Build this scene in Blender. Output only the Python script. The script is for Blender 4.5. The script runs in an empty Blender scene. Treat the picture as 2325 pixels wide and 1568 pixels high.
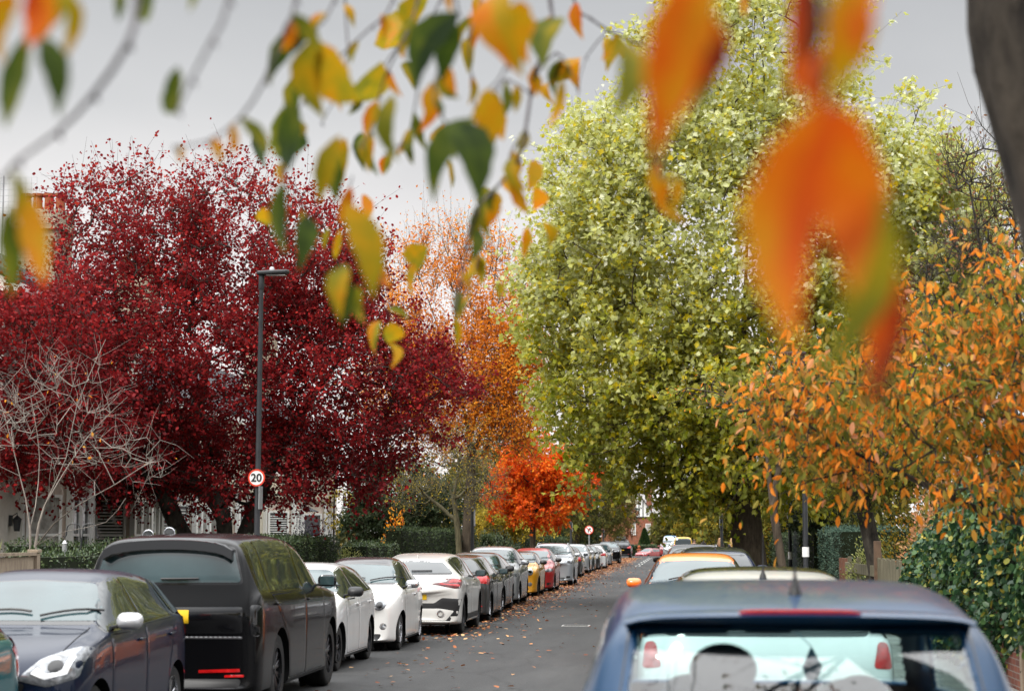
import bpy, bmesh, math, random
import numpy as np
from mathutils import Vector, Matrix
from mathutils.bvhtree import BVHTree
from mathutils.geometry import delaunay_2d_cdt
R = math.radians
rng = np.random.default_rng(7)
random.seed(7)
scene = bpy.context.scene
COL = scene.collection

# ------------------------------------------------------------------ camera
F = 4250.0                       # focal length in units of a 2324 x 1568 frame
PITCH, YAW = R(5.91), R(5.055)
CAM = Vector((0, 0, 1.79))
_fw = Vector((-math.sin(YAW) * math.cos(PITCH), math.cos(YAW) * math.cos(PITCH), math.sin(PITCH)))
_rt = Vector((math.cos(YAW), math.sin(YAW), 0))
_up = _rt.cross(_fw)
def W(x, y, Y):
    """world point seen at (x, y) of the frame, Y metres up the street"""
    d = _fw + _rt * ((x - 1162) / F) - _up * ((y - 784) / F)
    return CAM + d * (Y / d.y)
def S(Y):
    return F / Y
cd = bpy.data.cameras.new('street_camera')
cam = bpy.data.objects.new('street_camera', cd); COL.objects.link(cam)
cam.location = CAM; cam.rotation_euler = (R(90) + PITCH, 0, YAW)
cd.sensor_width = 36; cd.lens = 36 * F / 2324
cd.clip_start = .1; cd.clip_end = 3000
cd.dof.use_dof = True; cd.dof.focus_distance = 42; cd.dof.aperture_fstop = 2.9
scene.camera = cam
vs = scene.view_settings
scene.display_settings.display_device = 'sRGB'
vs.view_transform = 'Standard'; vs.look = 'None'; vs.exposure = .42; vs.gamma = 1; vs.use_curve_mapping = False
scene.cycles.use_denoising = True
scene.cycles.max_bounces = 8; scene.cycles.transparent_max_bounces = 12
scene.cycles.diffuse_bounces = 3; scene.cycles.glossy_bounces = 4; scene.cycles.transmission_bounces = 4
scene.cycles.caustics_reflective = False; scene.cycles.caustics_refractive = False
scene.cycles.sample_clamp_indirect = 6

# ------------------------------------------------------------------ materials
MATS = {}
def newmat(name):
    m = bpy.data.materials.new(name); m.use_nodes = True
    nt = m.node_tree
    for n in list(nt.nodes): nt.nodes.remove(n)
    out = nt.nodes.new('ShaderNodeOutputMaterial')
    return m, nt, out
def N(nt, t, **kw):
    n = nt.nodes.new(t)
    for k, v in kw.items(): setattr(n, k, v)
    return n
def rgba(c): return (c[0], c[1], c[2], 1.0)
def ramp(nt, stops, interp='LINEAR'):
    r = N(nt, 'ShaderNodeValToRGB'); cr = r.color_ramp; cr.interpolation = interp
    while len(cr.elements) < len(stops): cr.elements.new(.5)
    for e, (p, c) in zip(cr.elements, stops):
        e.position = p; e.color = rgba(c)
    return r
def pbsdf(nt, out, color=None, rough=.5, metal=0, spec=.5, coat=0, ior=1.5):
    b = N(nt, 'ShaderNodeBsdfPrincipled')
    if color is not None: b.inputs['Base Color'].default_value = rgba(color)
    b.inputs['Roughness'].default_value = rough; b.inputs['Metallic'].default_value = metal
    b.inputs['Specular IOR Level'].default_value = spec; b.inputs['Coat Weight'].default_value = coat
    b.inputs['Coat Roughness'].default_value = .04
    b.inputs['IOR'].default_value = ior
    nt.links.new(b.outputs[0], out.inputs[0])
    return b
def plain(name, color, rough=.5, metal=0, spec=.5, coat=0, var=.12, scale=6, bump=0, ior=1.5):
    """solid colour with a little mottling, optional bump"""
    if name in MATS: return MATS[name]
    m, nt, out = newmat(name)
    b = pbsdf(nt, out, color, rough, metal, spec, coat, ior)
    tc = N(nt, 'ShaderNodeTexCoord')
    no = N(nt, 'ShaderNodeTexNoise'); no.inputs['Scale'].default_value = scale; no.inputs['Detail'].default_value = 6
    nt.links.new(tc.outputs['Object'], no.inputs['Vector'])
    if var:
        lo = [c * (1 - var) for c in color]; hi = [min(1, c * (1 + var)) for c in color]
        r = ramp(nt, [(.3, lo), (.7, hi)])
        nt.links.new(no.outputs['Fac'], r.inputs[0]); nt.links.new(r.outputs[0], b.inputs['Base Color'])
    if bump:
        bp = N(nt, 'ShaderNodeBump'); bp.inputs['Strength'].default_value = bump; bp.inputs['Distance'].default_value = .02
        nt.links.new(no.outputs['Fac'], bp.inputs['Height']); nt.links.new(bp.outputs[0], b.inputs['Normal'])
    MATS[name] = m
    return m
def paint(name, color, metal=.0, rough=.32, dirt=.25, coat=1.0):
    """car paint: clear coat, faint road dust towards noise patches"""
    key = 'paint_' + name
    if key in MATS: return MATS[key]
    m, nt, out = newmat(key)
    b = pbsdf(nt, out, color, rough, metal, .5 if sum(color) > .3 else .15, coat)
    tc = N(nt, 'ShaderNodeTexCoord')
    no = N(nt, 'ShaderNodeTexNoise'); no.inputs['Scale'].default_value = 2.3; no.inputs['Detail'].default_value = 9; no.inputs['Roughness'].default_value = .65
    nt.links.new(tc.outputs['Object'], no.inputs['Vector'])
    d = [color[i] * (1 - .28 * dirt) + (.16, .145, .125)[i] * .28 * dirt for i in range(3)]
    r = ramp(nt, [(.42, color), (.72, d)])
    nt.links.new(no.outputs['Fac'], r.inputs[0]); nt.links.new(r.outputs[0], b.inputs['Base Color'])
    r2 = ramp(nt, [(.35, (.02,) * 3), (.75, (.10,) * 3)])
    nt.links.new(no.outputs['Fac'], r2.inputs[0]); nt.links.new(r2.outputs[0], b.inputs['Coat Roughness'])
    # barely visible orange peel
    n2 = N(nt, 'ShaderNodeTexNoise'); n2.inputs['Scale'].default_value = 1.7; n2.inputs['Detail'].default_value = 2
    nt.links.new(tc.outputs['Object'], n2.inputs['Vector'])
    bp = N(nt, 'ShaderNodeBump'); bp.inputs['Strength'].default_value = .12; bp.inputs['Distance'].default_value = .02
    nt.links.new(n2.outputs['Fac'], bp.inputs['Height']); nt.links.new(bp.outputs[0], b.inputs['Coat Normal'])
    MATS[key] = m
    return m
def leafmat(name, stops, transl=.35, rough=.55, gloss=.18, back=None):
    """leaf colours drawn from a ramp by each leaf's own random number"""
    if name in MATS: return MATS[name]
    m, nt, out = newmat(name)
    at = N(nt, 'ShaderNodeAttribute', attribute_name='rnd')
    r = ramp(nt, stops)
    nt.links.new(at.outputs['Fac'], r.inputs[0])
    col = r.outputs[0]
    if back:
        ge = N(nt, 'ShaderNodeNewGeometry'); mx = N(nt, 'ShaderNodeMix', data_type='RGBA')
        nt.links.new(ge.outputs['Backfacing'], mx.inputs[0])
        nt.links.new(col, mx.inputs[6])
        mm = N(nt, 'ShaderNodeMix', data_type='RGBA'); mm.inputs[0].default_value = .5
        nt.links.new(col, mm.inputs[6]); mm.inputs[7].default_value = rgba(back)
        nt.links.new(mm.outputs[2], mx.inputs[7]); col = mx.outputs[2]
    b = N(nt, 'ShaderNodeBsdfPrincipled'); b.inputs['Roughness'].default_value = rough
    b.inputs['Specular IOR Level'].default_value = gloss
    t = N(nt, 'ShaderNodeBsdfTranslucent'); mix = N(nt, 'ShaderNodeMixShader'); mix.inputs[0].default_value = transl
    nt.links.new(col, b.inputs['Base Color']); nt.links.new(col, t.inputs['Color'])
    nt.links.new(b.outputs[0], mix.inputs[1]); nt.links.new(t.outputs[0], mix.inputs[2]); nt.links.new(mix.outputs[0], out.inputs[0])
    MATS[name] = m
    return m
def barkmat(name, c1, c2, scale=9, bump=.6):
    if name in MATS: return MATS[name]
    m, nt, out = newmat(name)
    b = pbsdf(nt, out, c1, .85, 0, .25)
    tc = N(nt, 'ShaderNodeTexCoord'); mp = N(nt, 'ShaderNodeMapping'); mp.inputs['Scale'].default_value = (1, 1, .3)
    no = N(nt, 'ShaderNodeTexNoise'); no.inputs['Scale'].default_value = scale; no.inputs['Detail'].default_value = 10; no.inputs['Roughness'].default_value = .7
    r = ramp(nt, [(.35, c1), (.68, c2)])
    bp = N(nt, 'ShaderNodeBump'); bp.inputs['Strength'].default_value = bump; bp.inputs['Distance'].default_value = .05
    nt.links.new(tc.outputs['Object'], mp.inputs[0]); nt.links.new(mp.outputs[0], no.inputs['Vector'])
    nt.links.new(no.outputs['Fac'], r.inputs[0]); nt.links.new(r.outputs[0], b.inputs['Base Color'])
    nt.links.new(no.outputs['Fac'], bp.inputs['Height']); nt.links.new(bp.outputs[0], b.inputs['Normal'])
    MATS[name] = m
    return m
def brickmat(name, c1, c2, mortar, scale=1.0, axis='XZ', bw=.225, bh=.075, rough=.85):
    if name in MATS: return MATS[name]
    m, nt, out = newmat(name)
    b = pbsdf(nt, out, c1, rough, 0, .25)
    tc = N(nt, 'ShaderNodeTexCoord'); sp = N(nt, 'ShaderNodeSeparateXYZ'); cb = N(nt, 'ShaderNodeCombineXYZ')
    nt.links.new(tc.outputs['Object'], sp.inputs[0])
    if axis == 'SUM':
        ad = N(nt, 'ShaderNodeMath', operation='ADD'); nt.links.new(sp.outputs[0], ad.inputs[0]); nt.links.new(sp.outputs[1], ad.inputs[1])
        nt.links.new(ad.outputs[0], cb.inputs[0])
    else:
        nt.links.new(sp.outputs[0 if axis == 'XZ' else 1], cb.inputs[0])
    nt.links.new(sp.outputs[2], cb.inputs[1])
    br = N(nt, 'ShaderNodeTexBrick'); br.inputs['Scale'].default_value = scale
    br.inputs['Brick Width'].default_value = bw; br.inputs['Row Height'].default_value = bh; br.inputs['Mortar Size'].default_value = .006
    br.inputs['Color1'].default_value = rgba(c1); br.inputs['Color2'].default_value = rgba(c2); br.inputs['Mortar'].default_value = rgba(mortar)
    no = N(nt, 'ShaderNodeTexNoise'); no.inputs['Scale'].default_value = 3; no.inputs['Detail'].default_value = 8
    mx = N(nt, 'ShaderNodeMix', data_type='RGBA', blend_type='MULTIPLY'); mx.inputs[0].default_value = .7
    r = ramp(nt, [(.3, (.6, .58, .55)), (.65, (1, 1, 1))])
    nt.links.new(cb.outputs[0], br.inputs['Vector']); nt.links.new(tc.outputs['Object'], no.inputs['Vector'])
    nt.links.new(no.outputs['Fac'], r.inputs[0]); nt.links.new(br.outputs['Color'], mx.inputs[6]); nt.links.new(r.outputs[0], mx.inputs[7])
    nt.links.new(mx.outputs[2], b.inputs['Base Color'])
    bp = N(nt, 'ShaderNodeBump'); bp.inputs['Strength'].default_value = .5; bp.inputs['Distance'].default_value = .01; bp.invert = True
    nt.links.new(br.outputs['Fac'], bp.inputs['Height']); nt.links.new(bp.outputs[0], b.inputs['Normal'])
    MATS[name] = m
    return m
def clearglass(name, tint, ior=1.5):
    if name in MATS: return MATS[name]
    m, nt, out = newmat(name)
    t = N(nt, 'ShaderNodeBsdfTransparent'); t.inputs[0].default_value = rgba(tint)
    g = N(nt, 'ShaderNodeBsdfGlossy'); g.inputs['Roughness'].default_value = .02
    fr = N(nt, 'ShaderNodeFresnel'); ge = N(nt, 'ShaderNodeNewGeometry')
    mr = N(nt, 'ShaderNodeMapRange'); mr.inputs[3].default_value = ior; mr.inputs[4].default_value = 1 / ior     # a thin sheet mirrors alike from both sides
    nt.links.new(ge.outputs['Backfacing'], mr.inputs[0]); nt.links.new(mr.outputs[0], fr.inputs['IOR'])
    mx = N(nt, 'ShaderNodeMixShader')
    nt.links.new(fr.outputs[0], mx.inputs[0]); nt.links.new(t.outputs[0], mx.inputs[1]); nt.links.new(g.outputs[0], mx.inputs[2])
    nt.links.new(mx.outputs[0], out.inputs[0])
    MATS[name] = m
    return m
M_GLASS = plain('tinted_car_glass', (.016, .024, .028), .03, 0, .5, 0, .0, ior=2.0)
M_WSCREEN = plain('windscreen_glass', (.030, .058, .064), .03, 0, .5, 0, .3, 1.5, ior=1.85)
M_BLACK = plain('black_plastic', (.012, .012, .013), .45)
M_GLOSSBLACK = plain('gloss_black_trim', (.006, .006, .007), .08, 0, .5, .5, 0)
M_TYRE = plain('tyre_rubber', (.016, .016, .016), .8, 0, .3, 0, .35, 12, .2)
M_ALLOY = plain('alloy_rim', (.55, .55, .57), .25, .9, .5, 0, .2)
M_DARKALLOY = plain('dark_alloy_rim', (.06, .06, .065), .25, .8, .5, 0, .2)
M_CHROME = plain('chrome', (.75, .76, .78), .08, 1, .5, 0, 0)
M_REDLAMP = plain('red_lamp_lens', (.42, .008, .008), .08, 0, .5, 1, .4, 14)
M_DARKRED = plain('smoked_lamp_lens', (.09, .006, .006), .1, 0, .5, 1, .4, 14)
M_LAMP = plain('headlamp_reflector', (.22, .23, .245), .08, .5, .5, 1, .6, 18)
M_LENSWHITE = plain('white_lamp_strip', (.82, .83, .84), .15, 0, .5, 1, .05)
M_YPLATE = plain('yellow_plate', (.80, .50, .02), .45, 0, .4, 0, .05)
M_WPLATE = plain('white_plate', (.72, .72, .70), .45, 0, .4, 0, .05)
M_WELL = plain('wheel_well', (.008, .008, .008), .9, 0, .1)
M_WHITEP = plain('white_gloss_paint', (.78, .78, .76), .4, 0, .4, 0, .06, 2)
M_POLE = plain('black_painted_steel', (.018, .02, .023), .4, 0, .5, 0, .3, 5, .05)
M_GREYSTEEL = plain('galvanised_steel', (.38, .39, .40), .4, .6, .5, 0, .2, 8)

# ------------------------------------------------------------------ objects
def link(o, parent=None):
    COL.objects.link(o)
    if parent is not None: o.parent = parent
    return o
def tag(o, label=None, cat=None, group=None, kind=None):
    if label: o['label'] = label
    if cat: o['category'] = cat
    if group: o['group'] = group
    if kind: o['kind'] = kind
    return o
def empty(name, loc=(0, 0, 0), rz=0, label=None, cat=None, group=None):
    o = bpy.data.objects.new(name, None); o.empty_display_size = .2
    link(o); o.location = loc; o.rotation_euler = (0, 0, rz)
    return tag(o, label, cat, group)
class MB:
    """collects shapes, then links them as one mesh object"""
    def __init__(s): s.v = []; s.f = []; s.m = []; s.mi = 0
    def add(s, vs_, fs):
        b = len(s.v); s.v += [tuple(p) for p in vs_]
        for f in fs: s.f.append([b + i for i in f]); s.m.append(s.mi)
    def box(s, x0, x1, y0, y1, z0, z1):
        vs_ = [(x0, y0, z0), (x1, y0, z0), (x1, y1, z0), (x0, y1, z0), (x0, y0, z1), (x1, y0, z1), (x1, y1, z1), (x0, y1, z1)]
        s.add(vs_, [(3, 2, 1, 0), (4, 5, 6, 7), (0, 1, 5, 4), (1, 2, 6, 5), (2, 3, 7, 6), (3, 0, 4, 7)])
    def obox(s, c, ax, ay, az):
        """box about c with half-axis vectors"""
        c = Vector(c); ax = Vector(ax); ay = Vector(ay); az = Vector(az)
        vs_ = [c + ax * i + ay * j + az * k for k in (-1, 1) for i, j in ((-1, -1), (1, -1), (1, 1), (-1, 1))]
        s.add(vs_, [(3, 2, 1, 0), (4, 5, 6, 7), (0, 1, 5, 4), (1, 2, 6, 5), (2, 3, 7, 6), (3, 0, 4, 7)])
    def prism(s, poly, d):
        """poly: 3-D polygon extruded by vector d"""
        n = len(poly); d = Vector(d); a = [Vector(p) for p in poly]
        s.add(a + [p + d for p in a], [list(range(n))[::-1], list(range(n, 2 * n))] + [(i, (i + 1) % n, n + (i + 1) % n, n + i) for i in range(n)])
    def tube(s, path, rad, n=8, caps=True):
        P = [Vector(p) for p in path]; k = len(P)
        if not hasattr(rad, '__len__'): rad = [rad] * k
        vs_ = []; prev = None
        for i in range(k):
            t = (P[min(i + 1, k - 1)] - P[max(i - 1, 0)]).normalized()
            if prev is None:
                a = t.cross(Vector((0, 0, 1)) if abs(t.z) < .9 else Vector((1, 0, 0))).normalized()
            else:
                a = (prev - t * prev.dot(t)).normalized()
            prev = a; b = t.cross(a)
            for j in range(n):
                q = 2 * math.pi * j / n
                vs_.append(P[i] + (a * math.cos(q) + b * math.sin(q)) * rad[i])
        fs = [(i * n + j, i * n + (j + 1) % n, (i + 1) * n + (j + 1) % n, (i + 1) * n + j) for i in range(k - 1) for j in range(n)]
        if caps: fs += [list(range(n))[::-1], list(range((k - 1) * n, k * n))]
        s.add(vs_, fs)
    def lathe(s, prof, n=24, axis='Z', c=(0, 0, 0), caps=True):
        """prof: list of (r, h)"""
        vs_ = []; k = len(prof)
        for r, h in prof:
            for j in range(n):
                q = 2 * math.pi * j / n; x, y = r * math.cos(q), r * math.sin(q)
                p = (x, y, h) if axis == 'Z' else ((h, x, y) if axis == 'X' else (x, h, y))
                vs_.append((p[0] + c[0], p[1] + c[1], p[2] + c[2]))
        fs = [(i * n + j, i * n + (j + 1) % n, (i + 1) * n + (j + 1) % n, (i + 1) * n + j) for i in range(k - 1) for j in range(n)]
        if caps: fs += [list(range(n))[::-1], list(range((k - 1) * n, k * n))]
        s.add(vs_, fs)
    def ball(s, c, r, n=12, m=8):
        rx, ry, rz = r if hasattr(r, '__len__') else (r, r, r)
        prof = [(math.sin(math.pi * i / m), -math.cos(math.pi * i / m)) for i in range(m + 1)]
        vs_ = []
        for a, h in prof:
            for j in range(n):
                q = 2 * math.pi * j / n
                vs_.append((c[0] + rx * a * math.cos(q), c[1] + ry * a * math.sin(q), c[2] + rz * h))
        s.add(vs_, [(i * n + j, i * n + (j + 1) % n, (i + 1) * n + (j + 1) % n, (i + 1) * n + j) for i in range(m) for j in range(n)])
    def build(s, name, mat, parent=None, smooth=False, bevel=0, seg=2):
        me = bpy.data.meshes.new(name); me.from_pydata([tuple(p) for p in s.v], [], s.f)
        bm = bmesh.new(); bm.from_mesh(me)
        bmesh.ops.recalc_face_normals(bm, faces=bm.faces)
        bm.to_mesh(me); bm.free()
        mats = mat if isinstance(mat, (list, tuple)) else [mat]
        for m in mats: me.materials.append(m)
        if len(mats) > 1: me.polygons.foreach_set('material_index', s.m)
        if smooth: me.polygons.foreach_set('use_smooth', [True] * len(me.polygons)); me.set_sharp_from_angle(angle=R(40))
        o = link(bpy.data.objects.new(name, me), parent)
        if bevel:
            b = o.modifiers.new('edge', 'BEVEL'); b.width = bevel; b.segments = seg; b.limit_method = 'ANGLE'
        return o
def npmesh(name, V, faces, mat, parent=None, rnd=None, smooth=False):
    """V (n,3) array; faces: list of (m,k) index arrays; rnd: one number per face"""
    me = bpy.data.meshes.new(name)
    V = np.ascontiguousarray(V, dtype=np.float32)
    me.vertices.add(len(V)); me.vertices.foreach_set('co', V.ravel())
    loops = np.concatenate([f.ravel() for f in faces]).astype(np.int32)
    tot = np.concatenate([np.full(len(f), f.shape[1], np.int32) for f in faces])
    st = np.zeros(len(tot), np.int32); st[1:] = np.cumsum(tot)[:-1]
    me.loops.add(len(loops)); me.loops.foreach_set('vertex_index', loops)
    me.polygons.add(len(tot)); me.polygons.foreach_set('loop_start', st)
    if smooth: me.polygons.foreach_set('use_smooth', np.ones(len(tot), bool))
    me.update(calc_edges=True); me.validate()
    if rnd is not None:
        a = me.attributes.new('rnd', 'FLOAT', 'FACE'); a.data.foreach_set('value', np.ascontiguousarray(rnd, dtype=np.float32))
    me.materials.append(mat)
    return link(bpy.data.objects.new(name, me), parent)

# ------------------------------------------------------------------ foliage
SHAPES = {
    'oval': (np.array([(0, 0, 0), (.22, .2, .05), (.52, .28, .07), (.8, .16, .04), (1, 0, -.06), (.8, -.16, .04), (.52, -.28, .07), (.22, -.2, .05)]),
             [np.array([(0, 4, 3, 2, 1)]), np.array([(0, 7, 6, 5, 4)])]),
    'slim': (np.array([(0, 0, 0), (.3, .14, .04), (.7, .13, .02), (1, 0, -.12), (.7, -.13, .02), (.3, -.14, .04)]),
             [np.array([(0, 3, 2, 1)]), np.array([(0, 5, 4, 3)])]),
    'round': (np.array([(0, 0, 0), (.3, .36, .06), (.75, .3, .04), (1, 0, 0), (.75, -.3, .04), (.3, -.36, .06)]),
             [np.array([(0, 3, 2, 1)]), np.array([(0, 5, 4, 3)])]),
    'maple': (np.array([(0, 0, 0), (.02, .3, .03), (.2, .24, .03), (.34, .56, .08), (.5, .24, .04), (.64, .3, .02), (.72, .13, .02), (1, 0, -.08),
                        (.72, -.13, .02), (.64, -.3, .02), (.5, -.24, .04), (.34, -.56, .08), (.2, -.24, .03), (.02, -.3, .03)]),
              [np.array([(0, 7, 6, 5, 4, 3, 2, 1)]), np.array([(0, 13, 12, 11, 10, 9, 8, 7)])]),
    'drop': (np.array([(0, 0, 0), (.16, .13, .04), (.42, .21, .07), (.72, .15, .01), (1, 0, -.14), (.72, -.15, .01), (.42, -.21, .07), (.16, -.13, .04)]),
             [np.array([(0, 4, 3, 2, 1)]), np.array([(0, 7, 6, 5, 4)])]),
    'tuft': (np.array([(0, .16, 0), (0, -.16, 0), (.6, -.34, .1), (1, 0, 0), (.6, .34, .1)]), [np.array([(0, 1, 2, 3, 4)])]),
}
def leaves(name, P, T, size, shape, mat, parent, rnd=None, droop=.0, roll=1.0):
    """one mesh holding a leaf at each P growing along T"""
    n = len(P)
    T = T + np.array([0, 0, -droop]); T = T / (np.linalg.norm(T, axis=1, keepdims=True) + 1e-9)
    Rn = rng.normal(size=(n, 3)) * roll + np.array([0, 0, 1.0])
    B = np.cross(Rn, T); B /= (np.linalg.norm(B, axis=1, keepdims=True) + 1e-9)
    Nn = np.cross(T, B)
    sh, fs = SHAPES[shape]
    k = len(sh)
    sz = (size * rng.uniform(.6, 1.25, n))[:, None, None]
    V = P[:, None, :] + sz * (sh[None, :, 0:1] * T[:, None, :] + sh[None, :, 1:2] * B[:, None, :] + sh[None, :, 2:3] * Nn[:, None, :])
    off = (np.arange(n) * k)[:, None, None]
    faces = [(f[None] + off).reshape(-1, f.shape[1]) for f in fs]
    if rnd is None: rnd = rng.random(n)
    return npmesh(name, V.reshape(-1, 3), faces, mat, parent, np.concatenate([rnd] * len(fs)))
def frusta(P, C, rp, rc, n):
    """tapered sticks from P to C as vertex and face arrays"""
    t = C - P; L = np.linalg.norm(t, axis=1, keepdims=True) + 1e-9; t = t / L
    ref = np.where(np.abs(t[:, 2:3]) < .9, np.array([[0, 0, 1.0]]), np.array([[1.0, 0, 0]]))
    a = np.cross(t, ref); a /= np.linalg.norm(a, axis=1, keepdims=True) + 1e-9
    b = np.cross(t, a)
    q = 2 * np.pi * np.arange(n) / n
    ring = a[:, None] * np.cos(q)[None, :, None] + b[:, None] * np.sin(q)[None, :, None]
    V = np.concatenate([P[:, None] + ring * rp[:, None, None], C[:, None] + ring * rc[:, None, None]], 1)
    i = np.arange(n); f = np.stack([i, (i + 1) % n, n + (i + 1) % n, n + i], 1)
    Fs = f[None] + (np.arange(len(P)) * 2 * n)[:, None, None]
    return V.reshape(-1, 3), Fs.reshape(-1, 4)
def sticks(name, sets, mat, parent):
    Vs, Fs, b = [], [], 0
    for P, C, rp, rc, n in sets:
        if len(P) == 0: continue
        v, f = frusta(P, C, rp, rc, n); Vs.append(v); Fs.append(f + b); b += len(v)
    return npmesh(name, np.concatenate(Vs), Fs, mat, parent, smooth=True)
def sample_blobs(blobs, n, hollow=.45, flat=None):
    """points inside a union of ellipsoids, thinned towards the middle; blob = (centre, radii[, weight])"""
    w = np.array([b[1][0] * b[1][1] * b[1][2] * (b[2] if len(b) > 2 else 1) for b in blobs]) ** .72; w /= w.sum()
    out = []
    for b, k in zip(blobs, rng.multinomial(n, w)):
        d = rng.normal(size=(k, 3)); d /= np.linalg.norm(d, axis=1, keepdims=True)
        r = (hollow ** 3 + rng.random(k) * (1 - hollow ** 3)) ** (1 / 3)
        out.append(np.array(b[0])[None] + d * r[:, None] * np.array(b[1])[None])
    return np.concatenate(out)
def skeleton(stems, attr, rtip=.012, base_r=.3, wig=.12, step=.45, up=.35, power=2.3, rootpen=.25):
    """branches from the given stem polylines out to every attractor; returns stick arrays and tip index"""
    pos, par = [], []
    for st in stems:
        p = -1
        if pos:                                  # a side limb springs from the nearest point of the stems before it
            dd = np.linalg.norm(np.array(pos) - np.array(st[0]), axis=1); p = int(np.argmin(dd))
            if dd[p] < .3: st = st[1:]
        for q in st:
            pos.append(np.array(q, float)); par.append(p); p = len(pos) - 1
    A = np.array(pos); n0 = len(pos)
    order = np.argsort(np.min(np.linalg.norm(attr[:, None] - A[None], axis=2), axis=1))
    cap = n0 + len(attr) * 14
    buf = np.zeros((cap, 3)); buf[:n0] = A; cnt = n0
    pen = np.zeros(cap)
    tips = np.zeros(len(attr), int)
    for ai in order:
        a = attr[ai]; X = buf[:cnt]
        d = np.linalg.norm(a - X, axis=1)
        bad = np.clip(X[:, 2] - a[2], 0, None)
        i = int(np.argmin(d + bad * .5 + pen[:cnt]))
        L = d[i]; k = int(min(10, max(1, round(L / step))))
        src = buf[i].copy(); dirn = a - src
        mid = src + dirn * .5 + np.array([0, 0, up * L * .35]) + rng.normal(size=3) * wig * L
        last = i
        for s_ in range(1, k + 1):
            t = s_ / k
            p = (1 - t) ** 2 * src + 2 * t * (1 - t) * mid + t * t * a + (rng.normal(size=3) * wig * .25 * step if s_ < k else 0)
            buf[cnt] = p; par.append(last); pen[cnt] = pen[last] + rootpen * 0.1; last = cnt; cnt += 1
        tips[ai] = last
    pos = buf[:cnt]; par = np.array(par)
    w = np.zeros(cnt)
    np.add.at(w, tips, 1.0)
    for i in range(cnt - 1, -1, -1):
        if par[i] >= 0: w[par[i]] += w[i]
    w = np.maximum(w, 1)
    r = rtip * w ** (1 / power)
    # scale the thick end so that the trunk gets its own girth
    rmax = r.max(); g = np.log(base_r / rtip) / max(1e-6, np.log(rmax / rtip))
    r = rtip * (r / rtip) ** g
    idx = np.where(par >= 0)[0]
    return pos, par, r, idx, tips
def tree(name, label, cat, base, stems, blobs, n_attr, leaf, bark, lmat, shape='oval', lsize=.1, per=60, twigs=5, twig_len=.6,
         rtip=.01, base_r=.3, hollow=.45, droop=.3, group=None, wig=.12, up=.35, bare_above=None, spread=.35, crown='crown', twig_r=.006,
         keep=None, rfun=None, attr=None, flare=1.0, updir=.35, thin=(3.0, 6.0)):
    root = empty(name, base, 0, label, cat, group)
    B = np.array(base)
    if attr is None: attr = sample_blobs(blobs, n_attr, hollow)
    if keep is not None: attr = attr[keep(attr)]
    pos, par, r, idx, tips = skeleton(stems, attr, rtip, base_r, wig, up=up)
    r0 = r.copy()
    # limbs thin out with their distance from the foot
    dist = np.zeros(len(pos))
    for i in range(len(pos)):
        if par[i] >= 0: dist[i] = dist[par[i]] + np.linalg.norm(pos[i] - pos[par[i]])
    r0 = np.maximum(np.minimum(r0, rtip * 1.6), r0 * np.exp(-np.clip(dist - thin[0], 0, None) / thin[1]))
    low = pos[:, 2] < B[2] + .5
    r0[low] *= 1 + (flare - 1) * (1 - (pos[low, 2] - B[2]) / .5)
    pos_l = pos - B
    r = r0; big = idx[(r[idx] > .05)]; mid = idx[(r[idx] <= .05) & (r[idx] > .018)]; sm = idx[r[idx] <= .018]
    sets = []
    for ii, n in ((big, 9), (mid, 5), (sm, 3)):
        sets.append((pos_l[par[ii]], pos_l[ii], np.minimum(r0[par[ii]], r0[ii] * 1.35), r0[ii], n))
    # twigs
    m = len(attr); cen = attr.mean(0)
    o = np.repeat(attr, twigs, 0)
    outw = o - cen; outw /= np.linalg.norm(outw, axis=1, keepdims=True) + 1e-9
    d = rng.normal(size=o.shape) * .75 + outw * .55 + np.array([0, 0, updir]); d /= np.linalg.norm(d, axis=1, keepdims=True)
    L = twig_len * rng.uniform(.4, 1.3, len(o))
    bend = o + d * (L * .55)[:, None] + rng.normal(size=o.shape) * .06 * twig_len
    e = bend + (d + rng.normal(size=d.shape) * .35 + np.array([0, 0, -.05])) * (L * .5)[:, None]
    sets.append((o - B, bend - B, np.full(len(o), twig_r), np.full(len(o), twig_r * .8), 3))
    sets.append((bend - B, e - B, np.full(len(o), twig_r * .8), np.full(len(o), twig_r * .45), 3))
    sticks('trunk', sets, bark, root)
    if per:
        k = max(1, per // twigs)
        if bare_above is not None:
            cnt = np.clip((bare_above(o) * k + rng.random(len(o))).astype(int), 0, k)
        else:
            cnt = np.full(len(o), k)
        ti = np.repeat(np.arange(len(o)), cnt)
        t = rng.random(len(ti)) ** .7
        q = np.where((t < .5)[:, None], o[ti] + (bend[ti] - o[ti]) * (t * 2)[:, None], bend[ti] + (e[ti] - bend[ti]) * (t * 2 - 1)[:, None])
        q = q + rng.normal(size=q.shape) * spread * .25 * twig_len
        T = d[ti] * .5 + rng.normal(size=q.shape) * .8
        cl = np.repeat(rng.random(len(attr)), twigs)[ti]
        rn = rfun(q, cl) if rfun is not None else np.clip(.45 * cl + .55 * rng.random(len(q)), 0, 1)
        leaves(crown, q - B, T, lsize, shape, lmat, root, rn, droop)
    return root
def stem(*pts):
    """smooth polyline through the points at ~0.35 m steps"""
    P = [np.array(p, float) for p in pts]; out = [P[0]]
    for i in range(len(P) - 1):
        a, b, c, d = P[max(i - 1, 0)], P[i], P[i + 1], P[min(i + 2, len(P) - 1)]
        k = max(2, int(np.linalg.norm(c - b) / .35))
        for j in range(1, k + 1):
            t = j / k
            out.append(.5 * (2 * b + (c - a) * t + (2 * a - 5 * b + 4 * c - d) * t * t + (3 * b - a - 3 * c + d) * t ** 3))
    return out
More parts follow.
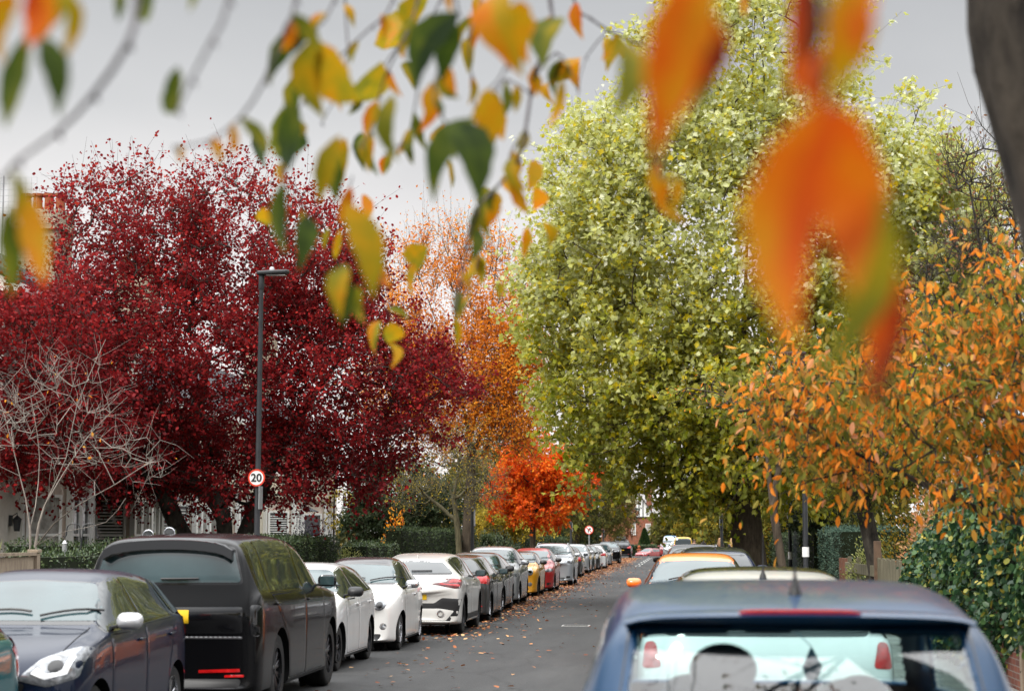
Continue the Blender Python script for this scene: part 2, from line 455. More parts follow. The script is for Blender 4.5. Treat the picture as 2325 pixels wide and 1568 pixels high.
# ------------------------------------------------------------------ cars
# stations: (s along length from the nose, underside, belt/H, top/H, width, roof-edge width)
SPECS = {
 'hatch': [(0, 0.19, .40, .44, .70, .58), (.010, 0.16, .46, .50, .84, .68), (.05, 0.13, .545, .575, .955, .76), (.16, 0.13, .615, .645, 1, .82), (.255, 0.13, .65, .68, 1, .82),
           (.285, 0.13, .655, .705, 1, .80), (.43, 0.13, .67, .955, 1, .67), (.54, 0.13, .68, 1, 1, .65), (.74, 0.13, .70, .985, 1, .64), (.895, 0.13, .71, .945, .99, .62),
           (.925, 0.13, .70, .90, .985, .63), (.975, 0.15, .66, .70, .955, .74), (.992, 0.17, .54, .59, .91, .74), (1, 0.23, .44, .48, .82, .68)],
 'suv':   [(0, 0.25, .46, .50, .74, .62), (.010, 0.20, .52, .56, .88, .72), (.045, 0.18, .605, .63, .97, .82), (.15, 0.18, .64, .665, 1, .86), (.25, 0.18, .66, .69, 1, .84),
           (.275, 0.18, .665, .715, 1, .82), (.39, 0.18, .67, .95, 1, .71), (.50, 0.18, .68, 1, 1, .69), (.74, 0.18, .69, .99, 1, .68), (.905, 0.18, .70, .955, .99, .66),
           (.93, 0.18, .70, .91, .985, .67), (.97, 0.19, .645, .69, .965, .78), (.99, 0.22, .55, .59, .93, .78), (1, 0.27, .47, .51, .86, .72)],
 'coupe': [(0, 0.25, .46, .50, .74, .62), (.010, 0.20, .52, .56, .88, .72), (.045, 0.18, .605, .63, .97, .82), (.15, 0.18, .64, .665, 1, .86), (.25, 0.18, .66, .69, 1, .84),
           (.275, 0.18, .665, .715, 1, .82), (.40, 0.18, .67, .95, 1, .70), (.50, 0.18, .68, 1, 1, .67), (.70, 0.18, .70, .985, 1, .64), (.86, 0.18, .715, .925, .995, .61),
           (.89, 0.18, .715, .885, .99, .62), (.965, 0.19, .67, .715, .975, .80), (.988, 0.22, .56, .60, .94, .80), (1, 0.27, .46, .50, .87, .74)],
 'boxsuv': [(0, 0.27, .46, .50, .78, .66), (.010, 0.22, .53, .56, .90, .74), (.04, 0.20, .60, .62, .97, .84), (.14, 0.20, .625, .645, 1, .88), (.25, 0.20, .64, .66, 1, .86),
           (.27, 0.20, .645, .685, 1, .84), (.375, 0.20, .65, .945, 1, .74), (.48, 0.20, .655, .995, 1, .73), (.74, 0.20, .66, 1, 1, .73), (.952, 0.20, .665, .978, .99, .72),
           (.965, 0.20, .665, .945, .985, .73), (.986, 0.21, .64, .672, .965, .82), (.995, 0.24, .54, .58, .94, .82), (1, 0.29, .46, .50, .90, .78)],
 'city':  [(0, 0.19, .40, .44, .70, .56), (.012, 0.16, .47, .51, .82, .66), (.06, 0.13, .55, .585, .93, .72), (.15, 0.13, .61, .645, .99, .78), (.225, 0.13, .635, .675, 1, .80),
           (.25, 0.13, .64, .70, 1, .79), (.40, 0.13, .655, .945, 1, .68), (.52, 0.13, .66, 1, 1, .66), (.72, 0.13, .67, .985, 1, .64), (.875, 0.13, .665, .92, .98, .60),
           (.91, 0.13, .655, .86, .97, .61), (.97, 0.15, .60, .66, .92, .70), (.99, 0.17, .52, .56, .87, .68), (1, 0.23, .44, .48, .76, .60)],
 'mini':  [(0, 0.17, .42, .47, .72, .58), (.010, 0.14, .50, .54, .86, .70), (.04, 0.13, .595, .63, .95, .76), (.15, 0.13, .655, .69, 1, .82), (.245, 0.13, .675, .71, 1, .82),
           (.27, 0.13, .68, .735, 1, .80), (.375, 0.13, .69, .955, 1, .72), (.48, 0.13, .70, 1, 1, .71), (.75, 0.13, .70, .985, 1, .70), (.91, 0.13, .70, .95, .99, .68),
           (.93, 0.13, .69, .91, .98, .68), (.975, 0.14, .62, .67, .95, .76), (.99, 0.18, .53, .57, .90, .74), (1, 0.21, .44, .48, .80, .66)],
 'van':   [(0, 0.23, .36, .40, .78, .66), (.010, 0.18, .42, .45, .90, .76), (.035, 0.18, .47, .49, .97, .84), (.10, 0.18, .50, .52, 1, .87), (.17, 0.18, .52, .545, 1, .86),
           (.185, 0.18, .525, .57, 1, .85), (.285, 0.18, .53, .94, 1, .80), (.36, 0.18, .535, .99, 1, .79), (.70, 0.18, .54, 1, 1, .79), (.955, 0.18, .54, .985, 1, .79),
           (.968, 0.18, .54, .96, .995, .80), (.988, 0.17, .53, .585, .98, .88), (.996, 0.21, .45, .49, .95, .86), (1, 0.27, .38, .41, .90, .80)],
}
DIMS = {'hatch': (4.0, 1.74, 1.48, 2.52, .80, .31), 'suv': (4.40, 1.86, 1.65, 2.70, .84, .355), 'coupe': (4.36, 1.83, 1.53, 2.67, .84, .35), 'boxsuv': (5.0, 2.0, 1.86, 3.0, .88, .395),
        'city': (3.57, 1.63, 1.49, 2.30, .69, .30), 'mini': (3.83, 1.73, 1.42, 2.49, .70, .31), 'van': (4.9, 1.92, 2.0, 3.0, .92, .33)}
def lerp_spec(spec, s, k):
    xs = [a[0] for a in spec]; return float(np.interp(s, xs, [a[k] for a in spec]))
def round_poly(pts, r, n=4):
    if r <= 0: return [tuple(p) for p in pts]
    out = []; m = len(pts)
    for i in range(m):
        p0, p, p2 = Vector(pts[i - 1]), Vector(pts[i]), Vector(pts[(i + 1) % m])
        a, b = p0 - p, p2 - p
        ra = min(r, a.length * .45); rb = min(r, b.length * .45)
        A = p + a.normalized() * ra; B = p + b.normalized() * rb
        for j in range(n + 1):
            t = j / n; q = (1 - t) ** 2 * A + 2 * t * (1 - t) * p + t * t * B
            out.append((q.x, q.y))
    return out
def inpoly(x, y, P):
    c = False; j = len(P) - 1
    for i in range(len(P)):
        if (P[i][1] > y) != (P[j][1] > y) and x < (P[j][0] - P[i][0]) * (y - P[i][1]) / (P[j][1] - P[i][1]) + P[i][0]: c = not c
        j = i
    return c
def resample(P, d):
    out = []; m = len(P)
    for i in range(m):
        a, b = Vector(P[i]), Vector(P[(i + 1) % m]); L = (b - a).length
        if L < 1e-5: continue
        k = max(1, int(math.ceil(L / d)))
        for j in range(k): q = a + (b - a) * (j / k); out.append((q.x, q.y))
    return out
class Car: pass
VIEWS = {'left': (lambda a, b: ((-4, a, b), (1, 0, 0))), 'right': (lambda a, b: ((4, a, b), (-1, 0, 0))),
         'front': (lambda a, b: ((a, 7, b), (0, -1, 0))), 'rear': (lambda a, b: ((a, -7, b), (0, 1, 0))), 'top': (lambda a, b: ((a, b, 5), (0, 0, -1)))}
def patch(c, view, outline, mat, name, parent=None, off=.005, edge=.002, r=.03, hole=None, grid=None, label=None, depth=1e9):
    """a thin shaped piece lying on the body, seen through an outline drawn in side, front, rear or top view"""
    grid = grid or c.grid
    P = resample(round_poly(outline, r), grid)
    nb = len(P); pts = list(P); edges = [(i, (i + 1) % nb) for i in range(nb)]
    H = None
    if hole:
        H = resample(hole, grid); b = len(pts); pts += H; edges += [(b + i, b + (i + 1) % len(H)) for i in range(len(H))]
    nbt = len(pts)
    xs = [p[0] for p in P]; ys = [p[1] for p in P]
    gx = np.arange(min(xs) + grid * .5, max(xs), grid); gy = np.arange(min(ys) + grid * .5, max(ys), grid)
    Pa = np.array(pts)
    for x in gx:
        for y in gy:
            if inpoly(x, y, P) and not (H and inpoly(x, y, H)) and np.min((Pa[:, 0] - x) ** 2 + (Pa[:, 1] - y) ** 2) > (grid * .4) ** 2: pts.append((float(x), float(y)))
    vv, ee, ff, ov, oe, of = delaunay_2d_cdt([Vector(p) for p in pts], edges, [], 0, 1e-6)
    ray = VIEWS[view]; co = []; ok = []
    for i, q in enumerate(vv):
        o, d = ray(q.x, q.y)
        loc, nor, _, dist = c.bvh.ray_cast(Vector(o), Vector(d))
        if loc is None: co.append(Vector((0, 0, 0))); ok.append(False); continue
        if nor.dot(Vector(d)) > 0: nor = -nor
        isb = any(k < nbt for k in ov[i])
        co.append(loc + nor * (edge if isb else off)); ok.append(True)
    F_ = []
    for f in ff:
        cx = sum(vv[i].x for i in f) / len(f); cy = sum(vv[i].y for i in f) / len(f)
        if all(ok[i] for i in f) and inpoly(cx, cy, P) and not (H and inpoly(cx, cy, H)): F_.append(tuple(f))
    me = bpy.data.meshes.new(name); me.from_pydata([tuple(p) for p in co], [], F_)
    bm = bmesh.new(); bm.from_mesh(me)
    bmesh.ops.delete(bm, geom=[v for v in bm.verts if not v.link_faces], context='VERTS')
    d = Vector(ray(0, 0)[1])
    fl = [f for f in bm.faces if f.normal.dot(d) > 0]
    if fl: bmesh.ops.reverse_faces(bm, faces=fl)
    bm.to_mesh(me); bm.free()
    me.polygons.foreach_set('use_smooth', [True] * len(me.polygons))
    me.materials.append(mat)
    o = link(bpy.data.objects.new(name, me), parent if parent is not None else c.root)
    if label: o['label'] = label
    return o
def car_body(c, lvl):
    spec, L, Wd, H = c.spec, c.L, c.W, c.H
    hw = Wd / 2; rings = []
    for (s, zb, be, tp, wf, we) in spec:
        y = L / 2 - s * L; w = hw * wf; zbe = be * H; zt = tp * H; wr = hw * we
        ze = zbe + (zt - zbe) * c.crown; zm = zb + (zbe - zb) * .5
        tall = zt - zbe > .12
        half = [(0, zb), (w * .80, zb), (w * .965, zb + .015), (w * .992, zb + .08), (w * 1.0, zm - .05), (w * 1.0, zm + .5 * (zbe - zm)), (w * .982, zbe - .045), (w * .955, zbe - .004),
                (w * (.925 if tall else .90), zbe + (ze - zbe) * (.07 if tall else .3)),
                (wr + (w * .94 - wr) * .42, zbe + (ze - zbe) * .55), (wr, ze), (wr * .62, zt - .006 * (zt > .8 * H)), (0, zt)]
        fr = max(0, 1 - s / .20); re = max(0, (s - .80) / .20)
        pts = []
        for x, z in half:
            q = (abs(x) / hw) ** 2
            pts.append((x, y - c.bowf * q * fr ** 1.2 + c.bowr * q * re ** 1.2, z))
        rings.append(pts)
    n = len(rings[0]); m = 2 * n - 2
    V = []; Fc = []
    for rg in rings:
        V += rg + [(-p[0], p[1], p[2]) for p in rg[-2:0:-1]]
    for i in range(len(rings) - 1):
        for j in range(m):
            a, b = i * m + j, i * m + (j + 1) % m
            Fc.append((a, b, b + m, a + m))
    for base in (0, (len(rings) - 1) * m):
        for j in range(n - 1):
            a, b = base + j, base + j + 1
            a2 = base + (m - j) % m; b2 = base + (m - j - 1) % m
            f = [a, b, b2, a2]; f = list(dict.fromkeys(f)); Fc.append(tuple(f))
    me = bpy.data.meshes.new('body'); me.from_pydata(V, [], Fc)
    bm = bmesh.new(); bm.from_mesh(me); bmesh.ops.recalc_face_normals(bm, faces=bm.faces); bm.to_mesh(me); bm.free()
    o = bpy.data.objects.new('body', me); COL.objects.link(o)
    sb = o.modifiers.new('s', 'SUBSURF'); sb.levels = lvl; sb.render_levels = lvl
    dg = bpy.context.evaluated_depsgraph_get(); dg.update()
    me2 = bpy.data.meshes.new_from_object(o.evaluated_get(dg))
    co = np.empty(len(me2.vertices) * 3, np.float32); me2.vertices.foreach_get('co', co); co = co.reshape(-1, 3)
    lo, hi = co.min(0), co.max(0); zlo = min(a[1] for a in spec)
    co[:, 0] *= Wd / (hi[0] - lo[0]); co[:, 1] = (co[:, 1] - (hi[1] + lo[1]) / 2) * L / (hi[1] - lo[1])
    co[:, 2] = zlo + (co[:, 2] - lo[2]) * (H - zlo) / (hi[2] - lo[2])
    me2.vertices.foreach_set('co', co.ravel()); me2.update()
    o.modifiers.clear(); o.data = me2
    bm = bmesh.new(); bm.from_mesh(me2); c.bvh = BVHTree.FromBMesh(bm); bm.free()
    return o
def cut_arches(c, o, spots, ar):
    """open a round wheel arch in the flank at each (y, side) and line it with a dark well"""
    bm = bmesh.new(); bm.from_mesh(o.data); hw = c.W / 2; zc = c.wr + .01
    for (yy, sg) in spots:
        ring = [(yy + ar * math.cos(q), zc + ar * math.sin(q)) for q in np.linspace(0, 2 * math.pi, 33)[:-1]]
        reg = []
        for f in bm.faces:
            m = f.calc_center_median()
            if m.x * sg > hw * .3 and abs(m.y - yy) < ar + .2 and m.z < zc + ar + .2: reg.append(f)
        for (a, b) in zip(ring, ring[1:] + ring[:1]):
            if max(a[1], b[1]) < .05: continue
            my, mz = (a[0] + b[0]) / 2, (a[1] + b[1]) / 2
            fs = []
            for f in reg:
                m = f.calc_center_median()
                if abs(m.y - my) < .14 and abs(m.z - mz) < .14: fs.append(f)
            geom = list({e for f in fs for e in f.edges}) + list({v for f in fs for v in f.verts}) + fs
            n = Vector((0, my - yy, mz - zc)).normalized()
            keep = set(fs)
            res = bmesh.ops.bisect_plane(bm, geom=geom, plane_co=(0, a[0], a[1]), plane_no=n, dist=1e-5)
            reg = [f for f in reg if f not in keep] + [g for g in res['geom'] if isinstance(g, bmesh.types.BMFace)]
        dead = []
        for f in reg:
            m = f.calc_center_median()
            if m.x * sg > hw - .34 and math.hypot(m.y - yy, m.z - zc) < ar * .999: dead.append(f)
        bmesh.ops.delete(bm, geom=dead, context='FACES')
        V = []
        for x in (hw - .004, hw - .36):
            V.append([])
            for (a, b_) in ring:
                h = c.bvh.ray_cast(Vector((sg * 4, a, max(b_, .0))), Vector((-sg, 0, 0)))[0] if x > hw - .1 else None
                V[-1].append(bm.verts.new((h.x if h else sg * x, a, b_)))
        k = len(ring)
        for j in range(k):
            if max(ring[j][1], ring[(j + 1) % k][1]) < zc - .14: continue
            f = bm.faces.new((V[0][j], V[0][(j + 1) % k], V[1][(j + 1) % k], V[1][j])); f.material_index = 1
        f = bm.faces.new(V[1]); f.material_index = 1
    bm.to_mesh(o.data); bm.free(); o.data.update()
def wheel(c, x, y, sgn):
    r = c.wr; w = c.tw / 2
    b = MB()
    b.lathe([(r * .60, -w), (r * .86, -w), (r * .93, -w * .97), (r * .975, -w * .85), (r, -w * .6), (r, -w * .34), (r * .985, -w * .3), (r, -w * .26), (r, w * .26), (r * .985, w * .3), (r, w * .34),
             (r, w * .6), (r * .975, w * .85), (r * .93, w * .97), (r * .86, w), (r * .60, w)], 36, 'X', caps=False)
    t = b.build('wheel', M_TYRE, c.root, True)
    t.location = (x - sgn * w, y, r)
    q = MB(); R1 = r * c.rimf
    q.mi = 1; q.lathe([(R1 * .98, w * .1 * sgn), (R1 * .98, w * .2 * sgn), (R1 * .4, w * .25 * sgn)], 28, 'X')
    q.mi = 0; q.lathe([(R1 * .90, w * .30 * sgn), (R1 * .93, w * .98 * sgn), (R1 * 1.02, w * 1.01 * sgn), (R1 * 1.02, w * .2 * sgn)], 32, 'X', caps=False)
    q.lathe([(R1 * .2, w * .2 * sgn), (R1 * .19, w * .74 * sgn), (R1 * .10, w * .82 * sgn), (.004, w * .82 * sgn)], 16, 'X')
    n = c.spokes
    for i in range(n):
        for da in ((-.11, .11) if c.twin else (0,)):
            a = 2 * math.pi * i / n + .3 + da
            d = Vector((0, math.cos(a), math.sin(a))); e = Vector((0, -math.sin(a), math.cos(a)))
            wd = R1 * (1.1 / n if not c.twin else .6 / n)
            p0 = d * R1 * .12 + Vector((w * .72 * sgn, 0, 0)); p1 = d * R1 * .95 + Vector((w * .84 * sgn, 0, 0))
            th = Vector((w * .16 * sgn, 0, 0))
            vs_ = [p0 - e * wd * .6, p0 + e * wd * .6, p1 + e * wd, p1 - e * wd]
            q.prism([v for v in vs_], -th * 1.2)
    rm = q.build('rim', [c.rimmat, M_WELL], t, False, .004, 1)
    return t
def mirror_bm(b, c0, rad, n=16, m=10):
    """a mirror housing: ball with its rear cut flat (towards -y)"""
    for i in range(1): pass
    rx, ry, rz = rad; vs_ = []
    for i in range(m + 1):
        a = math.sin(math.pi * i / m); h = -math.cos(math.pi * i / m)
        for j in range(n):
            q = 2 * math.pi * j / n; cq = math.cos(q); x = rx * a ** .45 * math.copysign(abs(cq) ** .75, cq); y = ry * a ** .8 * math.sin(q) - .012 * h
            if y < 0: y *= .18
            vs_.append((c0[0] + x, c0[1] + y, c0[2] + rz * h))
    b.add(vs_, [(i * n + j, i * n + (j + 1) % n, (i + 1) * n + (j + 1) % n, (i + 1) * n + j) for i in range(m) for j in range(n)])
def make_car(name, label, typ, pmat, sx, y, away, cat='car', group=None, z=0, rot=0, left_row=True, lvl=3, **kw):
    """sx: X of the flank towards the road (left row) or of the left flank (right row); y: end nearest the camera"""
    c = Car(); c.typ = typ; c.spec = SPECS[typ]
    L, Wd, H, wb, oh, wr = DIMS[typ]
    c.L, c.W, c.H, c.wb, c.oh, c.wr = kw.get('L', L), kw.get('W', Wd), kw.get('H', H), kw.get('wb', wb), kw.get('oh', oh), kw.get('wr', wr)
    if 'L' in kw and 'wb' not in kw: c.wb = wb * c.L / L
    c.tw = kw.get('tw', .21); c.rimf = kw.get('rimf', .68); c.spokes = kw.get('spokes', 5); c.twin = kw.get('twin', True); c.rimmat = kw.get('rim', M_ALLOY)
    c.bowf = kw.get('bowf', .30); c.bowr = kw.get('bowr', .16); c.crown = kw.get('crown', .93); c.grid = kw.get('grid', .07 if y < 60 else .13)
    far = y > 75
    cx = sx - c.W / 2 if left_row else sx + c.W / 2
    c.root = empty(name, (cx, y + c.L / 2, z), (0 if away else math.pi) + rot, label, cat, group)
    rt = c.root
    L, Wd, H = c.L, c.W, c.H; hw = Wd / 2
    body = car_body(c, lvl if not far else 2)
    body.parent = rt
    yf = L / 2 - c.oh; yr = yf - c.wb
    ar = c.wr * kw.get('archf', 1.13)
    body.data.materials.append(pmat); body.data.materials.append(M_WELL)
    cut_arches(c, body, [(yy, sg) for yy in (yf, yr) for sg in (1, -1)], ar)
    body.data.polygons.foreach_set('use_smooth', [True] * len(body.data.polygons))
    body.data.set_sharp_from_angle(angle=R(50))
    sp = lambda k: (lambda s: lerp_spec(c.spec, s, k))
    c.zbelt = lambda s: sp(2)(s) * H; c.ztop = lambda s: sp(3)(s) * H; c.wf = lambda s: sp(4)(s) * hw; c.we = lambda s: sp(5)(s) * hw
    Y = lambda s: L / 2 - s * L
    c.Y = Y
    st = [a[0] for a in c.spec]
    s_cowl, s_rf, s_rr, s_tb = st[5], st[6], st[-5], st[-3]
    for yy in (yf, yr):
        for sg in (1, -1): wheel(c, sg * (hw - kw.get('inset', .045)), yy, sg)
    # --- side glass
    s0 = s_cowl + kw.get('wf0', .035); s1 = kw.get('swin_end', s_rr + .008)
    wt = kw.get('wtop', .85); wbm = kw.get('wbot', .05)
    def side_outline(sb0, st0, sb1, st1, g=0.0):
        bot = lambda s: c.zbelt(s) + wbm * (c.H - c.zbelt(s)) - g
        top = lambda s: c.zbelt(s) + wt * (c.ztop(s) - c.zbelt(s)) + g
        B = [(Y(s), bot(s)) for s in np.linspace(sb0, sb1, 9)]
        T = [(Y(s), top(s)) for s in np.linspace(st1, st0, 15) if top(s) > bot(s) + .03]
        return B + T
    three = kw.get('three', False)
    bp_ = kw.get('bpil', .535 if not three else .60)
    panes = [(s0, s0, bp_, bp_ - .005), (bp_ + .022, bp_ + .012, s1 - (.085 if not three else .02), s1 - (.10 if not three else .045))]
    if not three and kw.get('quarter', True): panes.append((s1 - .068, s1 - .083, s1 + .002, s1 - .028))
    for side in ('left', 'right'):
        if not far or True:
            patch(c, side, side_outline(s0 - .012, s0 - .012, s1 + .012, s1 - .018, .014), M_GLOSSBLACK if kw.get('chrome_line') is None else M_CHROME, 'window_surround', rt, .003, .001, .03)
        for pn in panes:
            patch(c, side, side_outline(*pn), M_GLASS, 'window', rt, .008, .005, .02)
    # --- doors, handles, sills
    zsl = max(a[1] for a in c.spec[3:8]) + .09
    if not kw.get('nodoor') :
        yfr = Y(s_cowl + .015); yb = Y(bp_ + .012); yre = Y(s1 - .075) if not three else None
        doors = [[(yfr, zsl + .16), (yfr, c.zbelt(.33) - .0), (yb, c.zbelt(.5) - .0), (yb, zsl), (min(yfr - .08, yf - ar * .80), zsl)]]
        if not three: doors.append([(yb - .012, zsl), (yb - .012, c.zbelt(.55)), (yre, c.zbelt(.75)), (max(yre + .02, yr + ar * .75), .62 * c.zbelt(.7)), (yr + ar * 1.05, zsl)])
        for side, sg in (('left', -1), ('right', 1)):
            for i, d in enumerate(doors):
                cxm = sum(p[0] for p in d) / len(d); czm = sum(p[1] for p in d) / len(d)
                big = [(p[0] + (.007 if p[0] > cxm else -.007), p[1] + (.007 if p[1] > czm else -.007)) for p in d]
                patch(c, side, big, M_WELL, 'door_seam', rt, .0012, .0012, .04)
                dr = patch(c, side, d, pmat, 'door', rt, .006, .0022, .04)
                if not far:
                    hy = d[2][0] + .17 if i == 0 else d[2][0] + .2; hz = c.zbelt(.5) - .11
                    h = c.bvh.ray_cast(Vector((sg * 4, hy, hz)), Vector((-sg, 0, 0)))[0]
                    if h:
                        b = MB(); b.obox(h + Vector((sg * .022, 0, 0)), (.012, 0, 0), (0, .085, 0), (0, 0, .014))
                        b.build('handle', kw.get('handle', pmat), dr, True, .01, 3)
    if kw.get('cladding'):
        for side in ('left', 'right'):
            patch(c, side, [(yf - ar * .96, .27), (yf - ar * 1.0, .40), (yr + ar * 1.0, .40), (yr + ar * .96, .27)], M_BLACK, 'sill_trim', rt, .008, .003, .02)
            for yy in (yf, yr):
                a0 = [(yy + (ar + .045) * math.cos(q), c.wr + (ar + .045) * math.sin(q)) for q in np.linspace(-.25, math.pi + .25, 22)]
                a1 = [(yy + (ar + .002) * math.cos(q), c.wr + (ar + .002) * math.sin(q)) for q in np.linspace(math.pi + .25, -.25, 22)]
                patch(c, side, a0 + a1, M_BLACK, 'arch_trim', rt, .012, .004, 0, grid=.05)
    else:
        for side in ('left', 'right'):
            patch(c, side, [(yf - ar * .9, zsl - .075), (yf - ar * .95, zsl - .02), (yr + ar * .95, zsl - .02), (yr + ar * .9, zsl - .075)], M_BLACK, 'sill_trim', rt, .004, .002, .01)
    # --- screens
    wi = c.wf(s_cowl) * .86; wj = c.we(s_rf) * .93
    zc = c.ztop(s_cowl) + .035; zr = c.ztop(s_rf) - kw.get('wstop', .05)
    ws = [(-wi, zc), (wi, zc), (wj, zr), (0, zr + .02), (-wj, zr)]
    wsg = [(-wi - .02, zc - .03), (wi + .02, zc - .03), (wj + .02, zr + .012), (0, zr + .034), (-wj - .02, zr + .012)]
    if not kw.get('custom'):
        patch(c, 'front', wsg, M_GLOSSBLACK, 'windscreen_surround', rt, .003, .001, .05)
        scr = patch(c, 'front', ws, M_WSCREEN, 'windscreen', rt, .008, .005, .05)
        for (a, e_) in kw.get('stickers', []):
            patch(c, 'front', a, e_, 'sticker', scr, .014, .012, .01)
        if not far and not away:
            for px in (-.22, .42):
                pts = []
                for t in np.linspace(0, 1, 7):
                    x = px - .55 * t * (1 if px > 0 else 1); zq = zc + .02 + .05 * math.sin(t * 2.4)
                    h = c.bvh.ray_cast(Vector((x, 7, zq)), Vector((0, -1, 0)))
                    if h[0] is not None: pts.append(h[0] + h[1] * .03)
                if len(pts) > 3:
                    b = MB(); b.tube(pts, .011, 6); b.build('wiper', M_BLACK, rt)
    wk = c.we(s_rr) * .93; wl = c.wf(s_tb) * .80
    zt_ = c.ztop(s_rr) - kw.get('rwtop', .06); zb_ = c.ztop(s_tb) + kw.get('rwbot', .06)
    rw = [(-wl, zb_), (wl, zb_), (wk, zt_), (0, zt_ + .015), (-wk, zt_)]
    rwg = [(-wl - .025, zb_ - .025), (wl + .025, zb_ - .025), (wk + .02, zt_ + .02), (0, zt_ + .036), (-wk - .02, zt_ + .02)]
    if not kw.get('custom'):
        patch(c, 'rear', rwg, M_GLOSSBLACK, 'rear_window_surround', rt, .003, .001, .06)
        patch(c, 'rear', rw, kw.get('rglass', M_GLASS), 'rear_window', rt, .008, .005, .05)
        if not far:
            b = MB(); h = [c.bvh.ray_cast(Vector((x, -7, zb_ + .03 + .01 * (x + .3))), Vector((0, 1, 0))) for x in np.linspace(-.05, .34, 6)]
            pts = [k[0] + k[1] * .025 for k in h if k[0] is not None]
            if len(pts) > 2: b.tube(pts, .011, 6); b.build('rear_wiper', M_BLACK, rt)
    # --- nose
    nz = H
    def both(view, poly, mat, nm, **k):
        out = []
        for sg in (1, -1): out.append(patch(c, view, [(sg * p[0], p[1]) for p in poly], mat, nm, rt, **k))
        return out
    hl = kw.get('hl')
    zhb = c.zbelt(.05)
    if hl is None:
        hl = [(hw * .55, zhb - .14), (hw * .92, zhb - .10), (hw * .97, zhb - .005), (hw * .80, zhb - .005), (hw * .52, zhb - .075)]
    if hl:
        for sg in (1, -1):
            surr = [(sg * p[0], p[1]) for p in hl]
            o = patch(c, 'front', surr, M_LAMP if not kw.get('dark_hl') else M_GLOSSBLACK, 'headlight', rt, .012, .003, .03, grid=.05)
            if kw.get('drl'):
                patch(c, 'front', [(sg * p[0], p[1]) for p in kw['drl']], M_LENSWHITE, 'lamp_strip', o, .019, .015, .006, grid=.04)
            mx = sum(p[0] for p in hl) / len(hl); mz = sum(p[1] for p in hl) / len(hl)
            patch(c, 'front', [(sg * (mx + .05 * math.cos(q)), mz + .045 * math.sin(q)) for q in np.linspace(0, 6.0, 14)], M_GLOSSBLACK, 'lamp_projector', o, .019, .015, 0, grid=.03)
    gr = kw.get('grille', [(-hw * .42, zhb - .20), (hw * .42, zhb - .20), (hw * .50, zhb - .09), (-hw * .50, zhb - .09)])
    if gr:
        if kw.get('grille_rim', True): patch(c, 'front', [(p[0] * 1.05, zhb - .145 + (p[1] - zhb + .145) * 1.18) for p in gr], M_CHROME, 'grille_rim', rt, .005, .002, .04)
        g = patch(c, 'front', gr, M_BLACK, 'grille', rt, .010, .006, .04)
        if not far:
            b = MB()
            for zz in np.linspace(min(p[1] for p in gr) + .02, max(p[1] for p in gr) - .02, 4):
                pts = []
                for x in np.linspace(-hw * .4, hw * .4, 9):
                    h = c.bvh.ray_cast(Vector((x, 7, zz)), Vector((0, -1, 0)))
                    if h[0] is not None: pts.append(h[0] + h[1] * .014)
                if len(pts) > 2: b.tube(pts, .006, 5)
            b.build('grille_bar', M_CHROME if kw.get('grille_chrome') else M_GLOSSBLACK, g)
    zlo = max(a[1] for a in c.spec[2:5])
    patch(c, 'front', [(-hw * .60, zlo + .05), (hw * .60, zlo + .05), (hw * .66, zlo + .15), (-hw * .66, zlo + .15)], M_BLACK, 'air_intake', rt, .006, .002, .04)
    both('front', kw.get('fog', [(hw * .70, zlo + .11), (hw * .86, zlo + .13), (hw * .86, zlo + .21), (hw * .70, zlo + .20)]), kw.get('fogmat', M_BLACK), 'fog_lamp', off=.007, edge=.002, r=.03, grid=.05)
    patch(c, 'front', [(-.26, zlo + .15), (.26, zlo + .15), (.26, zlo + .26), (-.26, zlo + .26)], M_WPLATE, 'number_plate', rt, .016, .014, .008)
    # bonnet shut line
    if not far:
        for sg in (1, -1):
            pts = []
            for s in np.linspace(.045, s_cowl - .012, 14):
                h = c.bvh.ray_cast(Vector((sg * c.wf(s) * .80, Y(s) + .02, 5)), Vector((0, 0, -1)))
                if h[0] is not None: pts.append(h[0] + h[1] * .0005)
            if len(pts) > 3: b = MB(); b.tube(pts, .0045, 5); b.build('bonnet_seam', M_WELL, rt)
    # --- tail
    zt2 = c.zbelt(.985)
    tl = kw.get('tl')
    if tl is None: tl = [(hw * .55, H * .555), (hw * .97, H * .53), (hw * .985, H * .665), (hw * .80, H * .65), (hw * .57, H * .60)]
    if tl:
        for sg in (1, -1):
            o = patch(c, 'rear', [(sg * p[0], p[1]) for p in tl], kw.get('tlmat', M_DARKRED), 'tail_light', rt, .014, .004, .03, grid=.05)
            for q in kw.get('tl_in', [[(p[0] * .62 + hw * .82 * .38, p[1] * .55 + (sum(t[1] for t in tl) / len(tl)) * .45) for p in tl]]):
                patch(c, 'rear', [(sg * p[0], p[1]) for p in q], M_REDLAMP, 'lamp_lens', o, .020, .016, .02, grid=.05)
        # wrap on to the flank
        for side in ('left', 'right') if kw.get('tlwrap', .30) > .25 else ():
            zz = [p[1] for p in tl]; yw = -L / 2 + kw.get('tlwrap', .30)
            patch(c, side, [(-L / 2 + .15, min(zz) + .02), (yw - .04, min(zz) + .05), (yw, max(zz) - .01), (-L / 2 + .17, max(zz))], kw.get('tlmat', M_DARKRED), 'tail_light', rt, .010, .003, .03, grid=.05)
    zp = kw.get('plate_z', .46 * H)
    if kw.get('plate', True):
        patch(c, 'rear', [(-.30, zp - .09), (.30, zp - .09), (.33, zp + .10), (-.33, zp + .10)], kw.get('plate_bg', pmat), 'plate_recess', rt, .004, .001, .02)
        patch(c, 'rear', [(-.26, zp - .055), (.26, zp - .055), (.26, zp + .055), (-.26, zp + .055)], M_YPLATE, 'number_plate', rt, .014, .012, .008)
    zre = max(a[1] for a in c.spec[-4:-2])
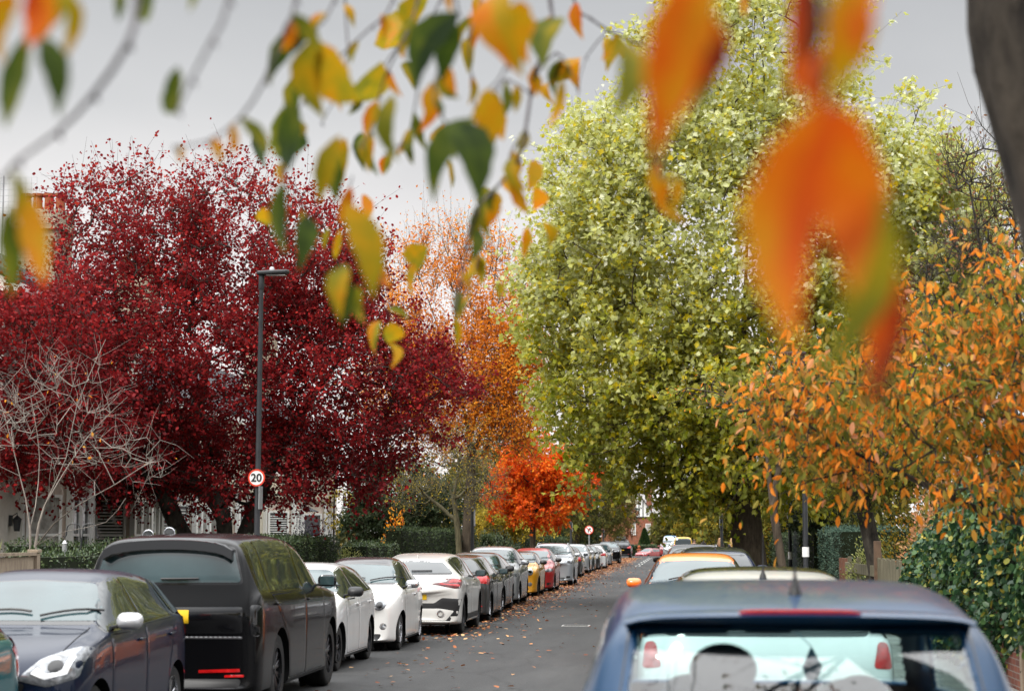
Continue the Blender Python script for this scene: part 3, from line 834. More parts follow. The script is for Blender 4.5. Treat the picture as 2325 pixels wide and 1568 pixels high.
    patch(c, 'rear', [(-hw * .74, zre), (hw * .74, zre), (hw * .80, zre + .16), (-hw * .80, zre + .16)], M_BLACK, 'bumper_trim', rt, .006, .002, .05)
    both('rear', [(hw * .62, zre + .175), (hw * .82, zre + .18), (hw * .82, zre + .205), (hw * .62, zre + .20)], M_REDLAMP, 'reflector', off=.010, edge=.006, r=.006, grid=.05)
    # --- mirrors
    mm = kw.get('mirror', pmat); msz = kw.get('msz', 1.0)
    for sg in (1, -1):
        s = s_cowl + kw.get('ms', .065); zz = c.zbelt(s) + .085 + kw.get('mz', 0)
        h = c.bvh.ray_cast(Vector((sg * 4, Y(s), c.zbelt(s) + .03 + kw.get('mz', 0))), Vector((-sg, 0, 0)))[0]
        hx = abs(h.x) if h else hw * .93
        b = MB(); mirror_bm(b, (sg * (hx + .145 * msz), Y(s), zz + .01), (.115 * msz, .095 * msz, .072 * msz))
        mo = b.build('wing_mirror', mm, rt, True)
        b = MB(); b.obox((sg * (hx + .145 * msz), Y(s) - .018 * msz, zz + .012), (.085 * msz, 0, 0), (0, .004, 0), (0, 0, .052 * msz)); b.build('mirror_glass', M_WSCREEN, mo, False, .02, 3)
        b = MB(); b.prism([(sg * (hx - .03), Y(s) + .06, zz - .06), (sg * (hx - .03), Y(s) - .03, zz - .06), (sg * (hx + .12), Y(s) - .01, zz - .035), (sg * (hx + .12), Y(s) + .03, zz - .035)], (0, 0, .028))
        b.build('mirror_arm', M_BLACK, mo, False, .006, 2)
    if kw.get('rails'):
        for sg in (1, -1):
            pts = []
            for s in np.linspace(s_rf + .04, s_rr - .015, 12):
                x = sg * (c.we(s) - .05); h = c.bvh.ray_cast(Vector((x, Y(s), 5)), Vector((0, 0, -1)))
                if h[0] is not None: pts.append(h[0] + Vector((0, 0, .045 if .05 < (s - s_rf - .04) / (s_rr - s_rf - .055) < .95 else .0)))
            b = MB(); b.tube(pts, .017, 7); b.build('roof_rail', kw['rails'], rt, True)
    if kw.get('antenna'):
        s, ln, lean = kw['antenna']
        h = c.bvh.ray_cast(Vector((0, Y(s), 5)), Vector((0, 0, -1)))[0]
        b = MB(); b.lathe([(.026, 0), (.022, .02), (.012, .045), (.008, .06)], 10, 'Z', h); b.tube([h + Vector((0, 0, .04)), h + Vector((0, -lean * ln, ln))], [.0065, .004], 6)
        b.build('antenna', M_BLACK, rt, True)
    if kw.get('fin'):
        h = c.bvh.ray_cast(Vector((0, Y(s_rr - .03), 5)), Vector((0, 0, -1)))[0]
        b = MB(); b.prism([h + Vector((-.012, .10, -.01)), h + Vector((-.012, -.06, -.01)), h + Vector((-.006, -.055, .055)), h + Vector((-.006, -.02, .05))], (.02, 0, 0)); b.build('antenna', pmat, rt, True, .006, 2)
    if kw.get('roofmat'):
        a, b_ = kw.get('roofrange', (s_rf + .005, s_rr - .005))
        pts = [(-c.we(a) * .96, Y(a)), (c.we(a) * .96, Y(a)), (c.we(b_) * .96, Y(b_)), (-c.we(b_) * .96, Y(b_))]
        patch(c, 'top', pts, kw['roofmat'], kw.get('roofname', 'roof_panel'), rt, .006, .002, .06)
    c.body = body
    return c
# ------------------------------------------------------------------ sky and sun
wd = bpy.data.worlds.new('World'); scene.world = wd; wd.use_nodes = True
nt = wd.node_tree
for n in list(nt.nodes): nt.nodes.remove(n)
SUN_EL, SUN_AZ = R(42), R(215)          # azimuth clockwise from +Y (up the street): behind the camera, to its left
wo = N(nt, 'ShaderNodeOutputWorld')
sky = N(nt, 'ShaderNodeTexSky', sky_type='NISHITA'); sky.sun_disc = False
sky.sun_elevation = SUN_EL; sky.sun_rotation = SUN_AZ; sky.air_density = 1.2; sky.dust_density = 2.5
b1 = N(nt, 'ShaderNodeBackground'); b1.inputs[1].default_value = .12
nt.links.new(sky.outputs[0], b1.inputs[0])
tc = N(nt, 'ShaderNodeTexCoord'); sp = N(nt, 'ShaderNodeSeparateXYZ'); nt.links.new(tc.outputs['Generated'], sp.inputs[0])
# overcast cloud deck: brightest overhead, a grey band at mid height, pale at the horizon
rz = ramp(nt, [(0, (.250, .239, .234)), (.10, (.240, .231, .229)), (.17, (.206, .201, .200)), (.225, (.150, .151, .153)), (.29, (.126, .128, .131)), (.36, (.165, .168, .172)), (.5, (.42, .425, .43)), (.7, (.74, .75, .76)), (.9, (.96, .965, .97))])
nt.links.new(sp.outputs[2], rz.inputs[0])
# project directions on a flat deck for the cloud pattern
mz = N(nt, 'ShaderNodeMath', operation='ADD'); mz.inputs[1].default_value = .18; nt.links.new(sp.outputs[2], mz.inputs[0])
dv = N(nt, 'ShaderNodeVectorMath', operation='DIVIDE'); cz = N(nt, 'ShaderNodeCombineXYZ')
for i in range(3): nt.links.new(mz.outputs[0], cz.inputs[i])
nt.links.new(tc.outputs['Generated'], dv.inputs[0]); nt.links.new(cz.outputs[0], dv.inputs[1])
no = N(nt, 'ShaderNodeTexNoise'); no.inputs['Scale'].default_value = 1.1; no.inputs['Detail'].default_value = 7; no.inputs['Roughness'].default_value = .52; no.inputs['Distortion'].default_value = .4
nt.links.new(dv.outputs[0], no.inputs['Vector'])
rc = ramp(nt, [(.30, (.74, .745, .76)), (.5, (.97, .97, .97)), (.72, (1.12, 1.11, 1.10))])
nt.links.new(no.outputs['Fac'], rc.inputs[0])
mu = N(nt, 'ShaderNodeMix', data_type='RGBA', blend_type='MULTIPLY'); mu.inputs[0].default_value = .45
nt.links.new(rz.outputs[0], mu.inputs[6]); nt.links.new(rc.outputs[0], mu.inputs[7])
b2 = N(nt, 'ShaderNodeBackground'); b2.inputs[1].default_value = 3.35
nt.links.new(mu.outputs[2], b2.inputs[0])
# thin gaps in the deck, only high up
n2 = N(nt, 'ShaderNodeTexNoise'); n2.inputs['Scale'].default_value = 1.9; n2.inputs['Detail'].default_value = 6
nt.links.new(dv.outputs[0], n2.inputs['Vector'])
rg = ramp(nt, [(.52, (1, 1, 1)), (.68, (.45, .45, .45))]); nt.links.new(n2.outputs['Fac'], rg.inputs[0])
hi = N(nt, 'ShaderNodeMapRange'); hi.inputs[1].default_value = .32; hi.inputs[2].default_value = .55; nt.links.new(sp.outputs[2], hi.inputs[0])
mg = N(nt, 'ShaderNodeMix'); mg.inputs[2].default_value = .97; nt.links.new(hi.outputs[0], mg.inputs[0]); nt.links.new(rg.outputs[0], mg.inputs[3])
ms = N(nt, 'ShaderNodeMixShader'); nt.links.new(mg.outputs[0], ms.inputs[0]); nt.links.new(b1.outputs[0], ms.inputs[1]); nt.links.new(b2.outputs[0], ms.inputs[2])
nt.links.new(ms.outputs[0], wo.inputs[0])
sl = bpy.data.lights.new('sun', 'SUN'); sl.energy = 2.0; sl.angle = R(10); sl.color = (1, .95, .88)
so = bpy.data.objects.new('sun', sl); COL.objects.link(so)
sd = Vector((math.sin(SUN_AZ) * math.cos(SUN_EL), math.cos(SUN_AZ) * math.cos(SUN_EL), math.sin(SUN_EL)))
so.rotation_euler = sd.to_track_quat('Z', 'Y').to_euler()

# ------------------------------------------------------------------ ground
XL, XR = -6.85, 1.75           # kerb lines
XLB, XRB = -9.0, 3.75          # garden boundaries
def gz(y):
    if y < 205: return 0.0
    if y < 250: return -((y - 205) ** 2) / 1010.0
    return -2.0
YS = [-60, -20, 0, 20, 40, 60, 80, 100, 130, 160, 190, 205] + [210, 215, 220, 225, 230, 235, 240, 245, 250, 300, 420]
def strip(name, x0, x1, dz, mat, ys=YS, label=None, skirt=0):
    b = MB(); v = []
    for y in ys:
        v += [(x0, y, gz(y) + dz), (x1, y, gz(y) + dz)]
    f = [(2 * i, 2 * i + 1, 2 * i + 3, 2 * i + 2) for i in range(len(ys) - 1)]
    b.add(v, f)
    if skirt:
        for x in (x0, x1):
            v = []
            for y in ys: v += [(x, y, gz(y) + dz), (x, y, gz(y) + dz - skirt)]
            b.add(v, f)
    return tag(b.build(name, mat), kind='structure')
def asphalt():
    m, nt, out = newmat('asphalt'); b = pbsdf(nt, out, (.12, .12, .125), .82, 0, .4)
    tc = N(nt, 'ShaderNodeTexCoord')
    mp = N(nt, 'ShaderNodeMapping'); mp.inputs['Scale'].default_value = (1, .16, 1); nt.links.new(tc.outputs['Object'], mp.inputs[0])
    n1 = N(nt, 'ShaderNodeTexNoise'); n1.inputs['Scale'].default_value = .9; n1.inputs['Detail'].default_value = 9; n1.inputs['Roughness'].default_value = .65
    nt.links.new(mp.outputs[0], n1.inputs['Vector'])
    n2 = N(nt, 'ShaderNodeTexNoise'); n2.inputs['Scale'].default_value = 55; n2.inputs['Detail'].default_value = 4; nt.links.new(tc.outputs['Object'], n2.inputs['Vector'])
    n3 = N(nt, 'ShaderNodeTexVoronoi'); n3.feature = 'DISTANCE_TO_EDGE'; n3.inputs['Scale'].default_value = .23
    wv = N(nt, 'ShaderNodeTexNoise'); wv.inputs['Scale'].default_value = 1.3; wv.inputs['Detail'].default_value = 5; nt.links.new(tc.outputs['Object'], wv.inputs['Vector'])
    mv = N(nt, 'ShaderNodeMix', data_type='VECTOR'); mv.inputs[0].default_value = .35; nt.links.new(tc.outputs['Object'], mv.inputs[4]); nt.links.new(wv.outputs['Color'], mv.inputs[5])
    nt.links.new(mv.outputs[1], n3.inputs['Vector'])
    r1 = ramp(nt, [(.30, (.018, .0184, .0192)), (.5, (.029, .0292, .030)), (.72, (.048, .0478, .0478))]); nt.links.new(n1.outputs['Fac'], r1.inputs[0])
    r2 = ramp(nt, [(.3, (.72,) * 3), (.7, (1.18,) * 3)]); nt.links.new(n2.outputs['Fac'], r2.inputs[0])
    r3 = ramp(nt, [(.0, (.42,) * 3), (.006, (1,) * 3)]); nt.links.new(n3.outputs['Distance'], r3.inputs[0])
    m1 = N(nt, 'ShaderNodeMix', data_type='RGBA', blend_type='MULTIPLY'); m1.inputs[0].default_value = 1
    m2 = N(nt, 'ShaderNodeMix', data_type='RGBA', blend_type='MULTIPLY'); m2.inputs[0].default_value = .6
    nt.links.new(r1.outputs[0], m1.inputs[6]); nt.links.new(r2.outputs[0], m1.inputs[7]); nt.links.new(m1.outputs[2], m2.inputs[6]); nt.links.new(r3.outputs[0], m2.inputs[7])
    nt.links.new(m2.outputs[2], b.inputs['Base Color'])
    bp = N(nt, 'ShaderNodeBump'); bp.inputs['Strength'].default_value = .6; bp.inputs['Distance'].default_value = .012
    nt.links.new(n2.outputs['Fac'], bp.inputs['Height']); nt.links.new(bp.outputs[0], b.inputs['Normal'])
    return m
g = MB(); v = []
GX = [-900, -40, -9, 4, 40, 900]
GYS = [-300] + YS + [900, 2400]
for y in GYS:
    for x in GX: v.append((x, y, gz(y) - .05))
k = len(GX)
g.add(v, [(i * k + j, i * k + j + 1, (i + 1) * k + j + 1, (i + 1) * k + j) for i in range(len(GYS) - 1) for j in range(k - 1)])
M_SOIL = plain('garden_soil', (.045, .045, .022), .95, 0, .1, 0, .6, 1.5, .4)
tag(g.build('ground', M_SOIL), kind='structure')
M_ASPH = asphalt()
strip('road', XL, XR, 0, M_ASPH)
M_PAVE = brickmat('paving_slabs', (.20, .19, .18), (.25, .24, .22), (.09, .085, .08), 1, 'XZ', .6, .45)
# paving pattern lies in the ground plane
for n in M_PAVE.node_tree.nodes:
    if n.type == 'COMBXYZ':
        for l in list(M_PAVE.node_tree.links):
            if l.to_node == n: M_PAVE.node_tree.links.remove(l)
        spn = [q for q in M_PAVE.node_tree.nodes if q.type == 'SEPXYZ'][0]
        M_PAVE.node_tree.links.new(spn.outputs[0], n.inputs[0]); M_PAVE.node_tree.links.new(spn.outputs[1], n.inputs[1])
M_KERB = plain('kerb_stone', (.26, .25, .235), .85, 0, .3, 0, .3, 3, .2)
strip('pavement_left', XLB, XL - .15, .125, M_PAVE); strip('pavement_right', XR + .15, XRB, .125, M_PAVE)
strip('kerb_left', XL - .15, XL, .13, M_KERB, skirt=.2); strip('kerb_right', XR, XR + .15, .13, M_KERB, skirt=.2)
M_LINE = plain('road_paint', (.55, .55, .52), .7, 0, .3, 0, .35, 9)
b = MB()
for y0 in (128, 137, 146, 155, 164, 173, 182):
    b.box(-2.95, -2.85, y0, y0 + 3, .002, .006); b.box(-2.72, -2.62, y0, y0 + 3, .002, .006)
b.box(-6.8, -.6, 196.2, 196.5, .002, .006)
tag(b.build('road_markings', M_LINE), kind='structure')
# drain cover
dc = W(1307, 1417, 39.4); rt = empty('drain_cover', (dc.x, 39.4, 0), 0, 'pale rectangular iron drain grating set in the road surface', 'drain cover')
b = MB(); b.box(-.29, .29, -.30, -.25, .001, .012); b.box(-.29, .29, .25, .30, .001, .012); b.box(-.29, -.25, -.25, .25, .001, .012); b.box(.25, .29, -.25, .25, .001, .012)
b.build('frame', plain('worn_iron', (.34, .34, .33), .5, .3, .5, 0, .3, 20), rt)
b = MB()
for i in range(9): b.box(-.235 + i * .054, -.205 + i * .054, -.248, .248, .002, .009)
b.build('grate', plain('dark_iron', (.05, .05, .05), .5, .5, .5, 0, .3, 20), rt)

# ------------------------------------------------------------------ the parked cars
NAVY = paint('navy', (.005, .011, .030), .2, dirt=.1, coat=.6); BLACKP = paint('black', (.003, .003, .0035), rough=.2, dirt=.0, coat=.38); WHITE1 = paint('white', (.70, .70, .69), dirt=.5); WHITE2 = paint('warm_white', (.74, .735, .71), dirt=.35)
PEARL = paint('pearl_white', (.58, .57, .54), .05, dirt=.4); DGREY = paint('dark_grey', (.045, .044, .043), .5); DGREEN = paint('grey_green', (.03, .036, .036), .5); SILVER = paint('silver', (.36, .37, .38), .55)
YELLOW = paint('yellow', (.72, .33, .012)); RED = paint('red', (.33, .012, .012)); SILVERB = paint('silver_blue', (.40, .42, .45), .5); TEAL = paint('teal', (.012, .12, .14), .3)
ORANGE = paint('orange', (.80, .17, .006)); ROOFDARK = paint('dark_roof', (.014, .010, .010)); NAVYB = paint('deep_blue', (.008, .016, .05), .3); BLUEV = paint('van_blue', (.02, .19, .45)); YVAN = paint('van_yellow', (.72, .42, .015))
BLUE = paint('royal_blue', (.001, .036, .098), .1, dirt=.1, coat=.6)
GL = 'cars parked along the left kerb'; GR = 'cars parked along the right kerb'
STK = [([(.44, 1.22), (.52, 1.22), (.52, 1.27), (.44, 1.27)], M_WPLATE), ([(.43, 1.13), (.53, 1.13), (.53, 1.18), (.43, 1.18)], plain('red_sticker', (.45, .03, .03), .5)),
       ([(.44, 1.06), (.52, 1.06), (.52, 1.11), (.44, 1.11)], plain('green_sticker', (.03, .35, .22), .5))]
STK = [([(-p[0], p[1]) for p in a], m) for a, m in STK]
make_car('parked_car', 'teal hatchback cut off by the left edge of the view', 'hatch', TEAL, -4.84, 9.9, False, group=GL, H=1.5, tl=[(.55, .78), (.83, .74), (.85, 1.16), (.74, 1.15), (.60, .92)], tlmat=M_REDLAMP, tlwrap=.34)
make_car('parked_car', 'navy blue hatchback facing the camera with silver mirror caps', 'hatch', NAVY, -4.70, 14.3, False, group=GL, L=3.8, W=1.70, H=1.53, grid=.045, lvl=4, wf0=.012, bpil=.55,
         mirror=plain('silver_mirror_cap', (.55, .55, .57), .3, .6, .5, 1), hl=[(.40, .70), (.62, .64), (.80, .70), (.83, .93), (.74, .935), (.55, .86)],
         drl=[(.50, .745), (.60, .70), (.735, .735), (.765, .86), (.73, .865), (.70, .765), (.61, .74), (.54, .785)], tl=[(.62, .85), (.80, .82), (.82, 1.12), (.72, 1.12)], tlmat=M_REDLAMP, grille=[(-.42, .58), (.42, .58), (.46, .68), (-.46, .68)], grille_rim=False, chrome_line=None)
rr = make_car('parked_car', 'large black off-roader seen from behind with a yellow rear plate', 'boxsuv', BLACKP, -4.27, 19.0, True, group=GL, grid=.05, lvl=4, rim=M_DARKALLOY, spokes=9, rimf=.74, mirror=M_GLOSSBLACK,
         tl=[(.87, .80), (.965, .80), (.965, 1.12), (.87, 1.12)], tlmat=M_GLOSSBLACK, tl_in=[], tlwrap=.12, plate=False, rglass=M_WSCREEN, rwtop=.12, rwbot=.10, tw=.275, wbot=.03, wtop=.88, swin_end=.93, bpil=.50, fin=False)
c = rr
patch(c, 'rear', [(-.80, .83), (.80, .83), (.80, 1.10), (-.80, 1.10)], M_GLOSSBLACK, 'tailgate_panel', c.root, .010, .004, .03)
patch(c, 'rear', [(-.26, .95), (.26, .95), (.26, 1.07), (-.26, 1.07)], M_YPLATE, 'number_plate', c.root, .020, .018, .01)
patch(c, 'rear', [(-.80, .775), (.80, .775), (.80, .80), (-.80, .80)], plain('satin_trim', (.10, .10, .105), .3, .7), 'tailgate_strip', c.root, .014, .006, .005)
patch(c, 'rear', [(.35, .43), (.78, .44), (.78, .475), (.35, .46)], M_REDLAMP, 'reflector', c.root, .014, .010, .006, grid=.04)
patch(c, 'rear', [(-.78, .44), (-.35, .43), (-.35, .46), (-.78, .475)], M_REDLAMP, 'reflector', c.root, .014, .010, .006, grid=.04)
b = MB()                                        # spoiler lip over the rear screen
pts = [c.bvh.ray_cast(Vector((x, c.Y(.955), 5)), Vector((0, 0, -1)))[0] for x in np.linspace(-.68, .68, 15)]
for i in range(14):
    p, q = pts[i], pts[i + 1]
    b.prism([p + Vector((0, .12, -.02)), p + Vector((0, .12, .012)), p + Vector((0, -.13, -.005)), p + Vector((0, -.15, -.10)), p + Vector((0, -.02, -.12))], q - p)
b.build('spoiler', M_GLOSSBLACK, c.root)
for x in (-.60, -.36):
    h = c.bvh.ray_cast(Vector((x, c.Y(.70), 5)), Vector((0, 0, -1)))[0]
    arc = [(h.x + .062 * math.cos(q), h.y, h.z + .068 * math.sin(q)) for q in np.linspace(0, math.pi, 15)]
    b = MB(); b.tube([(p[0], p[1] - .02, p[2]) for p in arc], .006, 6); e_ = b.build('roof_bar_end', M_CHROME, c.root, True)
    b = MB(); b.prism([(h.x + (p[0] - h.x) * .95, p[1] - .015, h.z + (p[2] - h.z) * .95) for p in arc], (0, .10, 0)); b.build('cap', M_GLASS, e_)
make_car('parked_car', 'white hatchback with black mirrors and windscreen stickers behind the black off-roader', 'hatch', WHITE1, -4.62, 24.9, False, group=GL, L=4.05, W=1.70, H=1.46, grid=.055, mirror=M_BLACK, rim=M_DARKALLOY, spokes=7, stickers=STK, wf0=.02)
make_car('parked_car', 'small rounded white city car with a dark roof and chrome mirrors', 'city', WHITE2, -4.5, 30.0, False, group=GL, grid=.05, lvl=4, three=True, quarter=False, mirror=M_CHROME, spokes=14, twin=False, roofmat=ROOFDARK, roofrange=(.385, .90), handle=M_CHROME, grille=None,
         hl=[(.50 + .10 * math.cos(q), .74 + .085 * math.sin(q)) for q in np.linspace(0, 6, 18)], fog=[(.56 + .055 * math.cos(q), .40 + .055 * math.sin(q)) for q in np.linspace(0, 6, 16)], fogmat=M_CHROME)
x2 = make_car('parked_car', 'pearl white sloping-roofed crossover seen from behind with wide red tail lights', 'coupe', PEARL, -4.08, 35.2, True, group=GL, grid=.055, lvl=4, cladding=True, rim=M_DARKALLOY, spokes=6, fin=True, rails=None, mirror=M_BLACK, tw=.24,
         tl=[(.36, .955), (.80, .87), (.91, .885), (.90, 1.055), (.70, 1.065), (.62, 1.0), (.36, .965)], tlmat=M_DARKRED, tl_in=[[(.50, .955), (.86, .905), (.86, .945), (.50, .968)], [(.66, .975), (.87, .985), (.87, 1.03), (.72, 1.04)]], plate_z=.72, rglass=M_GLASS)
c = x2
patch(c, 'rear', [(-.84, .36), (.84, .36), (.90, .68), (.55, .70), (.40, .60), (-.40, .60), (-.55, .70), (-.90, .68)], M_BLACK, 'bumper_cladding', c.root, .012, .004, .03)
patch(c, 'rear', [(-.62, .27), (.62, .27), (.78, .46), (.5, .50), (-.5, .50), (-.78, .46)], PEARL, 'skid_plate', c.root, .020, .012, .04)
for sg in (1, -1):
    h = c.bvh.ray_cast(Vector((sg * .52, -7, .41)), Vector((0, 1, 0)))[0]
    b = MB(); b.mi = 0; b.lathe([(.062, .10), (.062, -.045), (.05, -.045), (.048, .05)], 24, 'Y', h); b.mi = 1; b.lathe([(.047, .02), (.001, .02)], 20, 'Y', h)
    b.build('exhaust', [M_CHROME, M_WELL], c.root)
make_car('parked_car', 'dark grey hatchback seen from behind next to the pearl white crossover', 'hatch', DGREY, -4.12, 40.9, True, group=GL, H=1.46, W=1.76, tlmat=M_REDLAMP, tl=[(.55, .86), (.85, .82), (.86, 1.0), (.60, .99)], mirror=M_BLACK, fin=True)
make_car('parked_car', 'dark grey-green hatchback facing the camera with black mirrors, beside the grey hatchback', 'hatch', DGREEN, -4.3, 45.7, False, group=GL, mirror=M_BLACK, H=1.47)
make_car('parked_car', 'tall silver hatchback with a roof aerial, just this side of the yellow car', 'hatch', SILVER, -4.36, 51.2, False, group=GL, H=1.60, W=1.76, antenna=(.86, .34, .15))
mi = make_car('parked_car', 'small yellow car with two black bonnet stripes', 'mini', YELLOW, -4.38, 58.7, False, group=GL, grid=.05, three=True, quarter=False, mirror=M_BLACK, rim=M_DARKALLOY, roofmat=ROOFDARK, grille_chrome=True,
         hl=[(.60 + .10 * math.cos(q), .78 + .11 * math.sin(q)) for q in np.linspace(0, 6, 18)], grille=[(-.42, .50), (.42, .50), (.47, .60), (.40, .70), (-.40, .70), (-.47, .60)], fog=[(.60 + .065 * math.cos(q), .40 + .065 * math.sin(q)) for q in np.linspace(0, 6, 16)], fogmat=M_LAMP)
c = mi
for sg in (1, -1): patch(c, 'top', [(sg * .16, c.Y(.04)), (sg * .32, c.Y(.04)), (sg * .36, c.Y(.235)), (sg * .16, c.Y(.235))], M_GLOSSBLACK, 'bonnet_stripe', c.root, .006, .004, .01)
make_car('parked_car', 'red hatchback facing the camera between the yellow car and the silver off-roader', 'hatch', RED, -4.23, 63.9, False, group=GL, H=1.50, mirror=M_BLACK)
make_car('parked_car', 'silver white off-roader with roof rails and a dark grille', 'suv', SILVERB, -4.08, 73.0, False, group=GL, rails=M_GREYSTEEL, spokes=5, twin=False, grille=[(-.42, .74), (.42, .74), (.46, .95), (-.46, .95)], hl=[(.56, .88), (.88, .86), (.90, .99), (.60, .99)])
make_car('parked_car', 'dark grey hatchback with glowing-red tail lamp behind the silver off-roader', 'hatch', DGREY, -4.57, 88.8, True, group=GL, tlmat=M_REDLAMP, H=1.45)
make_car('parked_car', 'silver crossover facing the camera, second beyond the roof-railed silver off-roader', 'suv', SILVER, -4.66, 98.2, False, group=GL, H=1.56)
make_car('parked_car', 'dark green-grey hatchback facing the camera in the far left row before the white car', 'hatch', DGREEN, -4.68, 104.0, False, group=GL)
make_car('parked_car', 'dark grey estate squeezed between a green-grey hatchback and the far white car', 'hatch', DGREY, -4.62, 109.6, False, group=GL, H=1.44)
make_car('parked_car', 'white hatchback seen from behind in the far part of the left row', 'hatch', WHITE1, -4.42, 115.0, True, group=GL, tlmat=M_REDLAMP, mirror=M_BLACK)
make_car('parked_car', 'grey hatchback facing the camera beyond the far white hatchback', 'hatch', SILVER, -4.62, 129.3, False, group=GL, H=1.5)
make_car('parked_car', 'black off-roader facing the camera, last of the left row before the gap', 'suv', BLACKP, -4.33, 140.2, False, group=GL)
fs = make_car('parked_car', 'dark off-roader with a roof box seen from behind past the gap at the far end', 'suv', BLACKP, -4.6, 184.0, True, group=GL, H=1.72, W=1.9, L=4.7, rails=M_GREYSTEEL, tlmat=M_REDLAMP)
rb = empty('roof_box', (fs.root.location.x - .1, fs.root.location.y - .2, 1.80), 0, 'black roof box strapped on the dark off-roader at the far end', 'roof box')
b = MB(); b.prism([(-.42, -.95, 0), (.42, -.95, 0), (.46, -.9, .16), (.40, -.8, .30), (-.40, -.8, .30), (-.46, -.9, .16)], (0, 1.9, 0)); b.build('shell', M_BLACK, rb, False, .05, 3)
for y_ in (-.45, .45): b = MB(); b.box(-.62, .62, y_, y_ + .07, -.08, 0); b.build('roof_bar', M_GREYSTEEL, rb)
make_car('parked_car', 'red estate car crossing the dip at the far end of the street', 'hatch', RED, -2.75, 229.5, False, group='cars at the far end of the street', z=gz(231) - .05, rot=R(-32), L=4.5, H=1.47, rails=M_BLACK)

wr_ = make_car('parked_car', 'white hatchback with a dark glass roof directly in front of the blue car', 'hatch', WHITE1, -.30, 12.6, True, left_row=False, group=GR, H=1.585, W=1.76, grid=.05, lvl=4, antenna=(.86, .30, .25), roofmat=M_GLASS, roofname='glass_roof', roofrange=(.44, .735), tlmat=M_REDLAMP,
         tl=[(.70, .94), (.83, .93), (.81, 1.10), (.74, 1.11)], tl_in=[], tlwrap=.18)
make_car('parked_car', 'bright orange car facing the camera with an orange mirror out over the road', 'hatch', ORANGE, -.60, 27.2, False, left_row=False, group=GR, H=1.585, W=1.74, grid=.05, lvl=4, wstop=.07)
make_car('parked_car', 'deep blue off-roader with a pale dusty roof behind the orange car', 'suv', NAVYB, -.22, 36.2, True, left_row=False, group=GR, H=1.65, antenna=(.88, .3, .2))
make_car('parked_car', 'silver hatchback just peeping out left of the deep blue off-roader', 'hatch', SILVERB, -.42, 44.4, False, left_row=False, group=GR, H=1.58, mirror=RED)
make_car('parked_car', 'black off-roader facing the camera with a black mirror, past the silver hatchback', 'suv', BLACKP, -.52, 55.5, False, left_row=False, group=GR, H=1.64, mirror=M_BLACK, msz=1.25)
make_car('parked_car', 'dark car with roof rails between the black off-roader and the yellow van', 'suv', DGREY, -.15, 68, False, left_row=False, group=GR, H=1.60, rails=M_CHROME)
make_car('parked_van', 'bright yellow van seen from behind among the far cars', 'van', YVAN, -.55, 180, True, cat='van', left_row=False, group='vans at the far end of the street', H=2.05, W=1.95, tlwrap=.12)
make_car('parked_van', 'pale grey van with a tall blue top facing the camera at the far end', 'van', SILVERB, -1.95, 219, False, cat='van', left_row=False, group='vans at the far end of the street', H=2.55, W=2.0, L=5.4, z=gz(222), roofmat=BLUEV, roofrange=(.30, .95), wstop=.42)
make_car('parked_car', 'white car facing the camera beside the blue-topped van', 'hatch', WHITE1, -1.05, 189, False, left_row=False, group='cars at the far end of the street', H=1.62)
make_car('parked_car', 'silver car facing the camera left of the far white car', 'hatch', SILVER, -1.65, 198, False, left_row=False, group='cars at the far end of the street')
make_car('parked_car', 'dark red car leftmost of the tight far right-hand row', 'hatch', RED, -2.1, 206, False, left_row=False, group='cars at the far end of the street', z=-.02)
# ------------------------------------------------------------------ vegetation
def P_(x, y, Y): 
    w = W(x, y, Y); return (w.x, w.y, w.z)
def blob(x, y, Y, rx, rz, ry, wgt=1.0):
    """ellipsoid seen at (x, y) with radii rx, rz in frame units and ry metres in depth"""
    s = S(Y); return (P_(x, y, Y), (rx / s, ry, rz / s), wgt)
def gbase(x, Y, z=0.0):
    w = W(x, 1224, Y); return (w.x, Y, z + gz(Y))
B_DARK = barkmat('dark_bark', (.014, .012, .010), (.085, .075, .06))
B_BROWN = barkmat('brown_bark', (.035, .026, .018), (.10, .078, .055))
B_GREY = barkmat('grey_bark', (.06, .052, .042), (.17, .15, .125))
B_PALE = barkmat('pale_bark', (.19, .16, .14), (.36, .32, .28), 14, .5)
B_LICHEN = barkmat('lichen_bark', (.055, .048, .03), (.17, .155, .09))
L_RED = leafmat('crimson_leaf', [(0, (.040, .003, .004)), (.3, (.12, .005, .007)), (.6, (.27, .011, .012)), (.85, (.46, .025, .019)), (1, (.52, .09, .024))], .40, .55, .14, back=(.24, .022, .027))
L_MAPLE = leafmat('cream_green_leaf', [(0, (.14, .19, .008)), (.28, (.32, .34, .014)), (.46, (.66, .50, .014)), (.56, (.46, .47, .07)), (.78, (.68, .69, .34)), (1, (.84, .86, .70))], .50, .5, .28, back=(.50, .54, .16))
L_ORANGE = leafmat('orange_leaf', [(0, (.34, .07, .008)), (.3, (.66, .19, .012)), (.65, (.80, .30, .02)), (1, (.72, .40, .04))], .45)
L_FLAME = leafmat('flame_leaf', [(0, (.38, .035, .006)), (.35, (.75, .10, .010)), (.7, (.85, .19, .014)), (1, (.85, .34, .03))], .45)
L_CHERRY = leafmat('cherry_leaf', [(0, (.10, .12, .016)), (.25, (.22, .21, .03)), (.42, (.34, .24, .05)), (.50, (.62, .24, .03)), (.66, (.80, .22, .018)), (.82, (.82, .36, .04)), (.91, (.70, .31, .18)), (1, (.80, .52, .07))], .48, .55, .15)
L_OLIVE = leafmat('olive_leaf', [(0, (.05, .055, .012)), (.5, (.13, .13, .03)), (.8, (.22, .19, .04)), (1, (.42, .25, .04))], .35)
L_DKGREEN = leafmat('dark_green_leaf', [(0, (.012, .022, .010)), (.6, (.035, .055, .022)), (1, (.07, .10, .035))], .25)
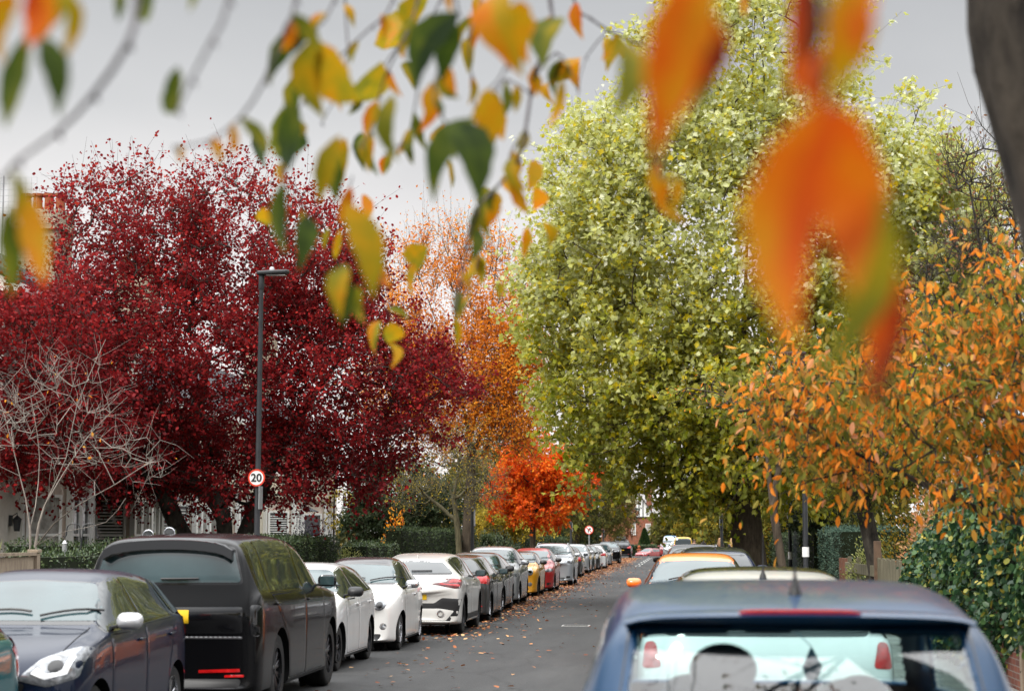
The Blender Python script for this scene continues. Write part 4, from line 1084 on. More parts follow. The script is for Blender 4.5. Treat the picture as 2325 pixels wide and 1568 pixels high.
L_HEDGE = leafmat('hedge_leaf', [(0, (.018, .034, .014)), (.6, (.05, .085, .03)), (1, (.11, .14, .05))], .25, .4, .4)
L_TEAL = leafmat('blue_green_leaf', [(0, (.03, .06, .045)), (.6, (.075, .13, .095)), (1, (.14, .20, .14))], .25)
L_IVY = leafmat('ivy_leaf', [(0, (.012, .034, .016)), (.5, (.03, .08, .034)), (.82, (.075, .15, .05)), (.93, (.22, .26, .05)), (1, (.48, .36, .05))], .25, .42, .3)
L_LIME = leafmat('lime_leaf', [(0, (.10, .12, .03)), (.6, (.24, .26, .07)), (1, (.42, .42, .18))], .3)
L_YELLOW = leafmat('yellow_leaf', [(0, (.12, .12, .02)), (.4, (.36, .28, .03)), (1, (.62, .42, .04))], .4)
L_MIXED = leafmat('turning_leaf', [(0, (.04, .05, .012)), (.4, (.13, .14, .025)), (.7, (.34, .28, .035)), (.92, (.58, .34, .03)), (1, (.55, .16, .02))], .4)
L_RUSSET = leafmat('russet_leaf', [(0, (.11, .05, .03)), (.5, (.26, .12, .06)), (1, (.42, .20, .09))], .3)
L_PURPLE = leafmat('purple_leaf', [(0, (.02, .018, .024)), (1, (.10, .09, .12))], .2)
L_PINK = leafmat('pink_orange_leaf', [(0, (.16, .17, .05)), (.4, (.36, .19, .09)), (.75, (.52, .20, .10)), (1, (.50, .33, .14))], .35)

# --- the crimson tree in the left garden
Z = 47
bs = gbase(492, Z, .05)
def red_dens(o):
    t = np.clip((o[:, 2] - 7.2) / 5.2, 0, 1); return 1.0 - .80 * t
tree('crimson_tree', 'big crimson leaved tree spreading over the front gardens on the left', 'tree', bs,
     [stem(bs, P_(440, 1262, Z), P_(402, 1190, Z - .3), P_(370, 1110, Z - .5), P_(345, 1000, Z - .5), P_(290, 880, Z)),
      stem(bs, P_(506, 1250, Z - .3), P_(508, 1180, Z - .6), P_(480, 1128, Z - .7), P_(432, 1085, Z - .5), P_(450, 960, Z), P_(470, 820, Z)),
      stem(bs, P_(540, 1250, Z + .4), P_(580, 1150, Z + .6), P_(615, 1060, Z + .8), P_(680, 940, Z + .5), P_(760, 830, Z)),
      stem(P_(370, 1110, Z - .5), P_(290, 1040, Z - 2), P_(190, 960, Z - 4), P_(100, 860, Z - 5.5))],
     [blob(430, 830, Z, 430, 300, 3.4), blob(400, 850, Z - 2.2, 200, 150, 1.2, .9), blob(780, 890, Z, 240, 205, 2.8), blob(330, 590, Z, 215, 180, 2.4, .8), blob(560, 600, Z, 240, 200, 2.6, .8), blob(740, 640, Z, 160, 170, 2.4, .7),
      blob(70, 880, Z - 6, 200, 230, 2.4), blob(90, 715, Z - 4.5, 130, 95, 1.8, .8), blob(150, 1010, Z - 5, 200, 110, 2), blob(600, 1060, Z, 330, 100, 2.6), blob(240, 1060, Z, 250, 90, 2.4), blob(980, 860, Z, 130, 80, 1.6, .45), blob(430, 470, Z, 230, 110, 1.8, .35), blob(200, 500, Z, 110, 90, 1.4, .4)],
     1400, None, B_DARK, L_RED, 'round', .094, 118, 5, .95, .011, .36, .35, .25, updir=.6, bare_above=red_dens, up=.3, twig_r=.0055, flare=1.5, rfun=lambda q, cl: np.clip(.30 * cl + .5 * rng.random(len(q)) + .22 * np.clip((q[:, 2] - 3) / 8, 0, 1), 0, 1))

# --- the great maple on the right pavement
Z = 55
bs = gbase(1714, Z, .13)
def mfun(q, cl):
    h = np.clip((q[:, 2] - 3.5) / 7, 0, 1)  # upper crown coloured paler, lower greener; the backlight is in the colour
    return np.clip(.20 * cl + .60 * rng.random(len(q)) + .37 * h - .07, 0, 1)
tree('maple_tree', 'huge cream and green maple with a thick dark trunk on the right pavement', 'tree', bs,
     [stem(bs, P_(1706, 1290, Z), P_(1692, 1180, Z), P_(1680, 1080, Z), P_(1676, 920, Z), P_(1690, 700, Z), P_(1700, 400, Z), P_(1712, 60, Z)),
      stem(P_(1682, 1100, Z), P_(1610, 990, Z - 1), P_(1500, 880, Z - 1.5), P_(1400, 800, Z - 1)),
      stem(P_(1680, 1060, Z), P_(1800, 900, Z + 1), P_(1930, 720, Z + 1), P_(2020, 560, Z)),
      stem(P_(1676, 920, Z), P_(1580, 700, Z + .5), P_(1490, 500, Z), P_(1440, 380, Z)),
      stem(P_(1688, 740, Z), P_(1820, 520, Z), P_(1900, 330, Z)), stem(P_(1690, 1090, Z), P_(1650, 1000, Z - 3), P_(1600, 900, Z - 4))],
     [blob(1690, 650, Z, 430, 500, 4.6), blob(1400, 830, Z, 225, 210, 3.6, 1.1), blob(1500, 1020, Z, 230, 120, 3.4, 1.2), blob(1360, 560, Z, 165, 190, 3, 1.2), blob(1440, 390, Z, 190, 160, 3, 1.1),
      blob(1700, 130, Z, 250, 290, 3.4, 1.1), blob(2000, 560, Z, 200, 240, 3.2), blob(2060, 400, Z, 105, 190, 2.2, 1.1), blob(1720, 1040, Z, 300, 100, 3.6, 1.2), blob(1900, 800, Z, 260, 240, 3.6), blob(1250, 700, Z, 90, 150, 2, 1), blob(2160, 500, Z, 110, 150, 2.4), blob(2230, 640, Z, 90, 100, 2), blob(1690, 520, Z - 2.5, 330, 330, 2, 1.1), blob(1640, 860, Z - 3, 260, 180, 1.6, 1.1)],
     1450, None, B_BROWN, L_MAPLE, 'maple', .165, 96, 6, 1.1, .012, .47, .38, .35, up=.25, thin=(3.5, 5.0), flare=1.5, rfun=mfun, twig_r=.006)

# --- tall half-bare orange tree behind the crimson one
Z = 78
bs = gbase(1052, Z, .1)
def or_dens(o):
    t = np.clip((o[:, 2] - 10.6) / 5.2, 0, 1); return 1.3 * (1 - t) ** 1.4 + .05
tree('half_bare_tree', 'tall half bare tree with orange leaves below and thin upright twigs against the sky', 'tree', bs,
     [stem(bs, P_(1066, 1150, Z), P_(1066, 1010, Z), P_(1040, 880, Z), P_(975, 690, Z), P_(915, 540, Z)), stem(P_(1066, 1010, Z), P_(1095, 850, Z), P_(1115, 700, Z), P_(1130, 560, Z)),
      stem(P_(1068, 1040, Z), P_(1130, 900, Z - 1), P_(1190, 760, Z - 1)), stem(P_(1066, 1060, Z), P_(1130, 990, Z - 1.5), P_(1200, 950, Z - 2)), stem(P_(1045, 900, Z), P_(1035, 740, Z + 1), P_(1040, 600, Z + 1))],
     [blob(1080, 880, Z, 150, 140, 2.6, 1.3), blob(1150, 880, Z, 90, 130, 2.2, 1.2), blob(1090, 1010, Z, 150, 60, 2.2, 1.2), blob(960, 700, Z, 110, 130, 2.2, .5), blob(1110, 680, Z, 105, 140, 2.2, .5), blob(1030, 600, Z, 150, 80, 2, .4), blob(930, 900, Z, 110, 140, 2)],
     720, None, B_BROWN, L_ORANGE, 'oval', .12, 76, 4, 1.6, .012, .26, .35, .3, bare_above=or_dens, up=.5, twig_r=.0065, wig=.06, updir=1.6)

# --- small grey twiggy tree on the left pavement
Z = 62
bs = gbase(1043, Z, .13)
tree('twiggy_tree', 'small grey twiggy tree almost bare on the left pavement', 'tree', bs,
     [stem(bs, P_(1041, 1240, Z), P_(1036, 1180, Z), P_(1028, 1130, Z), P_(1010, 1080, Z)), stem(P_(1036, 1185, Z), P_(1000, 1150, Z), P_(960, 1120, Z)), stem(P_(1030, 1140, Z), P_(1060, 1110, Z), P_(1100, 1085, Z)), stem(P_(1028, 1130, Z), P_(1040, 1070, Z), P_(1045, 1020, Z))],
     [blob(1010, 1080, Z, 120, 85, 1.6), blob(1085, 1085, Z, 70, 80, 1.4), blob(940, 1120, Z, 65, 60, 1.2), blob(1040, 1010, Z, 70, 45, 1.1)],
     240, None, B_LICHEN, L_YELLOW, 'oval', .06, 10, 5, .55, .008, .10, .2, .2, up=.15, wig=.2, twig_r=.0062)
# --- small flame-coloured maple beyond it
Z = 90
bs = gbase(1209, Z, .13)
tree('flame_maple', 'small flame orange maple on a straight slim trunk by the left kerb', 'tree', bs,
     [stem(bs, P_(1209, 1220, Z), P_(1208, 1150, Z), P_(1206, 1080, Z), P_(1208, 1010, Z)), stem(P_(1208, 1160, Z), P_(1160, 1120, Z), P_(1140, 1100, Z)), stem(P_(1208, 1165, Z), P_(1260, 1120, Z), P_(1310, 1090, Z))],
     [blob(1215, 1060, Z, 90, 75, 1.7), blob(1280, 1090, Z, 75, 50, 1.4), blob(1160, 1120, Z, 60, 60, 1.3), blob(1225, 1150, Z, 95, 40, 1.5)],
     420, None, B_BROWN, L_FLAME, 'maple', .13, 60, 5, .5, .010, .14, .35, .35, up=.2)
GT = 'trees further up the street'
def mass(name, label, x, Z, blobs, lm, n=160, per=70, ls=.16, bark=B_BROWN, tr=.2, shape='oval', group=GT, cat='tree', top=None, tw=.8, **k):
    bs = gbase(x, Z, .1)
    b0 = blobs[0]; y0 = b0[1]
    bl = [blob(b[0], b[1], Z, b[2], b[3], b[4]) for b in blobs]
    t = P_(b0[0], y0, Z)
    mid = ((bs[0] * .6 + t[0] * .4), Z, bs[2] * .5 + t[2] * .5)
    return tree(name, label, cat, bs, [stem(bs, mid, t)], bl, n, None, bark, lm, shape, ls, per, 4, tw, .012, tr, .35, .35, group, **k)
mass('willow_tree', 'dark olive weeping tree over the left kerb beyond the flame maple', 1296, 132, [(1345, 1130, 95, 70, 3), (1300, 1170, 70, 45, 2.4), (1390, 1150, 40, 70, 2)], L_OLIVE, 260, 72, .19, shape='slim')
mass('dark_tree', 'tall dark tree with sky showing through, behind the no right turn sign', 1368, 205, [(1385, 1085, 50, 60, 3), (1405, 1150, 42, 60, 3), (1350, 1090, 45, 50, 3)], L_DKGREEN, 230, 60, .24)
mass('dark_tree', 'dense dark tree low behind the left hedges, left of the no right turn sign', 1290, 168, [(1312, 1185, 48, 48, 3), (1262, 1200, 44, 40, 3)], L_DKGREEN, 200, 70, .24)
mass('rusty_tree', 'rusty orange small tree just left of the far brick house', 1396, 196, [(1412, 1160, 24, 34, 1.6), (1405, 1205, 26, 26, 1.6)], L_RUSSET, 120, 60, .2)
mass('evergreen_tree', 'broad dark evergreen tree behind the left hedge under the crimson crown', 885, 92, [(905, 1130, 105, 90, 3.4), (850, 1180, 60, 60, 2.4), (980, 1160, 70, 70, 2.4)], L_DKGREEN, 260, 80, .17, tr=.3)
mass('green_tree', 'olive green tree filling in behind the grey twiggy tree', 1120, 112, [(1140, 1090, 110, 95, 4), (1060, 1140, 80, 75, 3), (1220, 1130, 60, 70, 3)], L_OLIVE, 320, 80, .2)
mass('yellowing_tree', 'low yellowing tree between the twiggy tree and the flame maple', 1150, 98, [(1130, 1185, 60, 28, 2), (1195, 1190, 50, 26, 2)], L_YELLOW, 110, 60, .16)
mass('pale_olive_tree', 'pale olive tree just right of the far brick house', 1540, 268, [(1522, 1180, 36, 52, 4), (1500, 1215, 26, 30, 3), (1548, 1160, 36, 55, 4)], L_OLIVE, 260, 60, .32)
mass('yellow_green_tree', 'yellow flecked dark tree above the yellow van', 1618, 205, [(1590, 1165, 52, 60, 4), (1565, 1205, 34, 26, 3), (1640, 1150, 40, 70, 4)], L_MIXED, 300, 66, .28)
mass('orange_flecked_tree', 'green tree flecked with orange over the far right kerb', 1668, 118, [(1640, 1175, 50, 55, 2.6), (1690, 1150, 60, 70, 3), (1620, 1120, 50, 40, 2.4)], L_MIXED, 300, 70, .17)
mass('garden_tree', 'dark mixed green tree in the garden behind the great maple trunk', 1810, 84, [(1790, 1140, 110, 90, 4), (1870, 1090, 100, 100, 4), (1740, 1220, 60, 50, 3)], L_MIXED, 420, 80, .16)
mass('dark_holly', 'very dark evergreen shrub behind the right hand lamp posts', 1880, 60, [(1870, 1170, 62, 60, 1.8), (1905, 1210, 40, 40, 1.6)], L_DKGREEN, 170, 80, .11, group=None)
mass('tall_garden_tree', 'tall dark olive tree behind the orange cherry on the right', 2140, 76, [(2110, 880, 220, 230, 5), (2270, 960, 140, 220, 4), (1990, 1000, 130, 170, 4), (2200, 760, 120, 110, 3)], L_MIXED, 620, 80, .17, tr=.4, group=None)
mass('leaning_tree', 'green garden tree with two dark leaning trunks behind the wooden gate', 2004, 39, [(1930, 1030, 120, 80, 1.6), (2030, 1060, 100, 70, 1.5)], L_MIXED, 150, 60, .10, bark=B_DARK, tr=.17, group=None)
# its second leaning trunk belongs to the same tree: the bare tree in the garden behind
Z = 45
bs = gbase(2330, Z, .1)
tree('bare_tree', 'dark bare tree with a few russet leaves at the top right against the sky', 'tree', bs,
     [stem(bs, P_(2310, 1100, Z), P_(2290, 900, Z), P_(2240, 650, Z), P_(2200, 420, Z)), stem(P_(2295, 930, Z), P_(2310, 680, Z), P_(2300, 450, Z)), stem(P_(2280, 850, Z), P_(2190, 700, Z), P_(2140, 600, Z))],
     [blob(2220, 470, Z, 90, 190, 1.5), blob(2300, 560, Z, 100, 200, 1.5), blob(2180, 640, Z, 100, 120, 1.5)], 190, None, B_DARK, L_RUSSET, 'oval', .09, 5, 6, .9, .012, .22, .2, .3, up=.4, twig_r=.007, updir=.9, wig=.06)
# --- slim street tree on the right pavement
Z = 38
bs = gbase(1790, Z, .13)
tree('slim_tree', 'slim brown forked street tree with bare outer twigs on the right pavement', 'tree', bs,
     [stem(bs, P_(1778, 1300, Z), P_(1762, 1200, Z), P_(1748, 1110, Z), P_(1738, 1010, Z), P_(1700, 930, Z), P_(1620, 890, Z)), stem(P_(1752, 1140, Z), P_(1768, 1060, Z), P_(1782, 960, Z), P_(1800, 860, Z))],
     [blob(1640, 900, Z, 110, 50, .9), blob(1740, 900, Z, 90, 80, .9), blob(1800, 860, Z, 70, 80, .8)], 60, None, B_BROWN, L_CHERRY, 'slim', .09, 6, 3, .5, .009, .085, .2, .4, up=.1)
# --- orange cherry on the right, close to the camera
Z = 15.5
bs = (3.95, 16.4, .12)
tree('orange_cherry', 'orange and olive leaved cherry arching low over the right pavement', 'tree', bs,
     [stem(bs, (3.9, 16.3, 1.2), (3.55, 16.1, 1.75), P_(2300, 1180, Z + .4), P_(2180, 1140, Z + .2), P_(2050, 1075, Z), P_(1900, 1010, Z - .2), P_(1790, 930, Z - .3)),
      stem((3.6, 16.1, 1.7), P_(2330, 1050, Z), P_(2200, 900, Z), P_(2080, 760, Z)), stem((3.7, 16.1, 1.7), P_(2400, 960, Z), P_(2320, 760, Z), P_(2250, 600, Z))],
     [blob(2120, 870, Z, 290, 175, 1.0), blob(1890, 950, Z, 170, 95, .8), blob(2270, 730, Z, 110, 120, .8, .6), blob(1850, 1050, Z, 110, 55, .6), blob(2150, 1070, Z, 210, 70, .8), blob(2300, 900, Z, 160, 200, .8), blob(1760, 930, Z, 60, 45, .4), blob(2270, 610, Z, 50, 50, .4, .35)],
     225, None, B_DARK, L_CHERRY, 'drop', .092, 28, 4, .40, .006, .10, .2, 1.3, up=.15, twig_r=.0028, spread=.9, thin=(1.5, 2.5), rfun=lambda q, cl: np.clip(.50 * cl + .74 * rng.random(len(q)) - .15, 0, 1))
# --- pale leafless shrub in the first left garden
Z = 31
bs = gbase(70, Z, .12)
tree('bare_magnolia', 'pale leafless many stemmed shrub standing behind the wooden garden fence', 'shrub', bs,
     [stem(bs, P_(80, 1240, Z), P_(100, 1150, Z), P_(150, 1040, Z), P_(175, 920, Z), P_(240, 770, Z)), stem(bs, P_(68, 1200, Z), P_(45, 1080, Z), P_(15, 960, Z), P_(-15, 860, Z)),
      stem(P_(85, 1220, Z), P_(170, 1150, Z - .4), P_(260, 1100, Z - .6), P_(350, 1040, Z - .6)), stem(P_(82, 1235, Z), P_(150, 1205, Z - .3), P_(240, 1185, Z - .5), P_(285, 1130, Z - .5)),
      stem(P_(110, 1130, Z), P_(200, 990, Z + .3), P_(290, 900, Z + .3)), stem(P_(75, 1190, Z), P_(90, 1040, Z + .4), P_(70, 900, Z + .4))],
     [blob(140, 930, Z, 130, 150, 1.0), blob(270, 1030, Z, 120, 80, .8), blob(10, 960, Z, 70, 120, .8), blob(330, 1060, Z, 70, 40, .5)], 120, None, B_PALE, L_ORANGE, 'oval', .07, 1, 3, .55, .0055, .055, .2, .2, up=.1, twig_r=.0036, wig=.07, bare_above=lambda o: np.full(len(o), .05), updir=.7, thin=(.8, 2.2))

# --- unseen trees added behind the camera to darken reflections in tailgates and windows
for (lb, x_, y_, h_) in (('big unseen olive tree added behind the viewpoint for its reflection', 7.5, -13, 9.5), ('tall unseen tree added on the left behind the viewpoint to darken tailgates', -13.5, -20, 14), ('dense unseen tree added farther back behind the viewpoint for reflections', 5.5, -34, 10)):
    tree('reflection_tree', lb, 'tree', (x_, y_, .1), [stem((x_, y_, .1), (x_ + .2, y_, 2.5), (x_, y_ + .2, h_ * .7))], [((x_, y_, h_ * .55), (4.8, 4.8, h_ * .42)), ((x_ - 1.5, y_, h_ * .3), (4.2, 4.0, h_ * .25))], 300, None, B_BROWN, L_MIXED, 'oval', .30, 48, 4, .9, .014, .3, .35, .3, 'unseen trees added behind the viewpoint')
# --- hedges and shrubs
def hedge(name, label, x0, x1, y0, y1, h, lm, n, ls=.06, cat='hedge', group=None, z0=.10, rough=.06, shape='oval', cuts=None):
    rt = empty(name, ((x0 + x1) / 2, (y0 + y1) / 2, z0), 0, label, cat, group)
    cx, cy = (x0 + x1) / 2, (y0 + y1) / 2; a, b, c_ = (x1 - x0) / 2, (y1 - y0) / 2, h
    m = MB(); m.box(-a + .07, a - .07, -b + .07, b - .07, 0, c_ - .07); m.build('branches', plain('hedge_core', (.012, .016, .008), .95, 0, .1), rt)  # solid dark box added inside the hedge, in place of branches
    ar = np.array([2 * b * c_, 2 * b * c_, 2 * a * c_, 2 * a * c_, 4 * a * b]); k = rng.multinomial(n, ar / ar.sum())
    Ps, Ts = [], []
    for fi, kk in enumerate(k):
        u, v = rng.uniform(-1, 1, kk), rng.uniform(-1, 1, kk); w = rng.uniform(0, 1, kk)
        nn = [(1, 0, 0), (-1, 0, 0), (0, 1, 0), (0, -1, 0), (0, 0, 1)][fi]
        if fi < 2: p = np.stack([np.full(kk, a * nn[0]), b * u, c_ * w], 1)
        elif fi < 4: p = np.stack([a * u, np.full(kk, b * nn[1]), c_ * w], 1)
        else: p = np.stack([a * u, b * v, np.full(kk, c_)], 1)
        wob = rough * (np.sin(p[:, 0] * 2.3 + p[:, 1] * 1.7) + np.sin(p[:, 1] * 3.1 + p[:, 2] * 4.0) + np.sin(p[:, 2] * 2.1 - p[:, 1] * 5.3)) / 2
        p = p + np.array(nn) * (wob - rough * .3 + rng.normal(size=kk) * .03)[:, None]
        Ps.append(p); Ts.append(np.array(nn)[None] * .8 + rng.normal(size=p.shape) * .7 + np.array([0, 0, .25]))
    leaves('leaves', np.concatenate(Ps), np.concatenate(Ts), ls, shape, lm, rt)
    return rt
def shrub(name, label, c, r, lm, n, ls=.07, cat='shrub', group=None, shape='oval', bark=B_BROWN, up=.4, hollow=.5):
    """low bush: a fan of stems from the ground and leaves through its rounded volume"""
    z0 = .10 + gz(c[1]); rt = empty(name, (c[0], c[1], z0), 0, label, cat, group)
    d = rng.normal(size=(n, 3)); d /= np.linalg.norm(d, axis=1, keepdims=True); rr = (hollow ** 3 + rng.random(n) * (1 - hollow ** 3)) ** (1 / 3)
    bump = 1 + .16 * np.sin(d[:, 0] * 5 + 1) * np.sin(d[:, 1] * 6 + 2) + .12 * np.sin(d[:, 2] * 9)
    p = d * (rr * bump)[:, None] * np.array(r)[None]; p[:, 2] = np.abs(p[:, 2] + r[2] * .75 * 1.0) * 1.0
    leaves('leaves', p, d + np.array([0, 0, up]) + rng.normal(size=p.shape) * .5, ls, shape, lm, rt)
    k = 26; e = p[rng.integers(0, n, k)]; s0 = rng.normal(size=(k, 3)) * .08; s0[:, 2] = 0
    mid = s0 * .5 + e * .5 + np.array([0, 0, .1])
    sticks('stems', [(s0, mid, np.full(k, .014), np.full(k, .010), 4), (mid, e, np.full(k, .010), np.full(k, .004), 4)], bark, rt)
    return rt
GH = None
hedge('clipped_hedge', 'clipped dark hedge behind the wooden fence post and the navy car', -9.75, -9.05, 26.6, 38.8, 1.50, L_HEDGE, 9000, .05)
hedge('clipped_hedge', 'clipped hedge running back from the pavement to the white bay windows', -14.2, -9.9, 38.6, 39.4, 1.62, L_HEDGE, 7000, .05)
hedge('clipped_hedge', 'tall square-ended hedge just left of the white cars and right of the lamp post', -10.1, -9.05, 40.5, 50.0, 1.70, L_HEDGE, 16000, .055)
hedge('clipped_hedge', 'low dark hedge beneath the crimson tree against the cream house', -14.0, -10.4, 52, 53, 1.75, L_HEDGE, 7000, .055)
hedge('clipped_hedge', 'long dark hedge beside the grey twiggy tree', -9.7, -9.05, 61.5, 84, 2.05, L_DKGREEN, 16000, .075)
hedge('clipped_hedge', 'rounded hedge at the end of the garden with the yellow sapling', -9.9, -9.05, 54.5, 60.5, 1.55, L_HEDGE, 6000, .06, rough=.12)
hedge('clipped_hedge', 'far dark hedge on the left beyond the flame maple', -9.8, -9.1, 93, 120, 1.9, L_HEDGE, 9000, .1)
hedge('clipped_hedge', 'far hedge on the left near the no right turn sign', -9.8, -9.1, 126, 156, 1.8, L_DKGREEN, 6000, .13)
hedge('clipped_hedge', 'neat hedge in front of the far brick house', -8.0, -3.0, 250, 252, 3.0, L_HEDGE, 5000, .16, z0=-2)
hedge('clipped_hedge', 'neat dark end hedge left of the brick gate pillar', -11, -8.7, 243, 247, 3.0, L_DKGREEN, 3500, .16, z0=-2)
hedge('clipped_hedge', 'blue-green clipped hedge behind the black post on the right', 3.9, 5.6, 46.5, 53, 1.95, L_TEAL, 12000, .05)
hedge('clipped_hedge', 'dark hedge along the far right pavement behind the maple trunk', 3.9, 4.7, 56, 88, 1.9, L_DKGREEN, 9000, .08)
hedge('clipped_hedge', 'dark hedge at the far right behind the walkers', 3.9, 4.7, 92, 170, 2.1, L_DKGREEN, 9000, .12)
shrub('lime_shrub', 'rounded lime green shrub beside the navy car roof', (-9.55, 25.0, 0), (.5, .7, .78), L_LIME, 2600, .05)
shrub('lime_shrub', 'loose pale yellow-green shrub at the corner of the square-ended hedge', (-9.2, 51.8, 0), (.5, 1.6, .8), L_LIME, 2600, .07, shape='slim')
shrub('purple_shrub', 'dusky purple feathery shrub left of the pale shrub', (-10.7, 54.5, 0), (.9, 1.2, 1.25), L_PURPLE, 2600, .09, shape='slim')
shrub('orange_shrub', 'small orange leaved shrub in front of the dark evergreen', (-9.9, 65.5, 1.0), (.45, .8, 1.6), L_ORANGE, 700, .11, hollow=.2)
shrub('fern_shrub', 'feathery dark green shrub behind the flame maple trunk', (-9.0, 92, 0), (1.2, 1.6, 1.2), L_HEDGE, 1800, .14, shape='slim')
shrub('rose_shrub', 'low green shrub with rosy tips left of the flame maple', (-8.8, 88.5, 0), (.6, 1.5, .75), L_PINK, 900, .09)
shrub('pink_shrub', 'pinkish orange shrub between the leaning trunks and the ivy', (4.75, 34, 0), (.75, 1.6, 1.55), L_PINK, 4200, .075, hollow=.4)
shrub('yellow_green_shrub', 'yellow green bush beside the low wooden rails', (4.35, 42.5, 0), (.6, 1.5, 1.0), L_LIME, 3200, .06)
shrub('green_shrub', 'fresh green bush below the leaning trunks', (4.9, 40, 0), (.8, 1.4, 1.5), L_MIXED, 3400, .07)
shrub('yellow_vine_shrub', 'pale yellow-green shrub above the blue-green hedge', (5.3, 56, 0), (1.2, 2.2, 1.7), L_LIME, 2600, .09)
shrub('conifer', 'pointed dark green conifer standing before the far brick house', (W(1463, 1224, 258).x, 258, 0), (1.3, 1.2, .1), L_DKGREEN, 10, .2, cat='tree')
bpy.data.objects.remove([o for o in bpy.data.objects if o.name.startswith('conifer')][0].children[0]); cf = [o for o in bpy.data.objects if o.name.startswith('conifer')][0]
for ch in list(cf.children): bpy.data.objects.remove(ch)
n = 9000; h = rng.random(n) ** 1.3; th = rng.uniform(0, 2 * np.pi, n); rad = (1 - h) ** .8 * 1.45 * (.6 + .4 * rng.random(n) ** .4) * (1 + .12 * np.sin(th * 5 + h * 9))
pp = np.stack([rad * np.cos(th), rad * np.sin(th), h * 5.0 + .1], 1)
leaves('foliage', pp, np.stack([np.cos(th) * .6, np.sin(th) * .6, np.ones(n)], 1) + rng.normal(size=(n, 3)) * .3, .26, 'slim', leafmat('conifer_leaf', [(0, (.010, .025, .010)), (.7, (.03, .07, .022)), (1, (.09, .13, .03))], .2), cf)
b = MB(); b.tube([(0, 0, 0), (0, 0, 3), (0, 0, 4.8)], [.14, .09, .02], 8); b.build('trunk', B_BROWN, cf)
# young sapling with yellow leaves
Z = 55
bs = gbase(756, Z, .1)
tree('yellow_sapling', 'thin sapling hung with yellow leaves in the left garden', 'tree', bs, [stem(bs, P_(757, 1230, Z), P_(758, 1150, Z), P_(760, 1110, Z))], [blob(757, 1180, Z, 8, 50, .12), blob(770, 1130, Z, 30, 30, .3)], 26, None, B_BROWN, L_YELLOW, 'oval', .09, 10, 2, .22, .006, .03, .1, .4)
# spiky blades by the fence
rt = empty('spiky_plant', (-9.45, 24.2, .1), 0, 'clump of upright pale green sword leaves beside the wooden post', 'plant')
k = 46; a = rng.uniform(0, 6.28, k); P0 = np.stack([rng.normal(size=k) * .18, rng.normal(size=k) * .45, np.zeros(k)], 1); T0 = np.stack([np.cos(a) * .28, np.sin(a) * .28, np.ones(k)], 1)
SHAPES['blade'] = (np.array([(0, .035, 0), (0, -.035, 0), (.55, -.03, .02), (1, 0, .09), (.55, .03, .02)]), [np.array([(0, 1, 2, 3, 4)])])
leaves('blades', P0, T0, 1.45, 'blade', leafmat('blade_leaf', [(0, (.16, .20, .06)), (.6, (.28, .33, .12)), (1, (.42, .30, .10))], .3), rt)

# --- ivy over the low brick wall on the right
b = MB(); b.box(3.78, 4.0, 18.8, 30.4, .08, 1.0); b.box(3.75, 4.03, 18.8, 30.4, 1.0, 1.07)
tag(b.build('brick_wall', brickmat('red_garden_brick', (.20, .065, .04), (.12, .05, .04), (.20, .18, .16), 1, 'YZ')), 'low red brick garden wall under the ivy at the right edge', 'wall')
rt = empty('ivy', (3.78, 24.5, .5), 0, 'deep green ivy smothering the brick wall and fence at the right edge', 'ivy')
n = 18000; y = rng.uniform(-6.3, 6.4, n); t = rng.random(n)
top = np.interp(y, [-6.3, -4, -1, 2, 4.5, 6.4], [2.5, 2.35, 2.15, 1.75, 1.35, .95]) + .14 * np.sin(y * 2.7) + .08 * np.sin(y * 7.1)
bot = np.interp(y, [-6.3, -3.4, -1.5, 6.4], [.25, .15, -.3, -.35]) + .14 * np.sin(y * 4.1)
z = bot + (top - bot) * t; over = np.sin(np.pi * np.clip(t, 0, 1)) ** .5
x = .06 - .34 * over * (.75 + .25 * np.sin(y * 3.3 + z * 5.2)) + rng.normal(size=n) * .05
back = rng.random(n) < .22; x[back] = rng.uniform(-.05, .75, back.sum()); z[back] = top[back] + rng.normal(size=back.sum()) * .06 - .02 * x[back]
leaves('leaves', np.stack([x, y, z], 1), np.stack([-.35 + rng.normal(size=n) * .35, rng.normal(size=n) * .5, -.6 + rng.normal(size=n) * .5], 1), .085, 'round', L_IVY, rt, droop=.1)
ys_ = np.linspace(-6.2, 6.3, 40); tp = np.interp(ys_, [-6.3, -4, -1, 2, 4.5, 6.4], [2.5, 2.35, 2.15, 1.75, 1.35, .95]) - .14
m = MB()
for i in range(39): m.prism([(.03, ys_[i], -.1), (.70, ys_[i], -.1), (.70, ys_[i], tp[i] - .06), (.10, ys_[i], tp[i])], (0, ys_[i + 1] - ys_[i], 0))
m.build('stems', plain('ivy_core', (.010, .013, .007), .95, 0, .1), rt)  # solid dark core added under the ivy leaves, in place of stems

# --- far wooded skyline closing the view beyond the last houses
n = 16000; x = rng.uniform(-75, 75, n); top = 6.5 + 2.2 * np.sin(x * .21) + 1.4 * np.sin(x * .53 + 1) + 1.0 * np.sin(x * 1.3)
P0 = np.stack([x, 345 + rng.uniform(-6, 6, n), -2 + (top + 2) * rng.random(n) ** .8], 1)
tag(leaves('far_woods', P0, rng.normal(size=(n, 3)), 1.1, 'tuft', leafmat('far_leaf', [(0, (.03, .04, .014)), (.6, (.10, .10, .03)), (1, (.24, .16, .04))], .3), None), kind='stuff')
